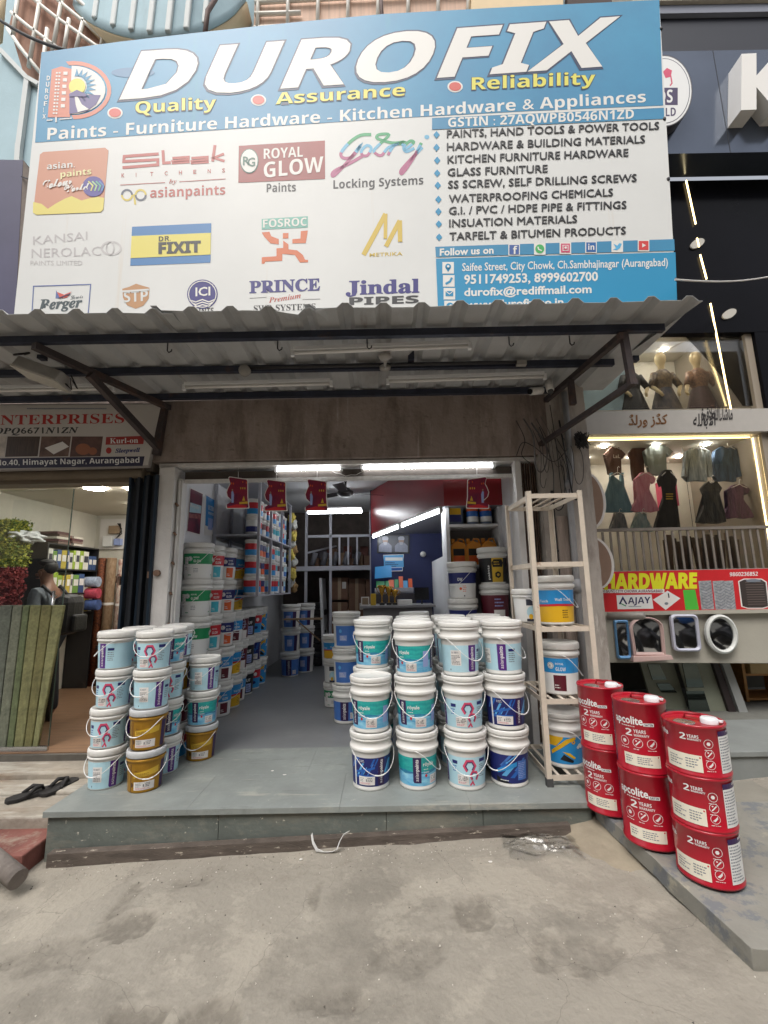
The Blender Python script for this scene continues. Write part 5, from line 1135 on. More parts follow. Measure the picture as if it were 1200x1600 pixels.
for k in range(5): b = MB(); b.tube([(-1.35+.2*k, 8.2, 1.79), (-1.28+.2*k, 8.2, 2.02)], .05, 10); solo('pipe_bundle', b, mat('grey_tin', srgb(110, 110, 116), .5, .3, var=.2), f'{wrd[k]} grey roll lying on the mezzanine counted from the aisle' if k else 'grey roll lying on the mezzanine nearest the aisle', 'roll', 'rolls on the mezzanine', loc=(-1.3+.2*k, 8.2, 1.79))
rq = random.Random(31)
for k in range(14):
    x = -1.36 + .088*k*.92; w = rq.uniform(.12, .2); h = rq.uniform(.14, .4); y = 8.3+.22*(k % 2)
    b = MB(); b.box(x, x+w, y, y+.2, 1.762, 1.762+h); ck = k % 4
    solo('box', b, mat('store_box%d' % ck, [srgb(104, 80, 66), srgb(84, 80, 84), srgb(128, 104, 84), srgb(96, 60, 54)][ck], .85, var=.15), f'{["brown", "grey", "tan", "maroon"][ck]} box in the {"front" if k % 2 == 0 else "rear"} line on the mezzanine, {(wrd[:7])[k//2] if k//2 else "first"} from its left end', 'box', 'boxes stored on the mezzanine', loc=(x, y, 1.762), bevel=.005)
for k in range(8):
    x, z = -.62 + .19*(k % 2), .0 + .2*(k//2); b = MB(); b.blob((x, 7.75, z+.1), (.12, .12, .105), k, .35, 3, 2)
    solo('sack', b, mat('sack%d' % (k % 3), [srgb(120, 112, 104), srgb(92, 86, 84), srgb(140, 126, 108)][k % 3], .9, var=.2, bump=.4), f'{["grey", "dark grey", "tan"][k % 3]} sack, {ORD[k//2]} of the {("left", "right")[k % 2]} sack pile before the store room', 'sack', 'sacks piled before the store room', loc=(x, 7.75, z))
# navy wall: picture, calendar, dome camera
YN = lambda x, y: P(x, y, Y=6.985)
def a3(A):
    A.poly([(592, 837), (638, 837), (638, 863), (591, 862)], mat('photo_back', srgb(70, 72, 82), .3, var=.2, scale=4), 0)
    for x in (602, 627):
        A.poly([(x-10, 862), (x-10, 853), (x-5, 848), (x+5, 848), (x+10, 853), (x+10, 863)], mat('photo_robe', srgb(128, 132, 148), .3, var=.1, scale=30), 1)
        A.ell(x, 845.5, 4, 5, mat('photo_face', srgb(150, 124, 112), .4), 2, 14); A.poly([(x-4.4, 844), (x-5, 840), (x-2, 838), (x+3, 838), (x+5, 840.5), (x+4.4, 844)], mat('photo_turban', srgb(158, 160, 172), .3), 3)
        A.poly([(x-3, 847), (x+3, 847), (x+2, 851.5), (x-2, 851.5)], mat('photo_turban', (0, 0, 0)), 3)
flat('framed_picture', [(590, 835), (640, 835), (640, 865), (589, 864)], YN, mat('frame_black', (.02, .02, .02), .4), 'framed grey picture of two men in white turbans on the navy wall', 'picture', a3, th=.02)
def a4(A):
    A.poly([(599, 868), (630, 867), (631, 886), (600, 887)], K['cyan'], 0); A.rect(602, 871, 629, 876, K['white'], 1); lines(A, 602, 628, 878, 886, 3, K['navy'], 1, 3); A.poly([(601, 888), (629, 887), (628, 891), (602, 892)], K['blue'], 1)
    A.text(SB('ALMANAC'), (605, 875), (625, 875), 3, K['navy'], 2) if False else None
flat('calendar', [(598.5, 867), (631, 866), (629, 892.5), (601.5, 893)], YN, K['stick'], 'pale blue wall calendar below the framed picture', 'calendar', a4, th=.004)
o = P(661, 866, Y=6.9); b = MB(); b.blob(o, (.045, .045, .045), 1, 0, 3); b.blob(o+V((0, -.035, -.005)), (.025, .015, .025), 1, 0, 2); b.tube([o, V((o.x, 7.0, o.z+.03))], .02, 8)
solo('dome_camera', b, mat('camera_white', (0, 0, 0)), 'round white camera on the navy wall right of the picture', 'camera', loc=tuple(o))
# counter with brochures and trophies
ct_ = thing('counter', 'pale office counter in front of the navy wall', 'counter', (.15, 6.2, 0))
b = MB(); b.box(-.30, .62, 6.0, 6.5, 0, 1.10); part('body', b, mat('counter_panel', srgb(120, 116, 118), .5, var=.08), ct_, bevel=.005)
b = MB(); b.box(-.34, .66, 5.96, 6.54, 1.103, 1.135); part('top', b, mat('counter_top', srgb(150, 148, 150), .35), ct_, bevel=.004)
m_gold = mat('trophy_gold', srgb(206, 160, 72), .22, .9)
for k, (px, h, l) in enumerate(((597, .22, 'tallest gold trophy cup on the counter'), (608, .2, 'second gold trophy cup on the counter'), (617, .16, 'small gold trophy at the right of the cups'))):
    x = P(px, 945, Y=6.05).x; t = thing('trophy', l, 'trophy', (x, 6.05, 1.136), 'trophies on the counter')
    b = MB(); b.box(x-.035, x+.035, 6.02, 6.08, 1.136, 1.166); part('base', b, mat('trophy_base', (.03, .03, .03), .3), t)
    b = MB(); b.lathe([(0, 1.167), (.022, 1.168), (.008, 1.18), (.008, 1.18+h*.35), (.02, 1.18+h*.45), (.045, 1.18+h*.8), (.05, 1.18+h), (.044, 1.18+h), (.012, 1.18+h*.55), (0, 1.18+h*.55)], 18, (x, 6.05, 0)); part('cup', b, m_gold, t)
    for s in (-1, 1): b = MB(); b.tube([(x+s*.045, 6.05, 1.18+h*.95), (x+s*.075, 6.05, 1.18+h*.85), (x+s*.06, 6.05, 1.18+h*.6), (x+s*.03, 6.05, 1.18+h*.5)], .005, 6); part('handle', b, m_gold, t)
tr_ = thing('leaflet_rack', 'low white leaflet rack of cards and packets behind the trophies', 'rack', (.1, 6.8, 1.2))
b = MB(); b.box(-.16, .42, 6.70, 6.9, 1.28, 1.30); b.box(-.16, .42, 6.68, 6.695, 1.303, 1.36); part('tray', b, m_wsteel, tr_)
random.seed(8)
for k in range(8): 
    x = -.14+.07*k; b = MB(); h = random.uniform(.14, .24); b.hexa([V((x, 6.74, 1.302)), V((x+.06, 6.74, 1.302)), V((x+.06, 6.75, 1.302)), V((x, 6.75, 1.302)), V((x+random.uniform(-.02, .02), 6.82, 1.3+h)), V((x+.06, 6.82, 1.3+h)), V((x+.06, 6.83, 1.3+h)), V((x, 6.83, 1.3+h))])
    part('leaflet', b, K[random.choice(['white', 'green', 'cyan', 'orange', 'pale', 'red', 'stick'])], tr_)
b = MB(); b.hexa([V((-.16, 6.78, 1.5)), V((.1, 6.78, 1.52)), V((.1, 6.785, 1.52)), V((-.16, 6.785, 1.5)), V((-.15, 6.83, 1.68)), V((.1, 6.83, 1.70)), V((.1, 6.835, 1.70)), V((-.15, 6.835, 1.68))]); part('leaflet', b, K['sky'], tr_)
b = MB(); b.box(-.2, .45, 6.6, 6.98, 1.0, 1.27); part('cabinet', b, mat('desk_dark', srgb(56, 52, 58), .5), tr_)
mn = thing('monitor', 'black computer monitor at the right end of the counter', 'monitor', (.50, 6.2, 1.136))
b = MB(); b.box(.40, .60, 6.2, 6.22, 1.19, 1.36); part('screen', b, mat('screen_black', (.01, .01, .012), .15), mn); b = MB(); b.box(.49, .51, 6.2, 6.22, 1.136, 1.188); part('stand', b, m_dk, mn)
b = MB(); b.box(-.33, -.22, 6.06, 6.08, 1.136, 1.25); b.m = 1; b.box(-.315, -.235, 6.057, 6.0605, 1.15, 1.235); solo('photo_frame', b, [K['stick'], m_tape], 'small white photo frame at the left end of the counter', 'frame', loc=(-.28, 6.07, 1.136))
b = MB(); b.box(-.2, -.13, 6.03, 6.10, 1.136, 1.29); solo('packet', b, K['gold2'], 'small yellow packet standing left of the trophies', 'packet', loc=(-.16, 6.06, 1.136), bevel=.004)
b = MB(); b.box(.16, .36, 6.1, 6.25, 1.136, 1.20); solo('paper_stack', b, K['stick'], 'white paper stack on the counter beside the trophies', 'paper', loc=(.26, 6.2, 1.136), bevel=.004)
# shelf at the right wall with jugs and cans
rs = thing('side_shelf', 'white wooden shelf of oil jugs at the right wall', 'shelf', (1.0, 5.0, 0))
for x in (.70, 1.285): b = MB(); b.box(x-.02, x+.02, 4.84, 5.2, 0, 2.80); part('upright', b, m_wall, rs)
for z in (1.60, 2.05, 2.56): b = MB(); b.box(.722, 1.263, 4.85, 5.2, z-.03, z); part('board', b, m_wall, rs)
b = MB(); b.box(.722, 1.263, 5.19, 5.20, .0, 2.8); part('back', b, mat('shelf_back', (.34, .32, .33), .7), rs)
m_jug = mat('jug_orange', srgb(224, 146, 52), .35)
def jug(x, y, z, label, m, h=.30, lab=('black', 'orange')):
    t = thing('oil_jug', label, 'jug', (x, y, z), 'jugs on the side shelf')
    b = MB(); b.prism([(-.085, 0), (.085, 0), (.088, .02), (.088, h*.66), (.07, h*.80), (-.02, h*.90), (-.085, h*.72), (-.088, .02)], lambda u, v: V((x+u, y-.05, z+.001+v)), (0, .11, 0)); part('body', b, m, t, bevel=.014)
    b = MB(); b.tube([(x-.055, y, z+h*.78), (x-.055, y, z+h*.98)], .022, 12); part('cap', b, m if m is m_jug else m_dk, t)
    b = MB(); b.tube([(x-.0, y, z+h*.84), (x+.01, y, z+h*.97), (x+.06, y, z+h*.96), (x+.078, y, z+h*.76)], .012, 8); part('handle', b, m, t)
    b = MB(); b.box(x-.062, x+.062, y-.053, y-.0506, z+h*.10, z+h*.34); part('label', b, K[lab[1]], t); b = MB(); b.box(x-.062, x+.062, y-.0532, y-.0508, z+h*.35, z+h*.60); part('label', b, K[lab[0]], t)
for k, x in enumerate((.82, .99, 1.16)): jug(x, 4.94, 1.60, f'orange oil jug with a black label, {("nearest the aisle", "middle one", "nearest the pillar")[k]} on the side shelf', m_jug)
jug(.80, 4.95, 2.05, 'grey blue oil jug with a yellow label on the upper side shelf', mat('jug_grey', srgb(84, 100, 126), .3), .33, ('yellow', 'navy'))
for k, x in enumerate((1.0, 1.15)):
    t = thing('oil_can', f'{("left", "right")[k]} grey can with blue and orange label on the upper side shelf', 'can', (x, 4.95, 2.05), 'cans on the upper side shelf')
    b = MB(); b.lathe([(0, 0), (.065, 0), (.066, .01), (.066, .225), (.06, .235), (.03, .24), (.03, .27), (0, .27)], 22, (x, 4.95, 2.051)); part('body', b, mat('jug_grey', (0, 0, 0)), t)
    b = MB(); b.lathe([(.0668, .03), (.0668, .09)], 22, (x, 4.95, 2.051)); part('label', b, K['white'], t); b = MB(); b.lathe([(.0668, .091), (.0668, .15)], 22, (x, 4.95, 2.051)); part('label', b, K['blue'], t); b = MB(); b.lathe([(.0668, .151), (.0668, .20)], 22, (x, 4.95, 2.051)); part('label', b, K['orange'], t)
# hanging boot-shaped cards
m_card = mat('card_red', srgb(150, 32, 54), .35, col2=srgb(96, 24, 62), scale=7)
boot = [(440, 108), (448, 100), (575, 118), (582, 126), (583, 250), (592, 326), (584, 332), (430, 334), (424, 328), (424, 306), (468, 280), (432, 246), (424, 214), (436, 180), (452, 150)]
for cx, cy_, mir, l in ((371, 770, 1, 'red boot shaped card hanging nearest the left jamb'), (430.5, 774, 1, 'red boot shaped card hanging second from the left jamb'), (494, 773.5, 1, 'red boot shaped card hanging beside the ceiling fan'), (746.5, 770, -1, 'mirrored red boot shaped card hanging before the side shelf')):
    yy = 4.14
    f = lambda x, y: P(cx + mir*(x-506)/4.615, cy_ + (y-218)/4.615, Y=yy)
    t = thing('hanging_card', l, 'card', tuple(f(506, 218)), 'boot shaped cards hanging from the lintel')
    b = MB(); b.prism(boot, f, (0, .003, 0)); part('card', b, K['stick'], t)
    A = Art(-1); A.poly([(506+(x-506)*.93, 218+(y-218)*.95) for x, y in boot], m_card, 0)
    for k, (x, y) in enumerate(((530, 185), (545, 185), (560, 186), (545, 140), (570, 145), (465, 150), (478, 152))): A.ell(x, y, 4, 8, K['gold2' if k < 3 else 'orange'], 1, 8)
    A.poly([(462, 210), (474, 205), (482, 230), (478, 290), (462, 290)], K['lav'], 1); A.ell(470, 198, 6, 8, mat('photo_face', (0, 0, 0)), 1, 8)
    A.poly([(520, 285), (580, 280), (582, 296), (520, 300)], K['gold2'], 1); A.poly([(540, 275), (552, 240), (562, 275)], K['gold2'], 1); A.poly([(432, 320), (500, 300), (570, 312), (572, 326), (434, 328)], K['red'], 1)
    A.build('print', lambda x, y, L: f(x, y) + V((0, -.0005-.0006*L, 0)), t)
    b = MB(); b.tube([f(512, 112), P(cx+mir*1.5, 724, Y=4.22)], .0018, 5); part('string', b, K['stick'], t)
b = MB(); b.tube([P(508+i*8, 730 + 14*math.sin(i/9*math.pi)*(.5 if i % 2 else 1)**.2, Y=4.19) for i in range(12)], .003, 5); solo('wire', b, K['stick'], 'white wire sagging below the lintel tube lights', 'wire', loc=tuple(P(550, 735, Y=4.19)))

# ================================================================ LEFT SHOP (furnishing store)
ls = thing('furnishing_shop', 'furnishing shop with a glass front left of the paint shop', 'shop', (-3.6, 4.3, 0))
m_lw = mat('left_wall_paint', srgb(216, 212, 200), .7, var=.04)
b = MB(); b.box(-4.85, -4.75, 4.4, 7.3, 0, 2.7); b.box(-4.749, -2.2, 7.2, 7.3, 0, 2.7); part('wall', b, m_lw, ls)
b = MB(); b.box(-2.36, -2.30, 4.4, 7.2, 0, 2.7); part('wall', b, m_lw, ls)
b = MB(); b.box(-4.9, -2.30, 4.35, 7.3, 2.62, 2.7); part('ceiling', b, mat('left_ceiling', srgb(200, 192, 176), .7), ls)
b = MB(); b.box(-6, -2.26, 4.15, 4.32, 2.42, 2.52); b.tube([(-6, 4.12, 2.50), (-2.3, 4.12, 2.50)], .05, 10); part('shutter_box', b, mat('shutter_box', srgb(112, 100, 84), .6, .2, var=.15, scale=3), ls)
b = MB(); b.box(-6, -4.9, 4.2, 4.4, 0, 2.5); b.box(-6, -2.24, 4.16, 4.4, 2.53, 3.2); part('front_wall', b, mat('left_front', srgb(120, 112, 104), .8, var=.1), ls)
gl = glass('shop_glass', (.95, .97, .96), .06)
gx = P(115, 765, Y=4.3).x
b = MB(); b.box(-4.88, gx-.76, 4.30, 4.308, .0, 2.40); part('glass_pane', b, gl, ls); b = MB(); b.box(gx-.755, gx, 4.30, 4.308, .0, 2.40); part('glass_door', b, gl, ls)
b = MB(); b.box(gx-.756, gx-.7552, 4.295, 4.31, 0, 2.4); b.box(gx, gx+.004, 4.297, 4.311, 0, 2.4); part('glass_edge', b, mat('glass_edge', srgb(70, 90, 84), .2), ls)
b = MB(); b.tube([(gx-.06, 4.26, 1.0), (gx-.06, 4.26, 1.4)], .012, 8); b.tube([(gx-.06, 4.26, 1.05), (gx-.06, 4.30, 1.05)], .008, 6); b.tube([(gx-.06, 4.26, 1.35), (gx-.06, 4.30, 1.35)], .008, 6); part('door_handle', b, mat('steel', (.5, .5, .5), .25, .9), ls)
# dark folding shutter at the right end
fs = thing('folding_shutter', 'dark folded shutter gate standing between the two shop fronts', 'gate', (-2.3, 4.2, 0))
m_fsh = mat('shutter_dark', srgb(38, 42, 48), .45, .4, var=.2)
for k in range(7):
    x = -2.43 + .042*k; b = MB(); b.hexa([V((x, 4.10+.03*(k % 2), 0)), V((x+.026, 4.10+.03*(k % 2), 0)), V((x+.026, 4.22, 0)), V((x, 4.22, 0)), V((x, 4.10+.03*(k % 2), 2.48)), V((x+.026, 4.10+.03*(k % 2), 2.48)), V((x+.026, 4.22, 2.48)), V((x, 4.22, 2.48))]); part('leaf', b, m_fsh if k % 3 else mat('shutter_blue', srgb(30, 44, 58), .4, .3), fs, bevel=.004)
b = MB(); b.box(-2.455, -2.436, 4.09, 4.13, 1.44, 1.52); b.tube([(-2.46, 4.08, 1.46), (-2.46, 4.08, 1.52), (-2.44, 4.08, 1.54)], .008, 6); part('lock', b, m_rs, fs)
# name board
def a5(A):
    W_ = mat('board_white', srgb(196, 190, 184), .5, var=.04, scale=2); A.poly([(-150, 634), (252, 632), (231, 727), (-150, 737)], W_, 0)
    A.text(SR('ENTERPRISES'), (-20, 664), (194, 661), 15.5, mat('board_red', srgb(172, 48, 44), .5), 1, up=(.06, -1)); A.text(SI('GST 27AOPQ6671N1ZN'), (-84, 679), (123, 676.5), 9.5, mat('board_black', (.03, .03, .03), .5), 1, off=.012)
    lines(A, 42, 232, 636, 641, 1, K['grey'], 1, 4)
    for x0, x1, m in ((-60, 11, mat('pic_white', srgb(190, 180, 170), .5, var=.3, scale=8)), (12, 63, mat('pic_wood', srgb(70, 54, 44), .5, var=.4, scale=14, stretch=(6, 1, .4))), (65, 111, mat('pic_room', srgb(104, 80, 70), .5, var=.4, scale=9)), (113, 161, mat('pic_bath', srgb(92, 66, 60), .5, var=.3, scale=9))): A.poly([(x0, 682), (x1, 682), (x1-4, 713), (x0-4, 714)], m, 1)
    A.poly([(70, 700), (98, 690), (108, 698), (84, 710)], K['stick'], 2); A.ell(130, 702, 12, 9, mat('pic_clay', srgb(156, 98, 70), .5), 2, 14); A.ell(145, 705, 7, 6, mat('pic_clay', (0, 0, 0)), 3, 12)
    A.poly([(166, 683), (226, 681), (224, 694), (165, 695)], mat('board_redbox', srgb(160, 54, 50), .5), 1); A.text(SR('Kurl-on'), (172, 693), (216, 692), 8.5, K['white'], 2)
    A.ell(170, 704, 4.5, 5, mat('board_red', (0, 0, 0)), 1, 12); A.text(SI('Sleepwell'), (180, 707.5), (219, 706), 6.5, K['navy'], 1, off=.02)
    A.poly([(-150, 718), (226, 713), (223, 728), (-150, 735)], mat('board_band', srgb(42, 40, 66), .5), 1); A.text(SB('Shop No.40, Himayat Nagar, Aurangabad'), (-42, 728), (218, 723), 8.5, K['white'], 2)
flat('name_board', [(-150, 632), (254, 630), (232, 729.5), (-150, 739)], lambda x, y: P(x, y, Y=4.03), mat('sign_edge', (0, 0, 0)), 'white name board with red serif lettering under the awning at left', 'sign', a5, th=.04)
# round ceiling lights; all but the first are added to brighten the shop
for px, py, l in ((148, 764, 'bright round ceiling light in the furnishing shop'), (214, 766, 'added ceiling light half hidden by the dark folded shutter'), (40, 735, 'added ceiling light hidden above the glass of the furnishing shop'), (224, 790, 'added ceiling light deep inside the furnishing shop behind the folded shutter')):
    o = P(px, py, Z=2.60); b = MB(); b.lathe([(0, 0), (.11, 0), (.12, .012), (.11, .018), (0, .018)], 24, tuple(o)); solo('ceiling_light', b, lamp('warm_glow', (1.0, .96, .88), 60), l, 'light', 'ceiling lights in the furnishing shop', loc=tuple(o))
# leaf wall and red wall panels, shelf, books
def leafpanel(nm, pts, X, c1, c2, label, n, seed):
    a, c, d_, e = [P(*p, X=X) for p in pts]; b = MB(); r_ = random.Random(seed)
    for i in range(n):
        u, v = r_.random(), r_.random(); p = a.lerp(c, u).lerp(e.lerp(d_, u), v) + V((r_.uniform(0, .07), 0, 0)); s = .035
        q1 = V((r_.uniform(-1, 1), r_.uniform(-1, 1), r_.uniform(-1, 1))).normalized()*s; q2 = V((r_.uniform(-1, 1), r_.uniform(-1, 1), r_.uniform(-1, 1)))*s*.5
        b.m = r_.randrange(3); vs = [b.bm.verts.new(x) for x in (p, p+q1*.5+q2, p+q1, p+q1*.5-q2)]; b.f(vs)
    b.m = 3; b.prism([(0, 0), (1, 0), (1, 1), (0, 1)], lambda u, v: a.lerp(c, u).lerp(e.lerp(d_, u), v), (-.03, 0, 0))
    return solo(nm, b, [mat(nm+'a', c1, .7), mat(nm+'b', c2, .7), mat(nm+'c', tuple((x+y)/2 for x, y in zip(c1, c2)), .7), mat(nm+'d', tuple(x*.3 for x in c1), .9)], label, 'panel', loc=tuple(a), norm=False)
leafpanel('leaf_panel', ((-60, 808), (45, 814), (38, 886), (-60, 886)), -4.55, srgb(92, 116, 40), srgb(170, 170, 60), 'artificial green leaf panel on display in the furnishing shop', 3600, 1)
leafpanel('red_panel', ((-60, 887), (37, 887), (26, 946), (-60, 946)), -4.55, srgb(118, 32, 38), srgb(150, 62, 60), 'dark red tufted panel below the green leaf panel', 3000, 2)
m_shd = mat('shelf_black', srgb(34, 32, 34), .5)
us = thing('display_shelf', 'dark display shelf of numbered sample books in the furnishing shop', 'shelf', (-4.5, 6.2, 0))
for z in (2.03, 1.70, 1.37, 1.1): b = MB(); b.box(-4.74, -4.38, 5.75, 6.75, z-.02, z); part('board', b, m_shd, us)
for y in (5.74, 6.76): b = MB(); b.box(-4.74, -4.38, y-.012, y+.009, 0, 2.03); part('side', b, m_shd, us)
rb = random.Random(12); cols = [srgb(150, 176, 60), srgb(206, 204, 198), srgb(110, 150, 70), srgb(60, 84, 130), srgb(190, 170, 70), srgb(220, 218, 210)]
for zi, z in enumerate((1.70, 1.37, 1.1)):
    y = 5.78; n_ = 0
    while y < 6.68:
        w = rb.uniform(.05, .12); h = rb.uniform(.2, .28); ci = rb.randrange(6)
        b = MB(); b.box(-4.70, -4.40, y, y+w-.006, z+.001, z+h); b.m = 1; b.box(-4.3985, -4.3965, y+.01, y+w-.016, z+h*.4, z+h*.75)
        solo('sample_book', b, [mat('book%d' % ci, cols[ci], .6, var=.1), K['ink'] if ci in (1, 5) else K['stick']], f'{["lime", "white", "green", "blue", "yellow", "cream"][ci]} sample book, {(wrd[:9]+["tenth", "eleventh", "twelfth", "thirteenth", "fourteenth", "fifteenth", "sixteenth"])[n_]} on the {("upper", "middle", "lower")[zi]} display shelf board', 'book', 'sample books on the display shelf', loc=(-4.5, y, z), bevel=.003)
        y += w; n_ += 1
for k in range(9):
    z = 2.031+.030*k; b = MB(); a_ = rb.uniform(-.1, .1); cx_, cy2 = -4.55, 6.05+.25*(k % 2)+rb.uniform(-.03, .03); zz = 2.031+.034*(k//2)
    b.box(-.15, .15, -.115, .115, 0, .031)
    for v in b.bm.verts: v.co = V((cx_+v.co.x*math.cos(a_)-v.co.y*math.sin(a_), cy2+v.co.x*math.sin(a_)+v.co.y*math.cos(a_), zz+v.co.z))
    solo('catalogue', b, mat('cat%d' % (k % 3), [srgb(120, 100, 92), srgb(206, 200, 190), srgb(92, 60, 62)][k % 3], .6), f'{["brown", "pale", "dark red"][k % 3]} catalogue, {(ORD)[k//2] if k//2 < 5 else ""} of the {("left", "right")[k % 2]} pile on top of the display shelf'.replace(' from floor', ''), 'book', 'catalogues piled on the display shelf', loc=(cx_, cy2, zz), bevel=.002)
b = MB(); b.blob((-4.52, 5.5, 2.08), (.14, .22, .07), 3, .7, 4, 2.6); solo('plastic_bag', b, mat('bag_white', (.66, .68, .70), .3, bump=.4), 'crumpled white plastic bag on top of the leaf panel', 'bag', loc=(-4.52, 5.5, 2.04))
# carpet rolls at the back
for k, (px0, px1, py, c1, c2, l) in enumerate(((116, 128, 868, srgb(96, 52, 44), srgb(120, 70, 60), 'dark red upright carpet roll at the back of the furnishing shop'), (129, 141, 868, srgb(44, 58, 104), srgb(62, 78, 130), 'blue upright carpet roll at the back of the furnishing shop'), (155, 166, 872, srgb(150, 84, 50), srgb(54, 34, 30), 'orange and black checked upright roll at the back'), (168, 182, 872, srgb(128, 100, 74), srgb(160, 136, 110), 'tan striped upright roll at the back'), (186, 196, 874, srgb(200, 190, 176), srgb(150, 100, 90), 'pale patterned upright roll beside the folded shutter'))):
    a, c = P(px0, py, Y=6.9), P(px1, py, Y=6.9); r_ = (c.x-a.x)/2; x = (a.x+c.x)/2; m = mat('roll%d' % k, c1, .8, col2=c2, scale=12, stretch=(3, 3, 1 if k != 2 else 6))
    t = thing('carpet_roll', l, 'roll', (x, 6.9, 0), 'upright carpet rolls'); b = MB(); b.lathe([(0, 0), (r_, 0), (r_, a.z-.01), (r_-.006, a.z), (r_*.3, a.z), (r_*.28, a.z-.1), (0, a.z-.1)], 22, (x, 6.9, 0)); part('roll', b, m, t)
    b = MB(); b.lathe([(r_+.001, a.z*.62), (r_+.005, a.z*.63), (r_+.001, a.z*.64)], 22, (x, 6.9, 0)); part('tie', b, K['stick'], t)
for k in range(3):
    o = P(152, 945-18*k, Y=6.6); b = MB(); b.tube([o+V((-.28, 0, 0)), o+V((.02, .0, 0))], .075, 16); solo('cloth_roll', b, mat('croll%d' % k, [srgb(60, 80, 130), srgb(170, 60, 80), srgb(150, 160, 180)][k], .8, var=.3, scale=20), ['blue', 'pink', 'pale'][k] + ' patterned cloth roll lying behind the man', 'roll', 'cloth rolls behind the man', loc=tuple(o))
# meter board on the back wall
t = thing('meter_board', 'electric meter board with loose wires on the back wall', 'meter', tuple(P(178, 835, Y=7.17)))
a, c = P(160, 812, Y=7.19), P(196, 858, Y=7.19); b = MB(); b.box(a.x, c.x, 7.15, 7.199, c.z, a.z); part('board', b, K['stick'], t)
for nm, x0, y0, x1, y1, m in (('meter', 172, 822, 186, 834, m_tape), ('switch', 163, 838, 176, 854, K['white']), ('switch', 180, 842, 190, 852, K['lav'])):
    a, c = P(x0, y0, Y=7.12), P(x1, y1, Y=7.12); b = MB(); b.box(a.x, c.x, 7.08, 7.149, c.z, a.z); part(nm, b, m, t, bevel=.006)
for k in range(3): b = MB(); b.tube([P(184+2*k, 818, Y=7.1), P(190, 826+4*k, Y=7.06), P(186-4*k, 838+3*k, Y=7.1)], .008, 6); part('wire', b, m_cable, t)
# mats leaning in front
for k, (xb0, xb1, xt0, xt1, cl, l) in enumerate(((-30, -6, 0, 19, (104, 110, 98), 'grey green mat strip leaning furthest left'), (-5, 10, 20, 35, (126, 130, 110), 'pale grey mat strip second in the leaning row'), (11, 21, 36, 46, (112, 124, 84), 'speckled green mat strip with a dark edge in the leaning row'), (22, 37, 47, 64, (140, 140, 92), 'olive mat strip in the middle of the leaning row'), (38, 50, 65, 81, (132, 128, 78), 'mustard mat strip second from the right in the leaning row'), (51, 59, 82, 100, (150, 150, 100), 'pale olive mat strip at the right end of the leaning row'))):
    cl = [int(.80*v+8) for v in cl]; m = mat('mat%d' % k, srgb(*cl), .75, var=.30, scale=22, bump=.35); stain(m, tuple(.6*x for x in srgb(*cl)), 9, .52, .62, amt=.5, stretch=(1, 1, .2))
    yb, yt = 4.262-.004*k, 4.232-.004*k
    b = MB(); b.hexa([P(xb0, 1157, Y=yb), P(xb1, 1157, Y=yb), P(xb1, 1157, Y=yb)+V((0, .03, 0)), P(xb0, 1157, Y=yb)+V((0, .03, 0)), P(xt0, 945, Y=yt), P(xt1, 945, Y=yt), P(xt1, 945, Y=yt)+V((0, .03, 0)), P(xt0, 945, Y=yt)+V((0, .03, 0))])
    bmesh.ops.subdivide_edges(b.bm, edges=b.bm.edges[:], cuts=2, use_grid_fill=True)
    zmin = min(v.co.z for v in b.bm.verts)
    for v in b.bm.verts: v.co.z += .002 - zmin*(1-(v.co.z-zmin)/1.3)
    o = P((xb0+xb1)/2, 1157, Y=yb); o.z = 0; solo('mat_strip', b, m, l, 'mat', 'mat strips leaning at the glass front', loc=tuple(o), bevel=.008)
b = MB(); b.box(-4.4, -3.02, 4.19, 4.215, .003, .04); solo('floor_rail', b, mat('steel', (0, 0, 0)), 'thin metal rail at the foot of the leaning mats', 'rail', loc=(-3.7, 4.39, 0))
# stool with a teal seat
o = P(122, 1100, Z=0); sx, sy = o.x, 4.95
t = thing('stool', 'black stool with a teal seat beside the leaning mats', 'stool', (sx, sy, 0))
b = MB(); b.box(sx-.17, sx+.17, sy-.17, sy+.17, .50, .54); part('seat', b, mat('stool_teal', srgb(64, 136, 146), .5), t, bevel=.015)
for i in (-1, 1):
    for j in (-1, 1): b = MB(); b.bar((sx+.17*i, sy+.17*j, 0), (sx+.13*i, sy+.13*j, .50), .04); part('leg', b, m_shd, t)
t = thing('dark_table', 'dark table behind the stool in the furnishing shop', 'table', (-3.0, 5.7, 0))
b = MB(); b.box(-3.5, -2.5, 5.5, 6.2, .70, .74); part('top', b, m_shd, t); b = MB(); b.box(-3.45, -2.55, 5.9, 6.15, 0, .70); part('cabinet', b, m_shd, t)
for i in range(5): b = MB(); b.box(-3.3+.02*i, -2.9+.01*i, 5.6, 5.9, .742+.03*i, .770+.03*i); solo('paper_pad', b, [K['green'], K['stick'], K['grey'], K['stick'], K['green']][i], f'{["green", "white", "grey", "cream", "dark green"][i]} pad, {["lowest", "second", "third", "fourth", "topmost"][i]} of the pile on the dark table', 'pad', 'pads piled on the dark table', loc=(-3.1, 5.7, .74+.03*i), bevel=.003)
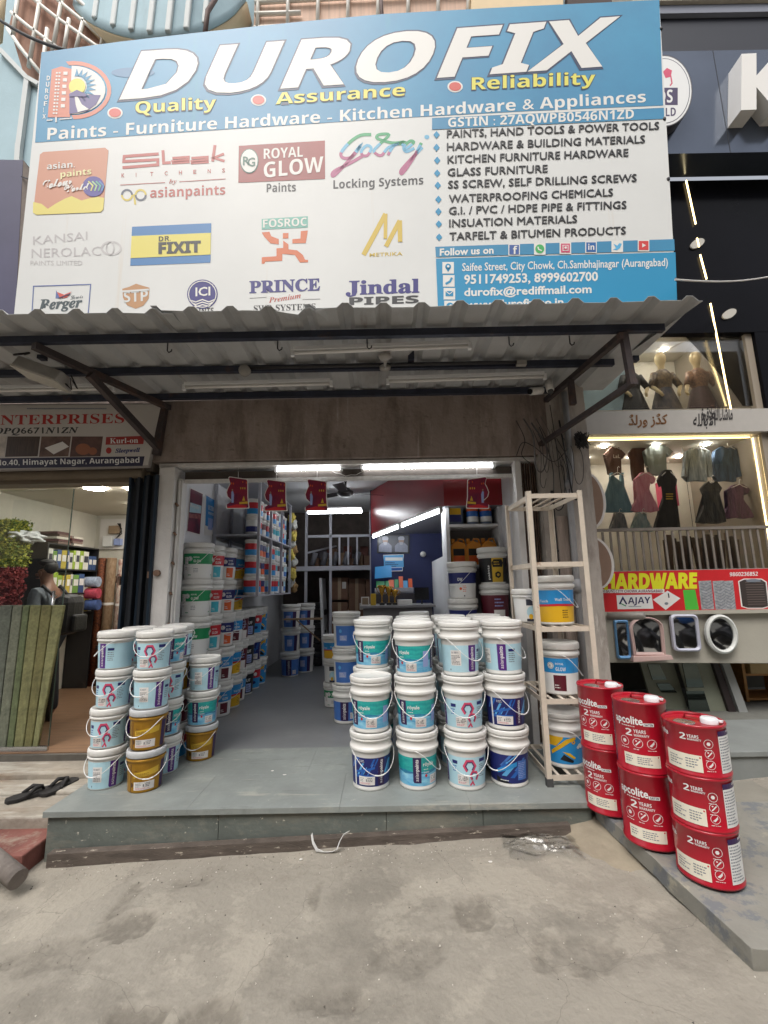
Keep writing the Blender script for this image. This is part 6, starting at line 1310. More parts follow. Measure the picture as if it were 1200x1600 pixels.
# ---- the man with a backpack
def skin(name, vs, es, rs_, m, parent, lvl=2):
    me = bpy.data.meshes.new(name); me.from_pydata([V(v)-ORG[parent.name] for v in vs], es, []); me.materials.append(m)
    o = link(bpy.data.objects.new(name, me)); o.parent = parent; ORG[o.name] = ORG[parent.name]
    md = o.modifiers.new('skin', 'SKIN'); md.use_smooth_shade = True
    for i, r_ in enumerate(rs_): me.skin_vertices[0].data[i].radius = r_ if isinstance(r_, tuple) else (r_, r_)
    me.skin_vertices[0].data[0].use_root = True
    s_ = o.modifiers.new('sub', 'SUBSURF'); s_.levels = lvl; s_.render_levels = lvl
    return o
mp = P(80, 880, Y=5.05); mx, my = mp.x, 5.05
man = thing('person', 'man in a grey shirt standing side on behind the glass of the furnishing shop', 'person', (mx, my, 0))
m_skin = mat('skin_brown', srgb(122, 84, 66), .5); D = lambda x, y, z: (mx+x, my+y, z)
vs = [D(0, 0, .93), D(.0, 0, 1.12), D(.02, 0, 1.32), D(.0, 0, 1.44), D(-.03, 0, 1.52), D(-.05, 0, 1.60), D(-.055, 0, 1.66),
      D(.0, -.19, 1.38), D(.03, -.23, 1.13), D(-.10, -.22, .93), D(-.17, -.20, .88), D(.0, .19, 1.38), D(.03, .23, 1.13), D(-.08, .22, .92), D(-.15, .20, .86),
      D(.0, -.10, .86), D(-.02, -.11, .48), D(.02, -.11, .09), D(-.10, -.11, .04), D(.0, .10, .86), D(.05, .11, .48), D(.10, .11, .09), D(-.02, .11, .04)]
es = [(0, 1), (1, 2), (2, 3), (3, 4), (4, 5), (5, 6), (2, 7), (7, 8), (8, 9), (9, 10), (2, 11), (11, 12), (12, 13), (13, 14), (0, 15), (15, 16), (16, 17), (17, 18), (0, 19), (19, 20), (20, 21), (21, 22)]
rs_ = [(.15, .11), (.14, .10), (.16, .11), (.07, .06), (.055, .055), (.088, .078), (.085, .07), .06, .045, .035, .03, .06, .045, .035, .03, .085, .06, .04, .035, .085, .06, .04, .035]
skin('body', vs, es, rs_, m_skin, man)
skin('shirt', vs[:4]+[vs[7], vs[8], vs[11], vs[12]], [(0, 1), (1, 2), (2, 3), (2, 4), (4, 5), (2, 6), (6, 7)], [(.165, .125), (.155, .118), (.175, .125), (.082, .075), .075, .060, .075, .060], mat('shirt_grey', srgb(104, 110, 118), .85, var=.1, bump=.3), man)
skin('trousers', [vs[0], vs[15], vs[16], vs[17], vs[19], vs[20], vs[21]], [(0, 1), (1, 2), (2, 3), (0, 4), (4, 5), (5, 6)], [(.155, .12), .098, .075, .06, .098, .075, .06], mat('trousers_dark', srgb(40, 42, 50), .85), man)
b = MB(); b.blob(D(-.035, 0, 1.715), (.088, .082, .046), 3, .12, 3, 5); b.blob(D(.005, 0, 1.665), (.062, .080, .075), 5, .1, 3, 5); part('hair', b, mat('hair_black', (.012, .01, .01), .6), man)
b = MB(); b.blob(D(-.148, 0, 1.585), (.022, .014, .018), 1, .05, 2); part('nose', b, m_skin, man)
b = MB(); b.blob(D(-.045, -.085, 1.59), (.018, .010, .03), 1, .05, 2); part('ear', b, m_skin, man)
b = MB(); b.tube([D(-.13, -.03, 1.545), D(-.135, 0, 1.543), D(-.13, .03, 1.545)], .006, 6); part('mouth', b, mat('lips', srgb(104, 62, 56), .5), man)
b = MB(); b.blob(D(-.128, -.03, 1.62), (.008, .012, .008), 1, 0, 2); part('eye', b, mat('eye_dark', (.02, .02, .02), .2), man)
for s in (-1, 1):
    b = MB()
    for k in range(5): b.tube([D(-.17, s*.20, .88), D(-.20-.01*k, s*(.185+.012*k), .83), D(-.19, s*(.185+.012*k), .79)], [.011, .009, .007], 6)
    part('hand', b, m_skin, man)
bp = thing('backpack', 'black backpack worn on the back of the man in grey', 'bag', tuple(D(.24, 0, 1.15)))
b = MB(); b.box(mx+.15, mx+.36, my-.16, my+.16, .92, 1.36); part('body', b, mat('bag_black', (.014, .014, .016), .6, bump=.3), bp, bevel=.09)
b = MB(); b.box(mx+.355, mx+.41, my-.11, my+.11, .95, 1.14); part('pocket', b, mat('bag_black', (0, 0, 0)), bp, bevel=.03)
for s in (-1, 1): b = MB(); b.tube([D(.16, s*.11, 1.34), D(.04, s*.13, 1.455), D(-.14, s*.13, 1.30), D(-.12, s*.15, 1.1), D(.15, s*.14, 1.0)], .018, 8); part('strap', b, mat('bag_black', (0, 0, 0)), bp)
# ================================================================ SMALL THINGS IN FRONT
m_rub = mat('slipper_black', srgb(34, 32, 32), .75, var=.2, scale=20, bump=.2)
for k, (px0, py0, px1, py1, l) in enumerate(((8, 1256, 84, 1234, 'black rubber slipper on the left step, the one at the edge of the picture'), (66, 1246, 117, 1220, 'black rubber slipper on the left step, the one nearer the plinth'))):
    z = -.113; a, c = P(px0, py0, Z=z), P(px1, py1, Z=z); d = (c-a); L = .30; d.normalize(); n_ = V((-d.y, d.x, 0)); m_ = (a+c)/2
    a = m_ - d*L/2
    out = [(0, .0), (.01, .036), (.06, .058), (.14, .050), (.21, .060), (.27, .058), (.296, .034), (.302, 0)]
    pol = out + [(x, -y) for x, y in out[::-1][1:-1]]
    t = thing('slipper', l, 'slipper', tuple(m_), 'pair of black slippers')
    b = MB(); b.prism(pol, lambda u, v: a + d*u + n_*v + V((0, 0, .001)), (0, 0, .026)); part('sole', b, m_rub, t, bevel=.005)
    b = MB(); b.tube([a+d*.235+V((0, 0, .02)), a+d*.22+V((0, 0, .052)), a+d*.17+n_*.036+V((0, 0, .060)), a+d*.11+n_*.052+V((0, 0, .022))], [.008, .012, .015, .012], 8); b.tube([a+d*.22+V((0, 0, .052)), a+d*.17-n_*.036+V((0, 0, .060)), a+d*.11-n_*.052+V((0, 0, .022))], [.012, .015, .012], 8); part('strap', b, m_rub, t)
# white packing strap on the ground
st_pts = [(487, 1303), (489, 1316), (495, 1328), (506, 1335), (518, 1336), (526, 1328), (531, 1314), (536, 1305), (545, 1300)]
b = MB(); prev = None
for i, (px, py) in enumerate(st_pts):
    p = P(px, py, Y=3.04-.03*math.sin(i/8*math.pi)); p.z = max(p.z, gz(p.x, p.y)+.012); w = V((.010, -.020 if 2 < i < 7 else -.006, .018)); vs_ = (b.bm.verts.new(p-w*.5), b.bm.verts.new(p+w*.5))
    if prev: b.f([prev[0], vs_[0], vs_[1], prev[1]])
    prev = vs_
solo('packing_strap', b, mat('strap_white', (.72, .72, .72), .4), 'curled white packing strap lying against the step', 'strap', loc=tuple(P(510, 1330, Y=3.0)), solid=.002, norm=False)
# clear plastic bag
m_cb = glass('clear_plastic', (.95, .955, .96), .07, .16); b = MB(); b.sm = True
ctr = P(845, 1322, Z=-.16); 
def cbag(u, v):
    x, y = (u-.5)*.42, (v-.5)*.24; e = max(0, 1-((u-.5)*2)**4)*max(0, 1-((v-.5)*2)**4)
    xx = ctr.x+x+.04*noise.noise(V((u*3, v*3, 7))); yy = ctr.y+y+.05*noise.noise(V((u*2.5, v*2.5, 4)))-.10*x
    return V((xx, yy, gz(xx, yy)+.016+.05*e*abs(noise.noise(V((u*4, v*4, 1)))) + .02*e*abs(noise.noise(V((u*13, v*11, 2))))))
b.grid(cbag, 46, 30); solo('plastic_bag', b, m_cb, 'crumpled clear plastic bag on the ground by the step end', 'bag', loc=tuple(ctr), norm=False)
# grey log / pipe end at the left edge
b = MB(); a, c = P(-30, 1335, Z=-.14), P(26, 1392, Z=-.24); b.tube([a + V((-.25, .12, .10)), a+V((0, 0, .03)), c+V((-.02, .03, .04))], .052, 18); solo('concrete_pipe', b, mat('pipe_cement', srgb(124, 116, 110), .85, var=.15, scale=9, bump=.3), 'grey cement pipe end poking in beside the red step', 'pipe', loc=tuple(a))
# small litter
random.seed(21)
for k, (px, py, l) in enumerate(((426, 1205, 'white scrap on the plinth left of the large buckets'), (445, 1211, 'second white scrap near the large buckets'), (470, 1331, 'pale scrap on the ground left of the packing strap'), (767, 1348, 'tiny pale scrap on the ground below the clear bag'))):
    z = 0 if py < 1250 else None; o = P(px, py, Z=0) if z == 0 else P(px, py, Z=-.185)
    if z is None: o.z = gz(o.x, o.y)+.004
    b = MB(); b.prism([(.012*math.cos(a)*random.uniform(.6, 1.3), .008*math.sin(a)*random.uniform(.6, 1.3)) for a in (0, 1, 2, 3, 4, 5)], lambda u, v: o+V((u, v, .002)), (0, 0, .002)); solo('paper_scrap', b, K['stick'], l, 'litter', 'paper scraps', loc=tuple(o))
# ================================================================ RIGHT SHOPS
def pq(pts, Y): return [P(x, y, Y=Y) for x, y in pts]
def slab(b, pts, Y, d=.05): b.prism(pts, lambda x, y: P(x, y, Y=Y), (0, d, 0)); return b
m_bgl = mat('black_gloss', (.005, .005, .007), .16, spec=.08, var=.3, scale=.7)
m_cream = mat('display_cream', srgb(220, 214, 200), .6, var=.04)
m_beam = mat('beam_beige', srgb(166, 162, 150), .7, var=.06, scale=2, bump=.05)
m_dark = mat('dark_recess', (.03, .03, .032), .7)
cs = thing('clothing_shop', 'black fronted clothing shop with lit display windows above the hardware banner', 'shop', (3.6, 4.8, 1.4))
b = MB(); b.box(1.95, 6.5, 4.62, 4.7, 4.16, 6.16); part('upper_panel', b, m_bgl, cs)
b = MB(); b.box(4.24, 6.5, 4.62, 4.9, 1.10, 4.155); part('side_panel', b, m_bgl, cs)
b = MB(); b.box(4.16, 4.235, 4.66, 5.9, 1.10, 4.5); part('display_side', b, mat('display_grey', srgb(150, 140, 126), .5), cs)
b = MB(); b.box(1.99, 4.158, 5.85, 5.95, 1.1, 4.5); b.box(1.95, 1.99, 4.72, 5.85, 1.1, 4.5); part('display_back', b, m_cream, cs)
b = MB(); b.box(1.992, 4.158, 4.73, 5.848, 3.245, 3.30); b.box(1.992, 4.158, 4.73, 5.848, 1.10, 1.15); b.box(1.992, 4.158, 4.73, 5.848, 2.97, 3.0); b.box(1.992, 4.158, 4.73, 5.848, 4.46, 4.50); part('display_floor', b, m_cream, cs)
b = MB(); b.box(1.93, 4.235, 4.60, 4.72, 2.975, 3.235); part('white_band', b, mat('band_white', srgb(176, 172, 166), .5, var=.04), cs)
gl2 = glass('display_glass', (.98, .98, .97), .012)
b = MB(); b.box(1.992, 3.30, 4.69, 4.698, 1.16, 2.965); part('glass_pane', b, gl2, cs); b = MB(); b.box(3.304, 4.158, 4.69, 4.698, 1.16, 2.965); part('glass_pane', b, gl2, cs)
b = MB(); b.box(1.992, 4.158, 4.70, 4.708, 3.31, 4.19); part('glass_pane', b, gl2, cs)
LED = lamp('led_warm_and_reflection', (1.0, .74, .34), 4)
for a, c in ((P(1142, 640, Y=4.685), P(1110, 474, Y=4.6)), (V((4.13, 4.74, 1.4)), V((4.13, 4.74, 2.95))), (V((2.0, 4.74, 2.955)), V((4.1, 4.74, 2.955))), (P(1089, 372, Y=4.60), P(1092, 386, Y=4.60)), (P(1094, 398, Y=4.60), P(1104, 436, Y=4.60)), (P(1072, 282, Y=4.60), P(1087, 350, Y=4.60))):
    b = MB(); b.bar(a, c, .012); part('led_strip_and_reflection', b, LED, cs)  # short dashes on the black panel are LED reflections made as glowing bars
DL = lamp('downlight_glow', (1.0, .93, .82), 100)  # some are seen in the upper window; the rest added to light the displays
for x in (2.6, 3.2, 3.8):
    for y, z in ((5.0, 4.455), (5.5, 4.455), (5.0, 2.965), (5.5, 2.965)):
        b = MB(); b.lathe([(0, -.012), (.03, -.010), (.034, 0), (0, 0)], 14, (x, y, z)); part('downlight', b, DL, cs)
AB = Art(-1)
AB2 = Art(-1)
U = '\uFB89\uFEDF\uFEAD\uFEED \uFEAF\uFB89\uFB90'
BF = lambda x, y, L: P(x, y, Y=4.598-.001*L)
AB.text(U, (982, 664), (1043, 662), 14, mat('arabic_gold', srgb(120, 80, 40), .4), 1, off=.03)
m_ink2 = mat('arabic_ink', srgb(46, 42, 42), .5)
AB2.text('\uFEEA\uFEE0\uFEDF\uFE8E\uFE91\uFEFB\uFE8D', (1083, 666), (1118, 664), 18, m_ink2, 1, off=.02); AB2.text('\uFE93\uFEEE\uFED7\uFEFB\uFDF2\uFE80\uFE8E\uFEB7\uFE8E\uFEE3', (1096, 657), (1145, 655), 19, m_ink2, 2, off=.02)
AB.build('band_lettering', BF, cs); AB2.build('band_calligraphy', BF, cs)
# fascia of the clothing shop high up
b = MB(); b.box(3.1, 6.5, 4.30, 4.6, 6.19, 7.62); part('fascia', b, mat('fascia_panel', srgb(84, 92, 106), .16, .6, var=.12, scale=.8), cs)
b = MB(); b.box(3.1, 6.5, 4.33, 4.6, 7.625, 8.15); part('black_band', b, mat('band_black', (.010, .011, .018), .35), cs)
b = MB(); b.box(3.1, 6.5, 4.28, 4.6, 8.155, 8.28); part('grey_band', b, mat('grey_band', srgb(124, 128, 140), .7), cs)
b = MB(); b.box(3.1, 6.5, 4.24, 4.6, 8.285, 9.6); part('cornice', b, mat('cornice_render', srgb(178, 170, 154), .9, var=.08, scale=12, bump=.3, bscale=60), cs)
b = MB(); b.box(4.02, 4.024, 4.297, 4.31, 6.19, 7.62); part('joint', b, m_dark, cs)
b = MB(); b.prism([(x_+14, y_) for x_, y_ in [(1145, 84), (1168, 83), (1168, 118), (1200, 82), (1226, 81), (1186, 124), (1226, 168), (1196, 169), (1168, 136), (1168, 171), (1144, 172)]], lambda x, y: P(x, y, Y=4.10), (0, .198, 0)); part('channel_letter', b, mat('letter_white', (.76, .74, .70), .35), cs)
t = thing('round_sign', 'round white sign with dark lettering on the grey fascia behind the big board', 'sign', tuple(P(1040, 140, Y=4.2)))
b = MB(); o = P(1038, 142, Y=4.15); 
prj = [(1038+44*math.cos(R(a)), 142+56*math.sin(R(a))) for a in range(0, 360, 8)]
b.prism(prj, lambda x, y: P(x, y, Y=4.16), (0, .12, 0)); part('disc', b, mat('sign_rim', srgb(60, 56, 60), .4), t)
A = Art(-1); A.ell(1038, 142, 42.5, 54.5, K['white'], 0, 36); A.ell(1038, 142, 40, 51, K['ink'], 1, 36); A.ell(1038, 142, 39, 50, K['white'], 2, 36)
A.rect(1005, 137, 1059, 164, mat('sign_plum', srgb(64, 50, 86), .4), 3); A.text(SB('KIDS'), (1008, 161), (1051, 160), 20, K['white'], 4); A.text(SB('WORLD'), (1006, 183), (1056, 181), 13, mat('sign_plum', (0, 0, 0)), 3)
A.poly([(1036, 112), (1042, 106), (1050, 110), (1048, 120), (1040, 122)], K['pink'], 3); A.stroke([(1048, 118), (1050, 130), (1047, 134)], 2, K['pink'], 3)
A.build('print', lambda x, y, L: P(x, y, Y=4.158-.001*L), t)
for px, py, l in ((1090, 380, 'white round downlight on the black panel beside the board'), (1140, 490, 'white round downlight on the black panel above the display')):
    o = P(px, py, Y=4.615); b = MB()
    b.prism([(px+11*math.cos(R(a)), py+7*math.sin(R(a))-(4*math.cos(R(a)))) for a in range(0, 360, 20)], lambda x, y: P(x, y, Y=4.60), (0, .015, 0)); solo('downlight', b, mat('downlight_glass', srgb(190, 186, 176), .25), l, 'light', 'downlights on the black panel', loc=tuple(o))
b = MB(); a, c = P(1055, 437, Y=3.28), P(1210, 431, Y=4.3); b.tube([a.lerp(c, k/8)+V((0, 0, -.04*math.sin(k/8*math.pi))) for k in range(9)], .008, 6); solo('white_cable', b, K['stick'], 'white cable stretched from the big board towards the right', 'cable', loc=tuple(a))
b = MB(); a, c = P(-10, 25, Y=3.6), P(108, 80, Y=3.4); b.tube([a.lerp(c, k/8)+V((0, 0, -.05*math.sin(k/8*math.pi))) for k in range(9)], .016, 6); solo('black_cable', b, m_cable, 'thick black cable running to the top left corner of the board', 'cable', loc=tuple(a))
# mannequins
def mannequin(px, y0, y1, Y, label, top, skirt, sleeve):
    a, c = P(px, y0, Y=Y), P(px, y1, Y=Y); z0, h = 3.302, a.z-3.302; x = a.x; k = h/.86
    t = thing('mannequin', label, 'mannequin', (x, Y, z0), 'headless look mannequins'.replace('headless look ', 'child sized '))
    T_ = lambda r, z: (r*k, z*k)
    b = MB(); b.lathe([T_(0, .01), T_(.19, .01), T_(.17, .12), T_(.12, .30), T_(.085, .42)], 26, (x, Y, z0), sy=.8)
    for v in b.bm.verts: v.co.x += .012*math.sin(math.atan2(v.co.y-Y, v.co.x-x)*9)*(1-(v.co.z-z0)/h)
    part('skirt', b, skirt, t)
    b = MB(); b.lathe([T_(.083, .415), T_(.10, .50), T_(.11, .58), T_(.06, .645), T_(.038, .66)], 22, (x, Y, z0), sy=.7); part('blouse', b, top, t)
    ms = mat('mannequin_skin', srgb(212, 190, 146), .4)
    b = MB(); b.lathe([T_(.034, .655), T_(.034, .70), T_(.042, .72), T_(.058, .77), T_(.057, .815), T_(.038, .85), T_(0, .862)], 20, (x, Y, z0)); part('head', b, ms, t)
    for s in (-1, 1):
        e = V((x+s*.16*k, Y-.04, z0+.44*k)); w = V((x+s*(.10 if sleeve else .22)*k, Y-.10, z0+.34*k))
        b = MB(); b.tube([V((x+s*.09*k, Y, z0+.60*k)), e], [.042*k, .034*k], 10); part('sleeve', b, top, t)
        b = MB(); b.tube([e, w, w+V((-s*.01, -.02, -.04*k))], [.024*k, .018*k, .014*k], 8); part('forearm', b, ms, t)
mannequin(1030, 552, 640, 5.25, 'mannequin in a dark blouse and grey sequin skirt in the upper window', mat('cl_navy', srgb(44, 46, 60), .5, col2=srgb(150, 128, 96), scale=16), mat('cl_skirt', srgb(40, 44, 62), .7, col2=srgb(120, 108, 96), scale=6, stretch=(1, 1, .5)), True)
mannequin(1085, 550, 640, 5.25, 'mannequin in brown sequins and a long brown skirt in the upper window', mat('cl_brown', srgb(96, 70, 60), .4, col2=srgb(170, 130, 100), scale=40), mat('cl_brown2', srgb(74, 50, 48), .6, var=.3, scale=30), False)
mannequin(982, 558, 640, 5.2, 'mannequin in a plain black dress half hidden by the awning bracket', mat('cl_black', (.012, .012, .014), .6), mat('cl_black', (0, 0, 0)), True)
b = MB(); b.lathe([(.16, 0), (.13, .4), (.05, .7), (0, .72)], 20, (2.58, 5.4, 3.302), sy=.6); solo('hanging_gown', b, mat('cl_green', srgb(70, 74, 60), .7, var=.3), 'olive gown at the left end of the upper window', 'gown', loc=(2.58, 5.4, 3.302))
# garments
SHP = dict(tee=[(.34, 0), (.5, .05), (.66, 0), (.98, .26), (.84, .42), (.75, .32), (.77, .96), (.5, 1), (.23, .96), (.25, .32), (.16, .42), (.02, .26)],
 frock=[(.36, 0), (.5, .06), (.64, 0), (.86, .16), (.78, .28), (.66, .24), (.64, .44), (.86, .74), (1, .96), (.75, 1), (.5, .97), (.25, 1), (0, .96), (.14, .74), (.36, .44), (.34, .24), (.22, .28), (.14, .16)],
 jacket=[(.3, .02), (.5, .08), (.7, .02), (.92, .14), (1, .85), (.86, .88), (.8, .35), (.8, 1), (.52, .97), (.48, .97), (.2, 1), (.2, .35), (.14, .88), (0, .85), (.08, .14)],
 sling=[(.3, 0), (.36, 0), (.40, .28), (.60, .28), (.64, 0), (.70, 0), (.72, .34), (1, 1), (0, 1), (.28, .34)])
def garment(px0, py0, px1, py1, sh_, m, label, Y=5.0, detail=None):
    f = lambda u, v: P(px0+(px1-px0)*u, py0+(py1-py0)*v, Y=Y); c = f(.5, .5); t = thing('garment', label, 'garment', tuple(c), 'clothes hung in the lower window')
    b = MB(); b.prism(SHP[sh_], f, (0, .05, 0)); bmesh.ops.triangulate(b.bm, faces=b.bm.faces[:]); bmesh.ops.subdivide_edges(b.bm, edges=b.bm.edges[:], cuts=2, use_grid_fill=True)
    for v in b.bm.verts:
        n_ = noise.noise(V((v.co.x*14, v.co.z*5, px0))); v.co.y += .022*n_; v.co.x += .006*noise.noise(V((v.co.z*20, px0, 1)))
    part('cloth', b, m, t, bevel=.006)
    b = MB(); h = f(.5, -.12); b.tube([f(.5, .04), h, h+V((.012, 0, .015)), h+V((.024, 0, 0))], .003, 5); b.tube([f(.25, .1), f(.5, .0), f(.75, .1)], .005, 6); part('hanger', b, K['stick'], t)
    if detail:
        A = Art(-1); detail(A)
        A.build('trim', lambda x, y, L: f(x, y)+V((0, -.024-.001*L, 0)), t)
C = lambda n, rgb, c2=None, **k: mat('cloth_'+n, srgb(*rgb), .8, bump=.5, bscale=9, stretch=(3, 1, .6), col2=srgb(*c2) if c2 else None, **k)
garment(944, 698, 979, 742, 'tee', C('brown', (86, 62, 54)), 'dark brown tee with white letters at the left of the lower window', detail=lambda A: A.text('LaL', (.36, .42), (.66, .42), .12, K['stick'], 1))
garment(983, 692, 1014, 752, 'tee', C('rust', (92, 64, 54)), 'rust brown shirt half behind the grey green shirt', Y=5.12)
garment(1005, 692, 1054, 742, 'tee', C('sage', (128, 138, 138)), 'grey green short sleeved shirt in the lower window')
garment(940, 738, 990, 800, 'sling', C('teal', (96, 130, 144), (130, 160, 172)), 'teal denim dungaree hanging at the left of the lower window', Y=4.95)
garment(987, 738, 1031, 800, 'frock', C('pink', (206, 120, 140), (226, 168, 178)), 'pink frock in the middle of the lower window', Y=4.92)
garment(1024, 734, 1064, 828, 'frock', C('blk', (28, 28, 32)), 'long black frock with a striped belt in the lower window', Y=4.9, detail=lambda A: [A.rect(.36, .40+.04*k, .64, .42+.04*k, K['gold2'], 1) for k in range(3)])
garment(953, 800, 983, 830, 'sling', C('white', (176, 172, 166), (90, 96, 110)), 'small white printed pinafore low in the lower window', Y=4.9)
garment(986, 800, 1022, 830, 'sling', C('mint', (190, 198, 192), (120, 146, 150)), 'small mint printed pinafore low in the lower window', Y=4.9)
garment(1068, 698, 1114, 752, 'jacket', C('greyd', (176, 184, 188), (116, 128, 136)), 'pale grey jacket in a plastic cover in the lower window')
garment(1114, 696, 1160, 752, 'jacket', C('blued', (76, 102, 132), (40, 54, 74)), 'blue denim jacket in a plastic cover at the right of the window')
garment(1091, 752, 1134, 818, 'frock', C('blk2', (38, 38, 40), (84, 82, 78)), 'short black frock with a flared hem below the pale jacket', Y=4.92)
garment(1130, 757, 1180, 810, 'frock', C('plum', (104, 66, 96), (66, 42, 64)), 'plum coloured net frock at the right end of the window', Y=4.92)
for k, (px, py, w, h, m, l) in enumerate(((1080, 690, 14, 14, K['cyan'], 'pale blue box on the high shelf behind the jackets'), (1100, 688, 12, 14, K['pale'], 'white box on the high shelf behind the jackets'), (1118, 687, 10, 12, K['pink'], 'pink box on the high shelf behind the jackets'), (1050, 770, 12, 20, K['pink'], 'pink packet behind the black frock'))):
    b = MB(); a, c = P(px-w, py-h, Y=5.5), P(px+w, py+h, Y=5.5); b.box(a.x, c.x, 5.5, 5.7, c.z, a.z); solo('box', b, m, l, 'box', 'boxes behind the clothes', loc=tuple(a), bevel=.004)
# railing with bundled brown hangers behind it
m_rail = mat('rail_grey', srgb(126, 118, 110), .5, .2, var=.15)
rl = thing('railing', 'grey flat bar railing above the red hardware banner', 'railing', (3.2, 4.66, 1.4))
a, c = P(925, 829, Y=4.64), P(1215, 823, Y=4.64)
b = MB(); b.bar(a, c, .035, .03); part('top_rail', b, m_rail, rl)
for k in range(24):
    p = a.lerp(c, (k+.3)/24); b = MB(); b.bar((p.x, p.y, 1.15), (p.x, p.y, p.z-.02), .022, .012, (0, 1, 0)); part('baluster', b, m_rail, rl)
random.seed(4)
for k in range(16):
    x0 = P(1040+7.5*k, 850, Y=4.85).x; b = MB(); b.bar((x0+random.uniform(-.04, .04), 4.85+random.uniform(-.03, .08), 1.16), (x0, 4.86, 1.84+random.uniform(-.05, .06)), random.uniform(.03, .06), .02, (0, 1, 0))
    solo('wood_slat', b, mat('slat_brown%d' % (k % 3), [srgb(96, 76, 62), srgb(122, 98, 80), srgb(78, 64, 54)][k % 3], .8, var=.2), f'{["dark brown", "tan", "blackish"][k % 3]} wooden slat behind the railing, {(wrd+["eleventh", "twelfth", "thirteenth", "fourteenth", "fifteenth", "sixteenth"])[k] if k else "first"} of the bundle from its left end', 'slat', 'wooden slats behind the railing', loc=(x0, 4.85, 1.16))
# red hardware banner
def a6(A):
    rd = mat('banner_red', srgb(196, 34, 40), .45, var=.05); A.poly([(925, 894), (1215, 888), (1219, 952), (925, 957)], rd, 0)
    A.text(SB('AJAY HARDWARE'), (846, 920), (1089, 918), 23, mat('banner_yellow', srgb(222, 222, 40), .45), 1, off=.03) if False else A.text(SB('HARDWARE'), (944, 920.5), (1089, 918.5), 23, mat('banner_yellow', srgb(222, 222, 40), .45), 1, off=.035)
    A.text(SB('9860236852'), (1140, 900.5), (1184, 899.5), 6.2, K['white'], 1)
    A.rect(925, 920.5, 1038, 926.5, K['white'], 1); A.text(SB('SHAH GUNJ,CITY CHOWK,AURANGABAD'), (930, 926), (1035, 925.5), 4.2, mat('banner_ink', srgb(110, 20, 30), .5), 2)
    A.poly([(963, 930), (1018, 929), (1021, 951), (965, 952)], K['white'], 1); A.text(SB('AJAY'), (981, 943.5), (1016, 942.5), 10, mat('banner_navy', srgb(40, 36, 84), .5), 2)
    A.stroke([(968, 944), (973, 934), (979, 944)], 2.6, mat('banner_navy', (0, 0, 0)), 2); A.stroke([(970, 943), (978, 947)], 1.6, K['green'], 3); lines(A, 982, 1012, 946, 949, 1, K['grey'], 2, 4)
    A.poly([(1020, 937), (1043, 923), (1063, 935), (1040, 953)], K['white'], 1); A.poly([(1026, 937), (1043, 927), (1057, 935), (1040, 949)], K['stick'], 2); A.stroke([(1044, 927), (1045, 934)], 2, K['ink'], 3); A.ell(1041, 943, 3, 2.2, K['grey'], 3, 10)
    A.poly([(1067, 922), (1086, 921), (1092, 952.5), (1071, 953)], mat('banner_green', srgb(76, 180, 60), .5), 1)
    for i, x in enumerate((1091, 1113, 1129)):
        A.poly([(x, 908), (x+20-2*i, 907), (x+25-2*i, 952), (x+5, 952.5)], mat('mesh_roll', srgb(170, 172, 176), .4, .3, var=.35, scale=30), 1+i)
        for j in range(9): A.stroke([(x+2+j*.5, 911+j*4.6), (x+10+j*.5, 914+j*4.6), (x+20-2*i+j*.5, 909+j*4.6)], .8, K['grey'], 5)
    A.poly([(1153, 908), (1162, 904), (1190, 904), (1198, 909), (1202, 948), (1192, 951), (1168, 951), (1158, 948)], K['stick'], 1); A.poly([(1155, 909), (1163, 905.5), (1189, 905.5), (1196, 910), (1200, 947), (1191, 949.5), (1168, 949.5), (1160, 947)], mat('coil_dark', srgb(58, 50, 48), .4), 2)
    for j in range(10): A.stroke([(1164+j*.5, 910+j*3.8), (1192+j*.5, 909.5+j*3.8)], .9, mat('coil_mid', srgb(110, 98, 92), .4), 3)
    A.ell(1177, 907.5, 12, 3, K['grey'], 3, 14)
flat('banner', [(922, 893), (1218, 887), (1222, 954), (924, 959)], lambda x, y: P(x, y, Y=4.56), mat('sign_edge', (0, 0, 0)), 'red hardware banner with yellow lettering below the railing', 'banner', a6, th=.02)
# hardware shop: beam, recess, goods
hs_ = thing('hardware_shop', 'ground floor hardware shop with a beige beam under the red banner', 'shop', (3.4, 4.6, 0))
b = MB(); b.hexa([V((1.95, 4.60, .60)), V((6.5, 4.60, .50)), V((6.5, 4.85, .50)), V((1.95, 4.85, .60)), V((1.95, 4.60, 1.09)), V((6.5, 4.60, 1.09)), V((6.5, 4.85, 1.09)), V((1.95, 4.85, 1.09))]); part('beam', b, m_beam, hs_, bevel=.006)
b = MB(); b.box(1.95, 6.5, 4.54, 4.62, 1.055, 1.092); part('ledge', b, m_beam, hs_)
b = MB(); b.box(2.0, 6.5, 5.9, 6.0, -.2, 1.1); b.box(1.95, 2.0, 4.45, 5.9, -.2, 1.1); part('back_wall', b, mat('recess_wall', srgb(96, 96, 88), .8, var=.1), hs_)
b = MB(); b.box(2.0, 6.5, 4.37, 6.0, -.25, .04); part('floor', b, mat('recess_floor', srgb(112, 112, 106), .7, var=.1), hs_)
m_pan = mat('door_sage', srgb(134, 138, 122), .5, var=.05)
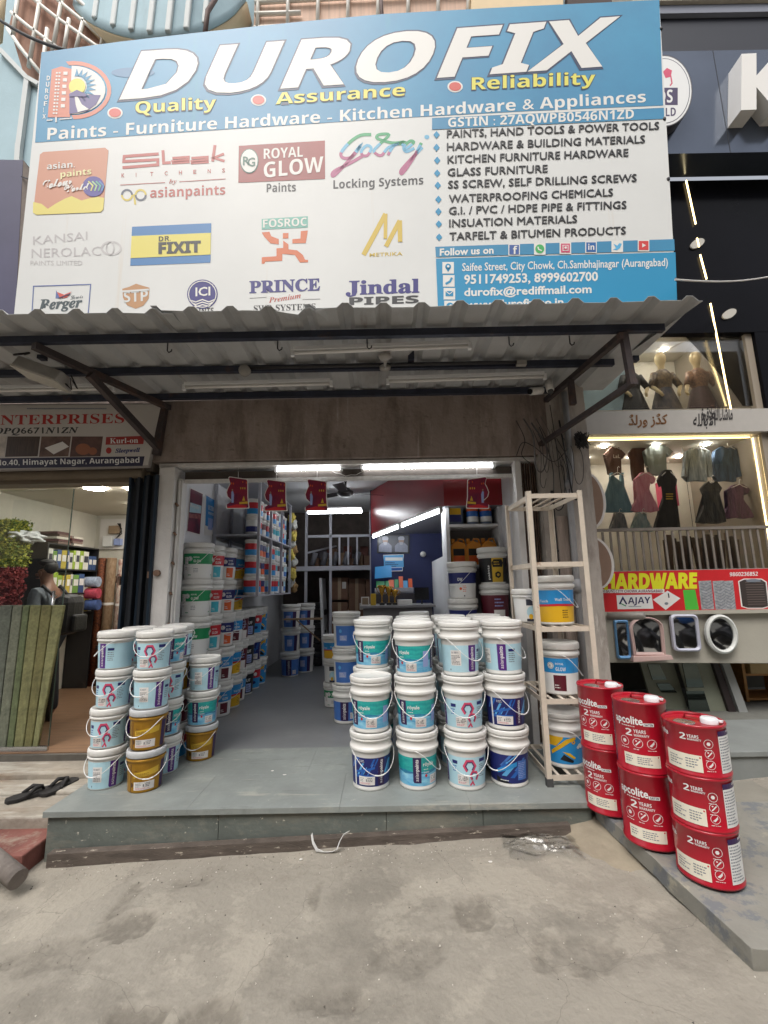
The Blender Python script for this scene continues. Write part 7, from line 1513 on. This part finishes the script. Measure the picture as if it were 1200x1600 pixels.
for k, (pts, Y, l) in enumerate((([(1000, 1035), (1052, 1035), (1085, 1140), (1030, 1140)], 5.0, 'sage door panel leaning with two dark mirrors, nearest the drums'), ([(1060, 1035), (1116, 1035), (1156, 1142), (1095, 1142)], 4.9, 'wider sage door panel leaning with a dark glass inset'))):
    t = thing('door_panel', l, 'door', tuple(P(*pts[3], Y=Y)), 'sage door panels in the hardware shop')
    b = MB(); slab(b, pts, Y, .03); part('board', b, m_pan, t, bevel=.004)
    for (x0, y0, x1, y1) in ([(1012, 1038, 1034, 1062), (1026, 1068, 1050, 1082)] if k == 0 else [(1066, 1036, 1092, 1074), (1072, 1080, 1104, 1118)]):
        b = MB(); sh_x = .36*0; slab(b, [(x0, y0), (x1-4, y0), (x1+8, y1), (x0+8, y1)], Y-.012, .010); part('glass_inset', b, mat('dark_mirror', (.10, .12, .11), .06, .9), t)
b = MB(); slab(b, [(1113, 1035), (1122, 1035), (1162, 1142), (1150, 1142)], 4.86, .05); solo('dark_plank', b, mat('plank_dark', srgb(44, 34, 34), .6), 'dark narrow plank leaning beside the sage door', 'plank', loc=tuple(P(1155, 1142, Y=4.86)))
b = MB(); slab(b, [(1128, 1035), (1140, 1035), (1180, 1142), (1166, 1142)], 4.84, .05); solo('grey_plank', b, mat('plank_grey', srgb(150, 152, 150), .5), 'pale grey plank leaning beside the dark one', 'plank', loc=tuple(P(1173, 1142, Y=4.84)))
m_ply = mat('ply_orange', srgb(190, 138, 78), .5, var=.12, scale=5, stretch=(1, 1, 6))
t = thing('wooden_shelf', 'light wooden cabinet shelf at the right edge of the hardware shop', 'shelf', (4.1, 5.2, 0)); o = P(1165, 1140, Y=5.3)
for x in (o.x, o.x+.55): b = MB(); b.box(x-.015, x+.015, 5.2, 5.6, .05, 1.05); part('side', b, m_ply, t)
for z in (.06, .32, .62, .95): b = MB(); b.box(o.x+.018, o.x+.532, 5.21, 5.6, z, z+.025); part('board', b, m_ply, t)
b = MB(); b.box(o.x+.06, o.x+.4, 5.18, 5.4, .345, .55); part('drawer', b, mat('ply_pale', srgb(206, 176, 124), .5, var=.1), t, bevel=.006)
for k in range(3): b = MB(); b.tube([V((o.x+.1+.12*k, 5.2, .92)), V((o.x+.1+.12*k, 5.19, .75)), V((o.x+.13+.12*k, 5.19, .70)), V((o.x+.16+.12*k, 5.2, .78))], .012, 6); solo('hanging_loop', b, mat('loop_wood', srgb(120, 84, 50), .6), f'{["left", "middle", "right"][k]} brown loop hanging in the wooden cabinet shelf', 'loop', 'loops in the cabinet', loc=(o.x+.1+.12*k, 5.2, .92))
# framed mirrors on the beam
m_mir = mat('mirror', (.62, .64, .66), .03, 1.0)
def framed(pts, Y, m, label, w=.14, foot=None, cxy=None):
    cx = sum(p[0] for p in pts)/len(pts); cy_ = sum(p[1] for p in pts)/len(pts)
    t = thing('mirror', label, 'mirror', tuple(P(cx, cy_, Y=Y)), 'framed mirrors for sale')
    inn = [(cx+(x-cx)*(1-w*1.25), cy_+(y-cy_)*(1-w)) for x, y in pts]; n = len(pts); b = MB()
    f = lambda p, d: b.bm.verts.new(P(*p, Y=Y) + V((0, d, 0)))
    o0, i0, o1, i1 = [f(p, 0) for p in pts], [f(p, .004) for p in inn], [f(p, .03) for p in pts], [f(p, .03) for p in inn]
    mid = [f(((p[0]+q_[0])/2, (p[1]+q_[1])/2), -.012) for p, q_ in zip(pts, inn)]
    for k in range(n):
        j = (k+1) % n
        for A_, B_ in ((o1, o0), (o0, mid), (mid, i0), (i0, i1)): b.f([A_[k], A_[j], B_[j], B_[k]])
    part('frame', b, m, t)
    b = MB(); b.prism([(cx+(x-cx)*(1-w*1.2), cy_+(y-cy_)*(1-w*.95)) for x, y in pts], lambda x, y: P(x, y, Y=Y+.012), (0, .012, 0)); part('glass', b, m_mir, t)
    if foot: b = MB(); slab(b, foot, Y-.03, .06); part('ledge', b, m, t, bevel=.006)
arch = lambda x0, x1, y0, y1, sk: [(x0+sk, y1), (x0, y0+18)] + [(x0+(x1-x0)*(.5-.5*math.cos(R(a))), y0+18-18*math.sin(R(a))) for a in range(20, 161, 20)] + [(x1, y0+18), (x1+sk*.6, y1)]
rr = lambda x0, y0, x1, y1, r_, sk: [(x+sk*(y-y0)/(y1-y0), y) for x, y in [(x0+r_-r_*math.cos(R(a)), y0+r_-r_*math.sin(R(a))) for a in (0, 30, 60, 90)]+[(x1-r_+r_*math.sin(R(a)), y0+r_-r_*math.cos(R(a))) for a in (0, 30, 60, 90)]+[(x1-r_+r_*math.cos(R(a)), y1-r_+r_*math.sin(R(a))) for a in (0, 30, 60, 90)]+[(x0+r_-r_*math.sin(R(a)), y1-r_+r_*math.cos(R(a))) for a in (0, 30, 60, 90)]]
framed(rr(960, 968, 981, 1030, 4, 6), 4.55, mat('frame_sky', srgb(112, 166, 216), .4), 'sky blue framed mirror half hidden by the pillar', .16)
framed(arch(984, 1037, 964, 1026, 7), 4.53, mat('frame_pink', srgb(206, 176, 170), .4), 'pink arched mirror with a ledge on the beige beam', .15, [(990, 1026), (1050, 1024), (1053, 1031), (990, 1035)])
framed(rr(1047, 960, 1090, 1018, 7, 7), 4.53, mat('frame_lilac', srgb(196, 198, 214), .4), 'lilac white mirror with rounded corners on the beige beam', .16)
framed([(1128.5+25*math.cos(R(a))+.12*31*math.sin(R(a)), 991+31*math.sin(R(a))) for a in range(0, 360, 12)], 4.53, mat('frame_white', srgb(206, 208, 204), .4), 'white oval mirror on the beige beam', .2)
for cx, cy_, rx_, ry_, l in ((917, 782, 30, 46, 'upper oval mirror sticking out behind the pillar'), (927, 880, 33, 42, 'lower oval mirror sticking out behind the pillar')):
    t = thing('oval_mirror', l, 'mirror', tuple(P(cx, cy_, Y=4.45)), 'oval mirrors behind the pillar')
    b = MB(); b.prism([(cx+rx_*math.cos(R(a))+.10*ry_*math.sin(R(a)), cy_+ry_*math.sin(R(a))) for a in range(0, 360, 8)], lambda x, y: P(x, y, Y=4.43), (0, .03, 0)); part('rim', b, K['stick'], t, bevel=.004)
    b = MB(); b.prism([(cx-2.5+(rx_-2)*math.cos(R(a))+.10*ry_*math.sin(R(a)), cy_+(ry_-2)*math.sin(R(a))) for a in range(0, 360, 8)], lambda x, y: P(x, y, Y=4.424), (0, .004, 0)); part('face', b, mat('mirror_painted_reflection', srgb(158, 132, 116), .3, .2, var=.08), t)  # the pillar's brown reflection is painted into the mirror face colour
a, c = P(950, 963, Y=4.2), P(1004, 962, Y=4.0); b = MB(); b.tube([a, c, c+(c-a).normalized()*.02], [.036, .034, .02], 16); solo('pole_end', b, mat('pole_grey', srgb(146, 142, 136), .5, .2, var=.1), 'grey rounded pole end poking out right of the pillar', 'pole', loc=tuple(a))

# ================================================================ APARTMENT BUILDING ABOVE
ap = thing('apartment_building', 'pale blue apartment building with grilled windows above the big signboard', 'building', (-1, 5.3, 4))
m_ab = mat('pale_blue_render', srgb(172, 196, 204), .85, var=.06, scale=2, bump=.1); stain(m_ab, srgb(140, 156, 160), 1.5, .55, .75, stretch=(2, 1, .3), amt=.5)
m_ac = mat('cream_render', srgb(218, 196, 160), .85, var=.05, scale=3)
b = MB(); b.box(-8, 3.09, 5.2, 6.5, 3.25, 12); part('wall', b, m_ab, ap)
b = MB(); b.box(-8, 1.7, 4.42, 5.19, 3.25, 3.4); part('slab', b, m_lint, ap)
# left bay with its blue parapet
b = MB(); slab(b, [(-90, -10), (0, 76), (40, 122), (60, 132), (52, 240), (40, 500), (-90, 500)], 4.4, .7); part('bay_parapet', b, m_ab, ap)
for (x0, y0, x1, y1, w) in ((44, 122, 30, 232, 8), (2, 80, 44, 124, 8), (44, 124, 62, 134, 7), (30, 226, 20, 420, 8)):
    b = MB(); b.bar(P(x0, y0, Y=4.37), P(x1, y1, Y=4.37), .06, .05); part('moulding', b, mat('trim_white', srgb(206, 210, 208), .7), ap)
m_shut = mat('curtain_brown', srgb(150, 112, 92), .8, var=.2, scale=3, stretch=(8, 1, .2), bump=.2)
m_gril = mat('grille_white', srgb(232, 228, 218), .5)
wn1 = part('window', slab(MB(), [(14, 40), (40, -60), (175, -60), (178, 80), (100, 140), (40, 126)], 4.9, .1), m_shut, ap)
bars = [[(20, 58), (30, -20)], [(45, 105), (66, -20)], [(82, 80), (100, -20)], [(64, 130), (74, 45)], [(118, 80), (131, 30)], [(158, 74), (162, 50)], [(100, 80), (108, 30)],
        [(12, 45), (30, 72), (48, 95), (72, 125)], [(18, 20), (45, 42), (70, 60), (100, 82)], [(30, -20), (60, 5), (85, 25), (120, 50), (150, 72), (170, 78)], [(60, -25), (90, 0), (120, 25), (168, 66)], [(90, -30), (120, -2), (150, 25), (175, 60)]]
for pts in bars: b = MB(); b.tube(pq(pts, 4.82), .026, 6); part('grille_bar', b, m_gril, wn1)
b = MB(); b.tube(pq([(-4, 62), (4, -30)], 4.4), .05, 8); part('post', b, m_ac, ap)
# scalloped balcony
def bal(u, v):
    x = 112 + 272*u; yb = 2 + 62*math.sin(math.pi*min(1, u*1.02))**.55
    p = P(x, yb, Y=4.95 - .55*math.sin(math.pi*u)); return p + V((0, 0, 1.4*(1-v)))
b = MB(); b.sm = True; b.grid(bal, 32, 8); part('balcony', b, m_ab, ap, solid=.05, norm=False)
b = MB(); b.sm = True; b.grid(lambda u, v: (lambda p: V((p.x, p.y+(5.19-p.y)*v, p.z - .004)))(bal(u, 1)), 32, 4); part('balcony_soffit', b, m_ac, ap, solid=.04, norm=False)
for k in range(7):
    u = .14+.105*k; p = bal(u, .97); q_ = bal(u, .35); b = MB(); b.bar(p+V((0, -.04, .02)), q_+V((.02, -.04, 0)), .07, .05, (0, 1, 0)); part('balcony_rib', b, mat('trim_white', (0, 0, 0)), ap, bevel=.015)
wn2 = part('window', slab(MB(), [(396, 48), (400, -60), (735, -60), (735, 30)], 5.1, .08), mat('curtain_rose', srgb(206, 176, 156), .8, var=.15, scale=3, stretch=(10, 1, .2)), ap)
for pts in [[(396, 44), (735, 26)], [(398, 22), (470, 20)], [(398, 4), (735, -14)]] + [[(402+47*k, 48-3*k), (404+47*k, -50)] for k in range(8)]: b = MB(); b.tube(pq(pts, 5.05), .028, 6); part('grille_bar', b, m_gril, wn2)
b = MB(); slab(b, [(735, 40), (740, -60), (880, -60), (880, 20)], 4.95, .2); part('pier', b, m_ac, ap)
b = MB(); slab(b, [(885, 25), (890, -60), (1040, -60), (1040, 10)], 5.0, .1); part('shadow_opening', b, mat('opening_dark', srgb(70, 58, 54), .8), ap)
# purple side board of the next sign on the left
t = thing('side_board', 'dark purple end of a neighbouring signboard left of the big board', 'sign', tuple(P(20, 380, Y=3.5)))
b = MB(); slab(b, [(-90, 248), (36, 250), (24, 492), (14, 560), (-90, 560)], 3.5, .02); part('face', b, mat('board_purple', srgb(70, 68, 96), .5, var=.1, scale=2), t)
b = MB(); slab(b, [(36.5, 250), (45, 264), (32, 492), (14.5, 560), (24.5, 492)], 3.5, .10); part('edge', b, mat('board_edge', srgb(112, 100, 92), .7, var=.2), t)
for y in (276, 466): b = MB(); b.tube([P(34, y, Y=3.49), P(50, y+6, Y=3.35)], .006, 6); part('tie_wire', b, m_dk, t)

# ================================================================ ACROSS THE STREET (seen only in mirrors and glass)
ob = thing('opposite_building', 'beige shop building across the street reflected in the mirrors and glass', 'building', (0, -9, 0))
b = MB(); b.box(-16, 16, -12, -9, -.4, 11.5); part('wall', b, mat('opp_wall', srgb(150, 136, 116), .85, var=.15, scale=.6), ob)
for k in range(8): b = MB(); b.box(-15.4+3.9*k, -12.2+3.9*k, -8.99, -8.9, -.3, 2.7); part('shutter', b, mat('opp_shutter', srgb(52, 50, 54), .6, var=.3), ob)
for k in range(10):
    for z in (3.8, 6.3): b = MB(); b.box(-15+3.1*k, -13.4+3.1*k, -8.99, -8.92, z, z+1.3); part('window', b, mat('opp_glass', (.03, .035, .04), .15), ob)
# parked motorcycles behind the camera (they show in the framed mirrors)
def motorcycle(x, y, a, m, label):
    t = thing('motorcycle', label, 'motorcycle', (x, y, gz(x, y)), 'motorcycles parked across from the shop'); z0 = gz(x, y)
    for s in (-.65, .62):
        b = MB(); g = [(x+s+.26*math.cos(R(k*20)), y, z0+.30+.26*math.sin(R(k*20))) for k in range(19)]; b.tube(g, .045, 8, cap=False); part('wheel', b, m_rub, t)
    b = MB(); b.tube([(x-.65, y, z0+.3), (x-.45, y, z0+.85), (x-.38, y, z0+1.0)], .03, 8); b.tube([(x-.45, y, z0+.8), (x+.1, y, z0+.55), (x+.62, y, z0+.3)], .04, 8); part('fork', b, m_dk, t)
    b = MB(); b.blob((x-.12, y, z0+.82), (.30, .14, .15), 2, .1, 3); part('tank', b, m, t)
    b = MB(); b.blob((x+.45, y, z0+.80), (.42, .14, .07), 4, .08, 3); part('seat', b, m_rub, t)
    b = MB(); b.blob((x-.02, y, z0+.42), (.24, .13, .18), 5, .3, 3); part('engine', b, m_dk, t)
    b = MB(); b.tube([(x-.38, y-.33, z0+1.05), (x-.42, y, z0+1.0), (x-.38, y+.33, z0+1.05)], .016, 8); part('handlebar', b, m_dk, t)
    b = MB(); b.lathe([(0, 0), (.09, .01), (.10, .06), (.05, .12), (0, .12)], 16, (x-.56, y, z0+.84)); part('headlight', b, mat('steel', (0, 0, 0)), t)
    t.rotation_euler.z = R(a)
for k, (x, y, a, m) in enumerate(((4.1, .55, 80, K['red']), (4.9, .5, 86, K['black']), (5.7, .55, 78, K['blue']), (6.5, .4, 84, K['black']), (-2.2, -2.6, 95, K['black']))):
    motorcycle(x, y, a, m, ['red motorcycle', 'first black motorcycle', 'blue motorcycle', 'black motorcycle at the end of the row', 'lone black motorcycle'][k] + ' parked along the street on the right')
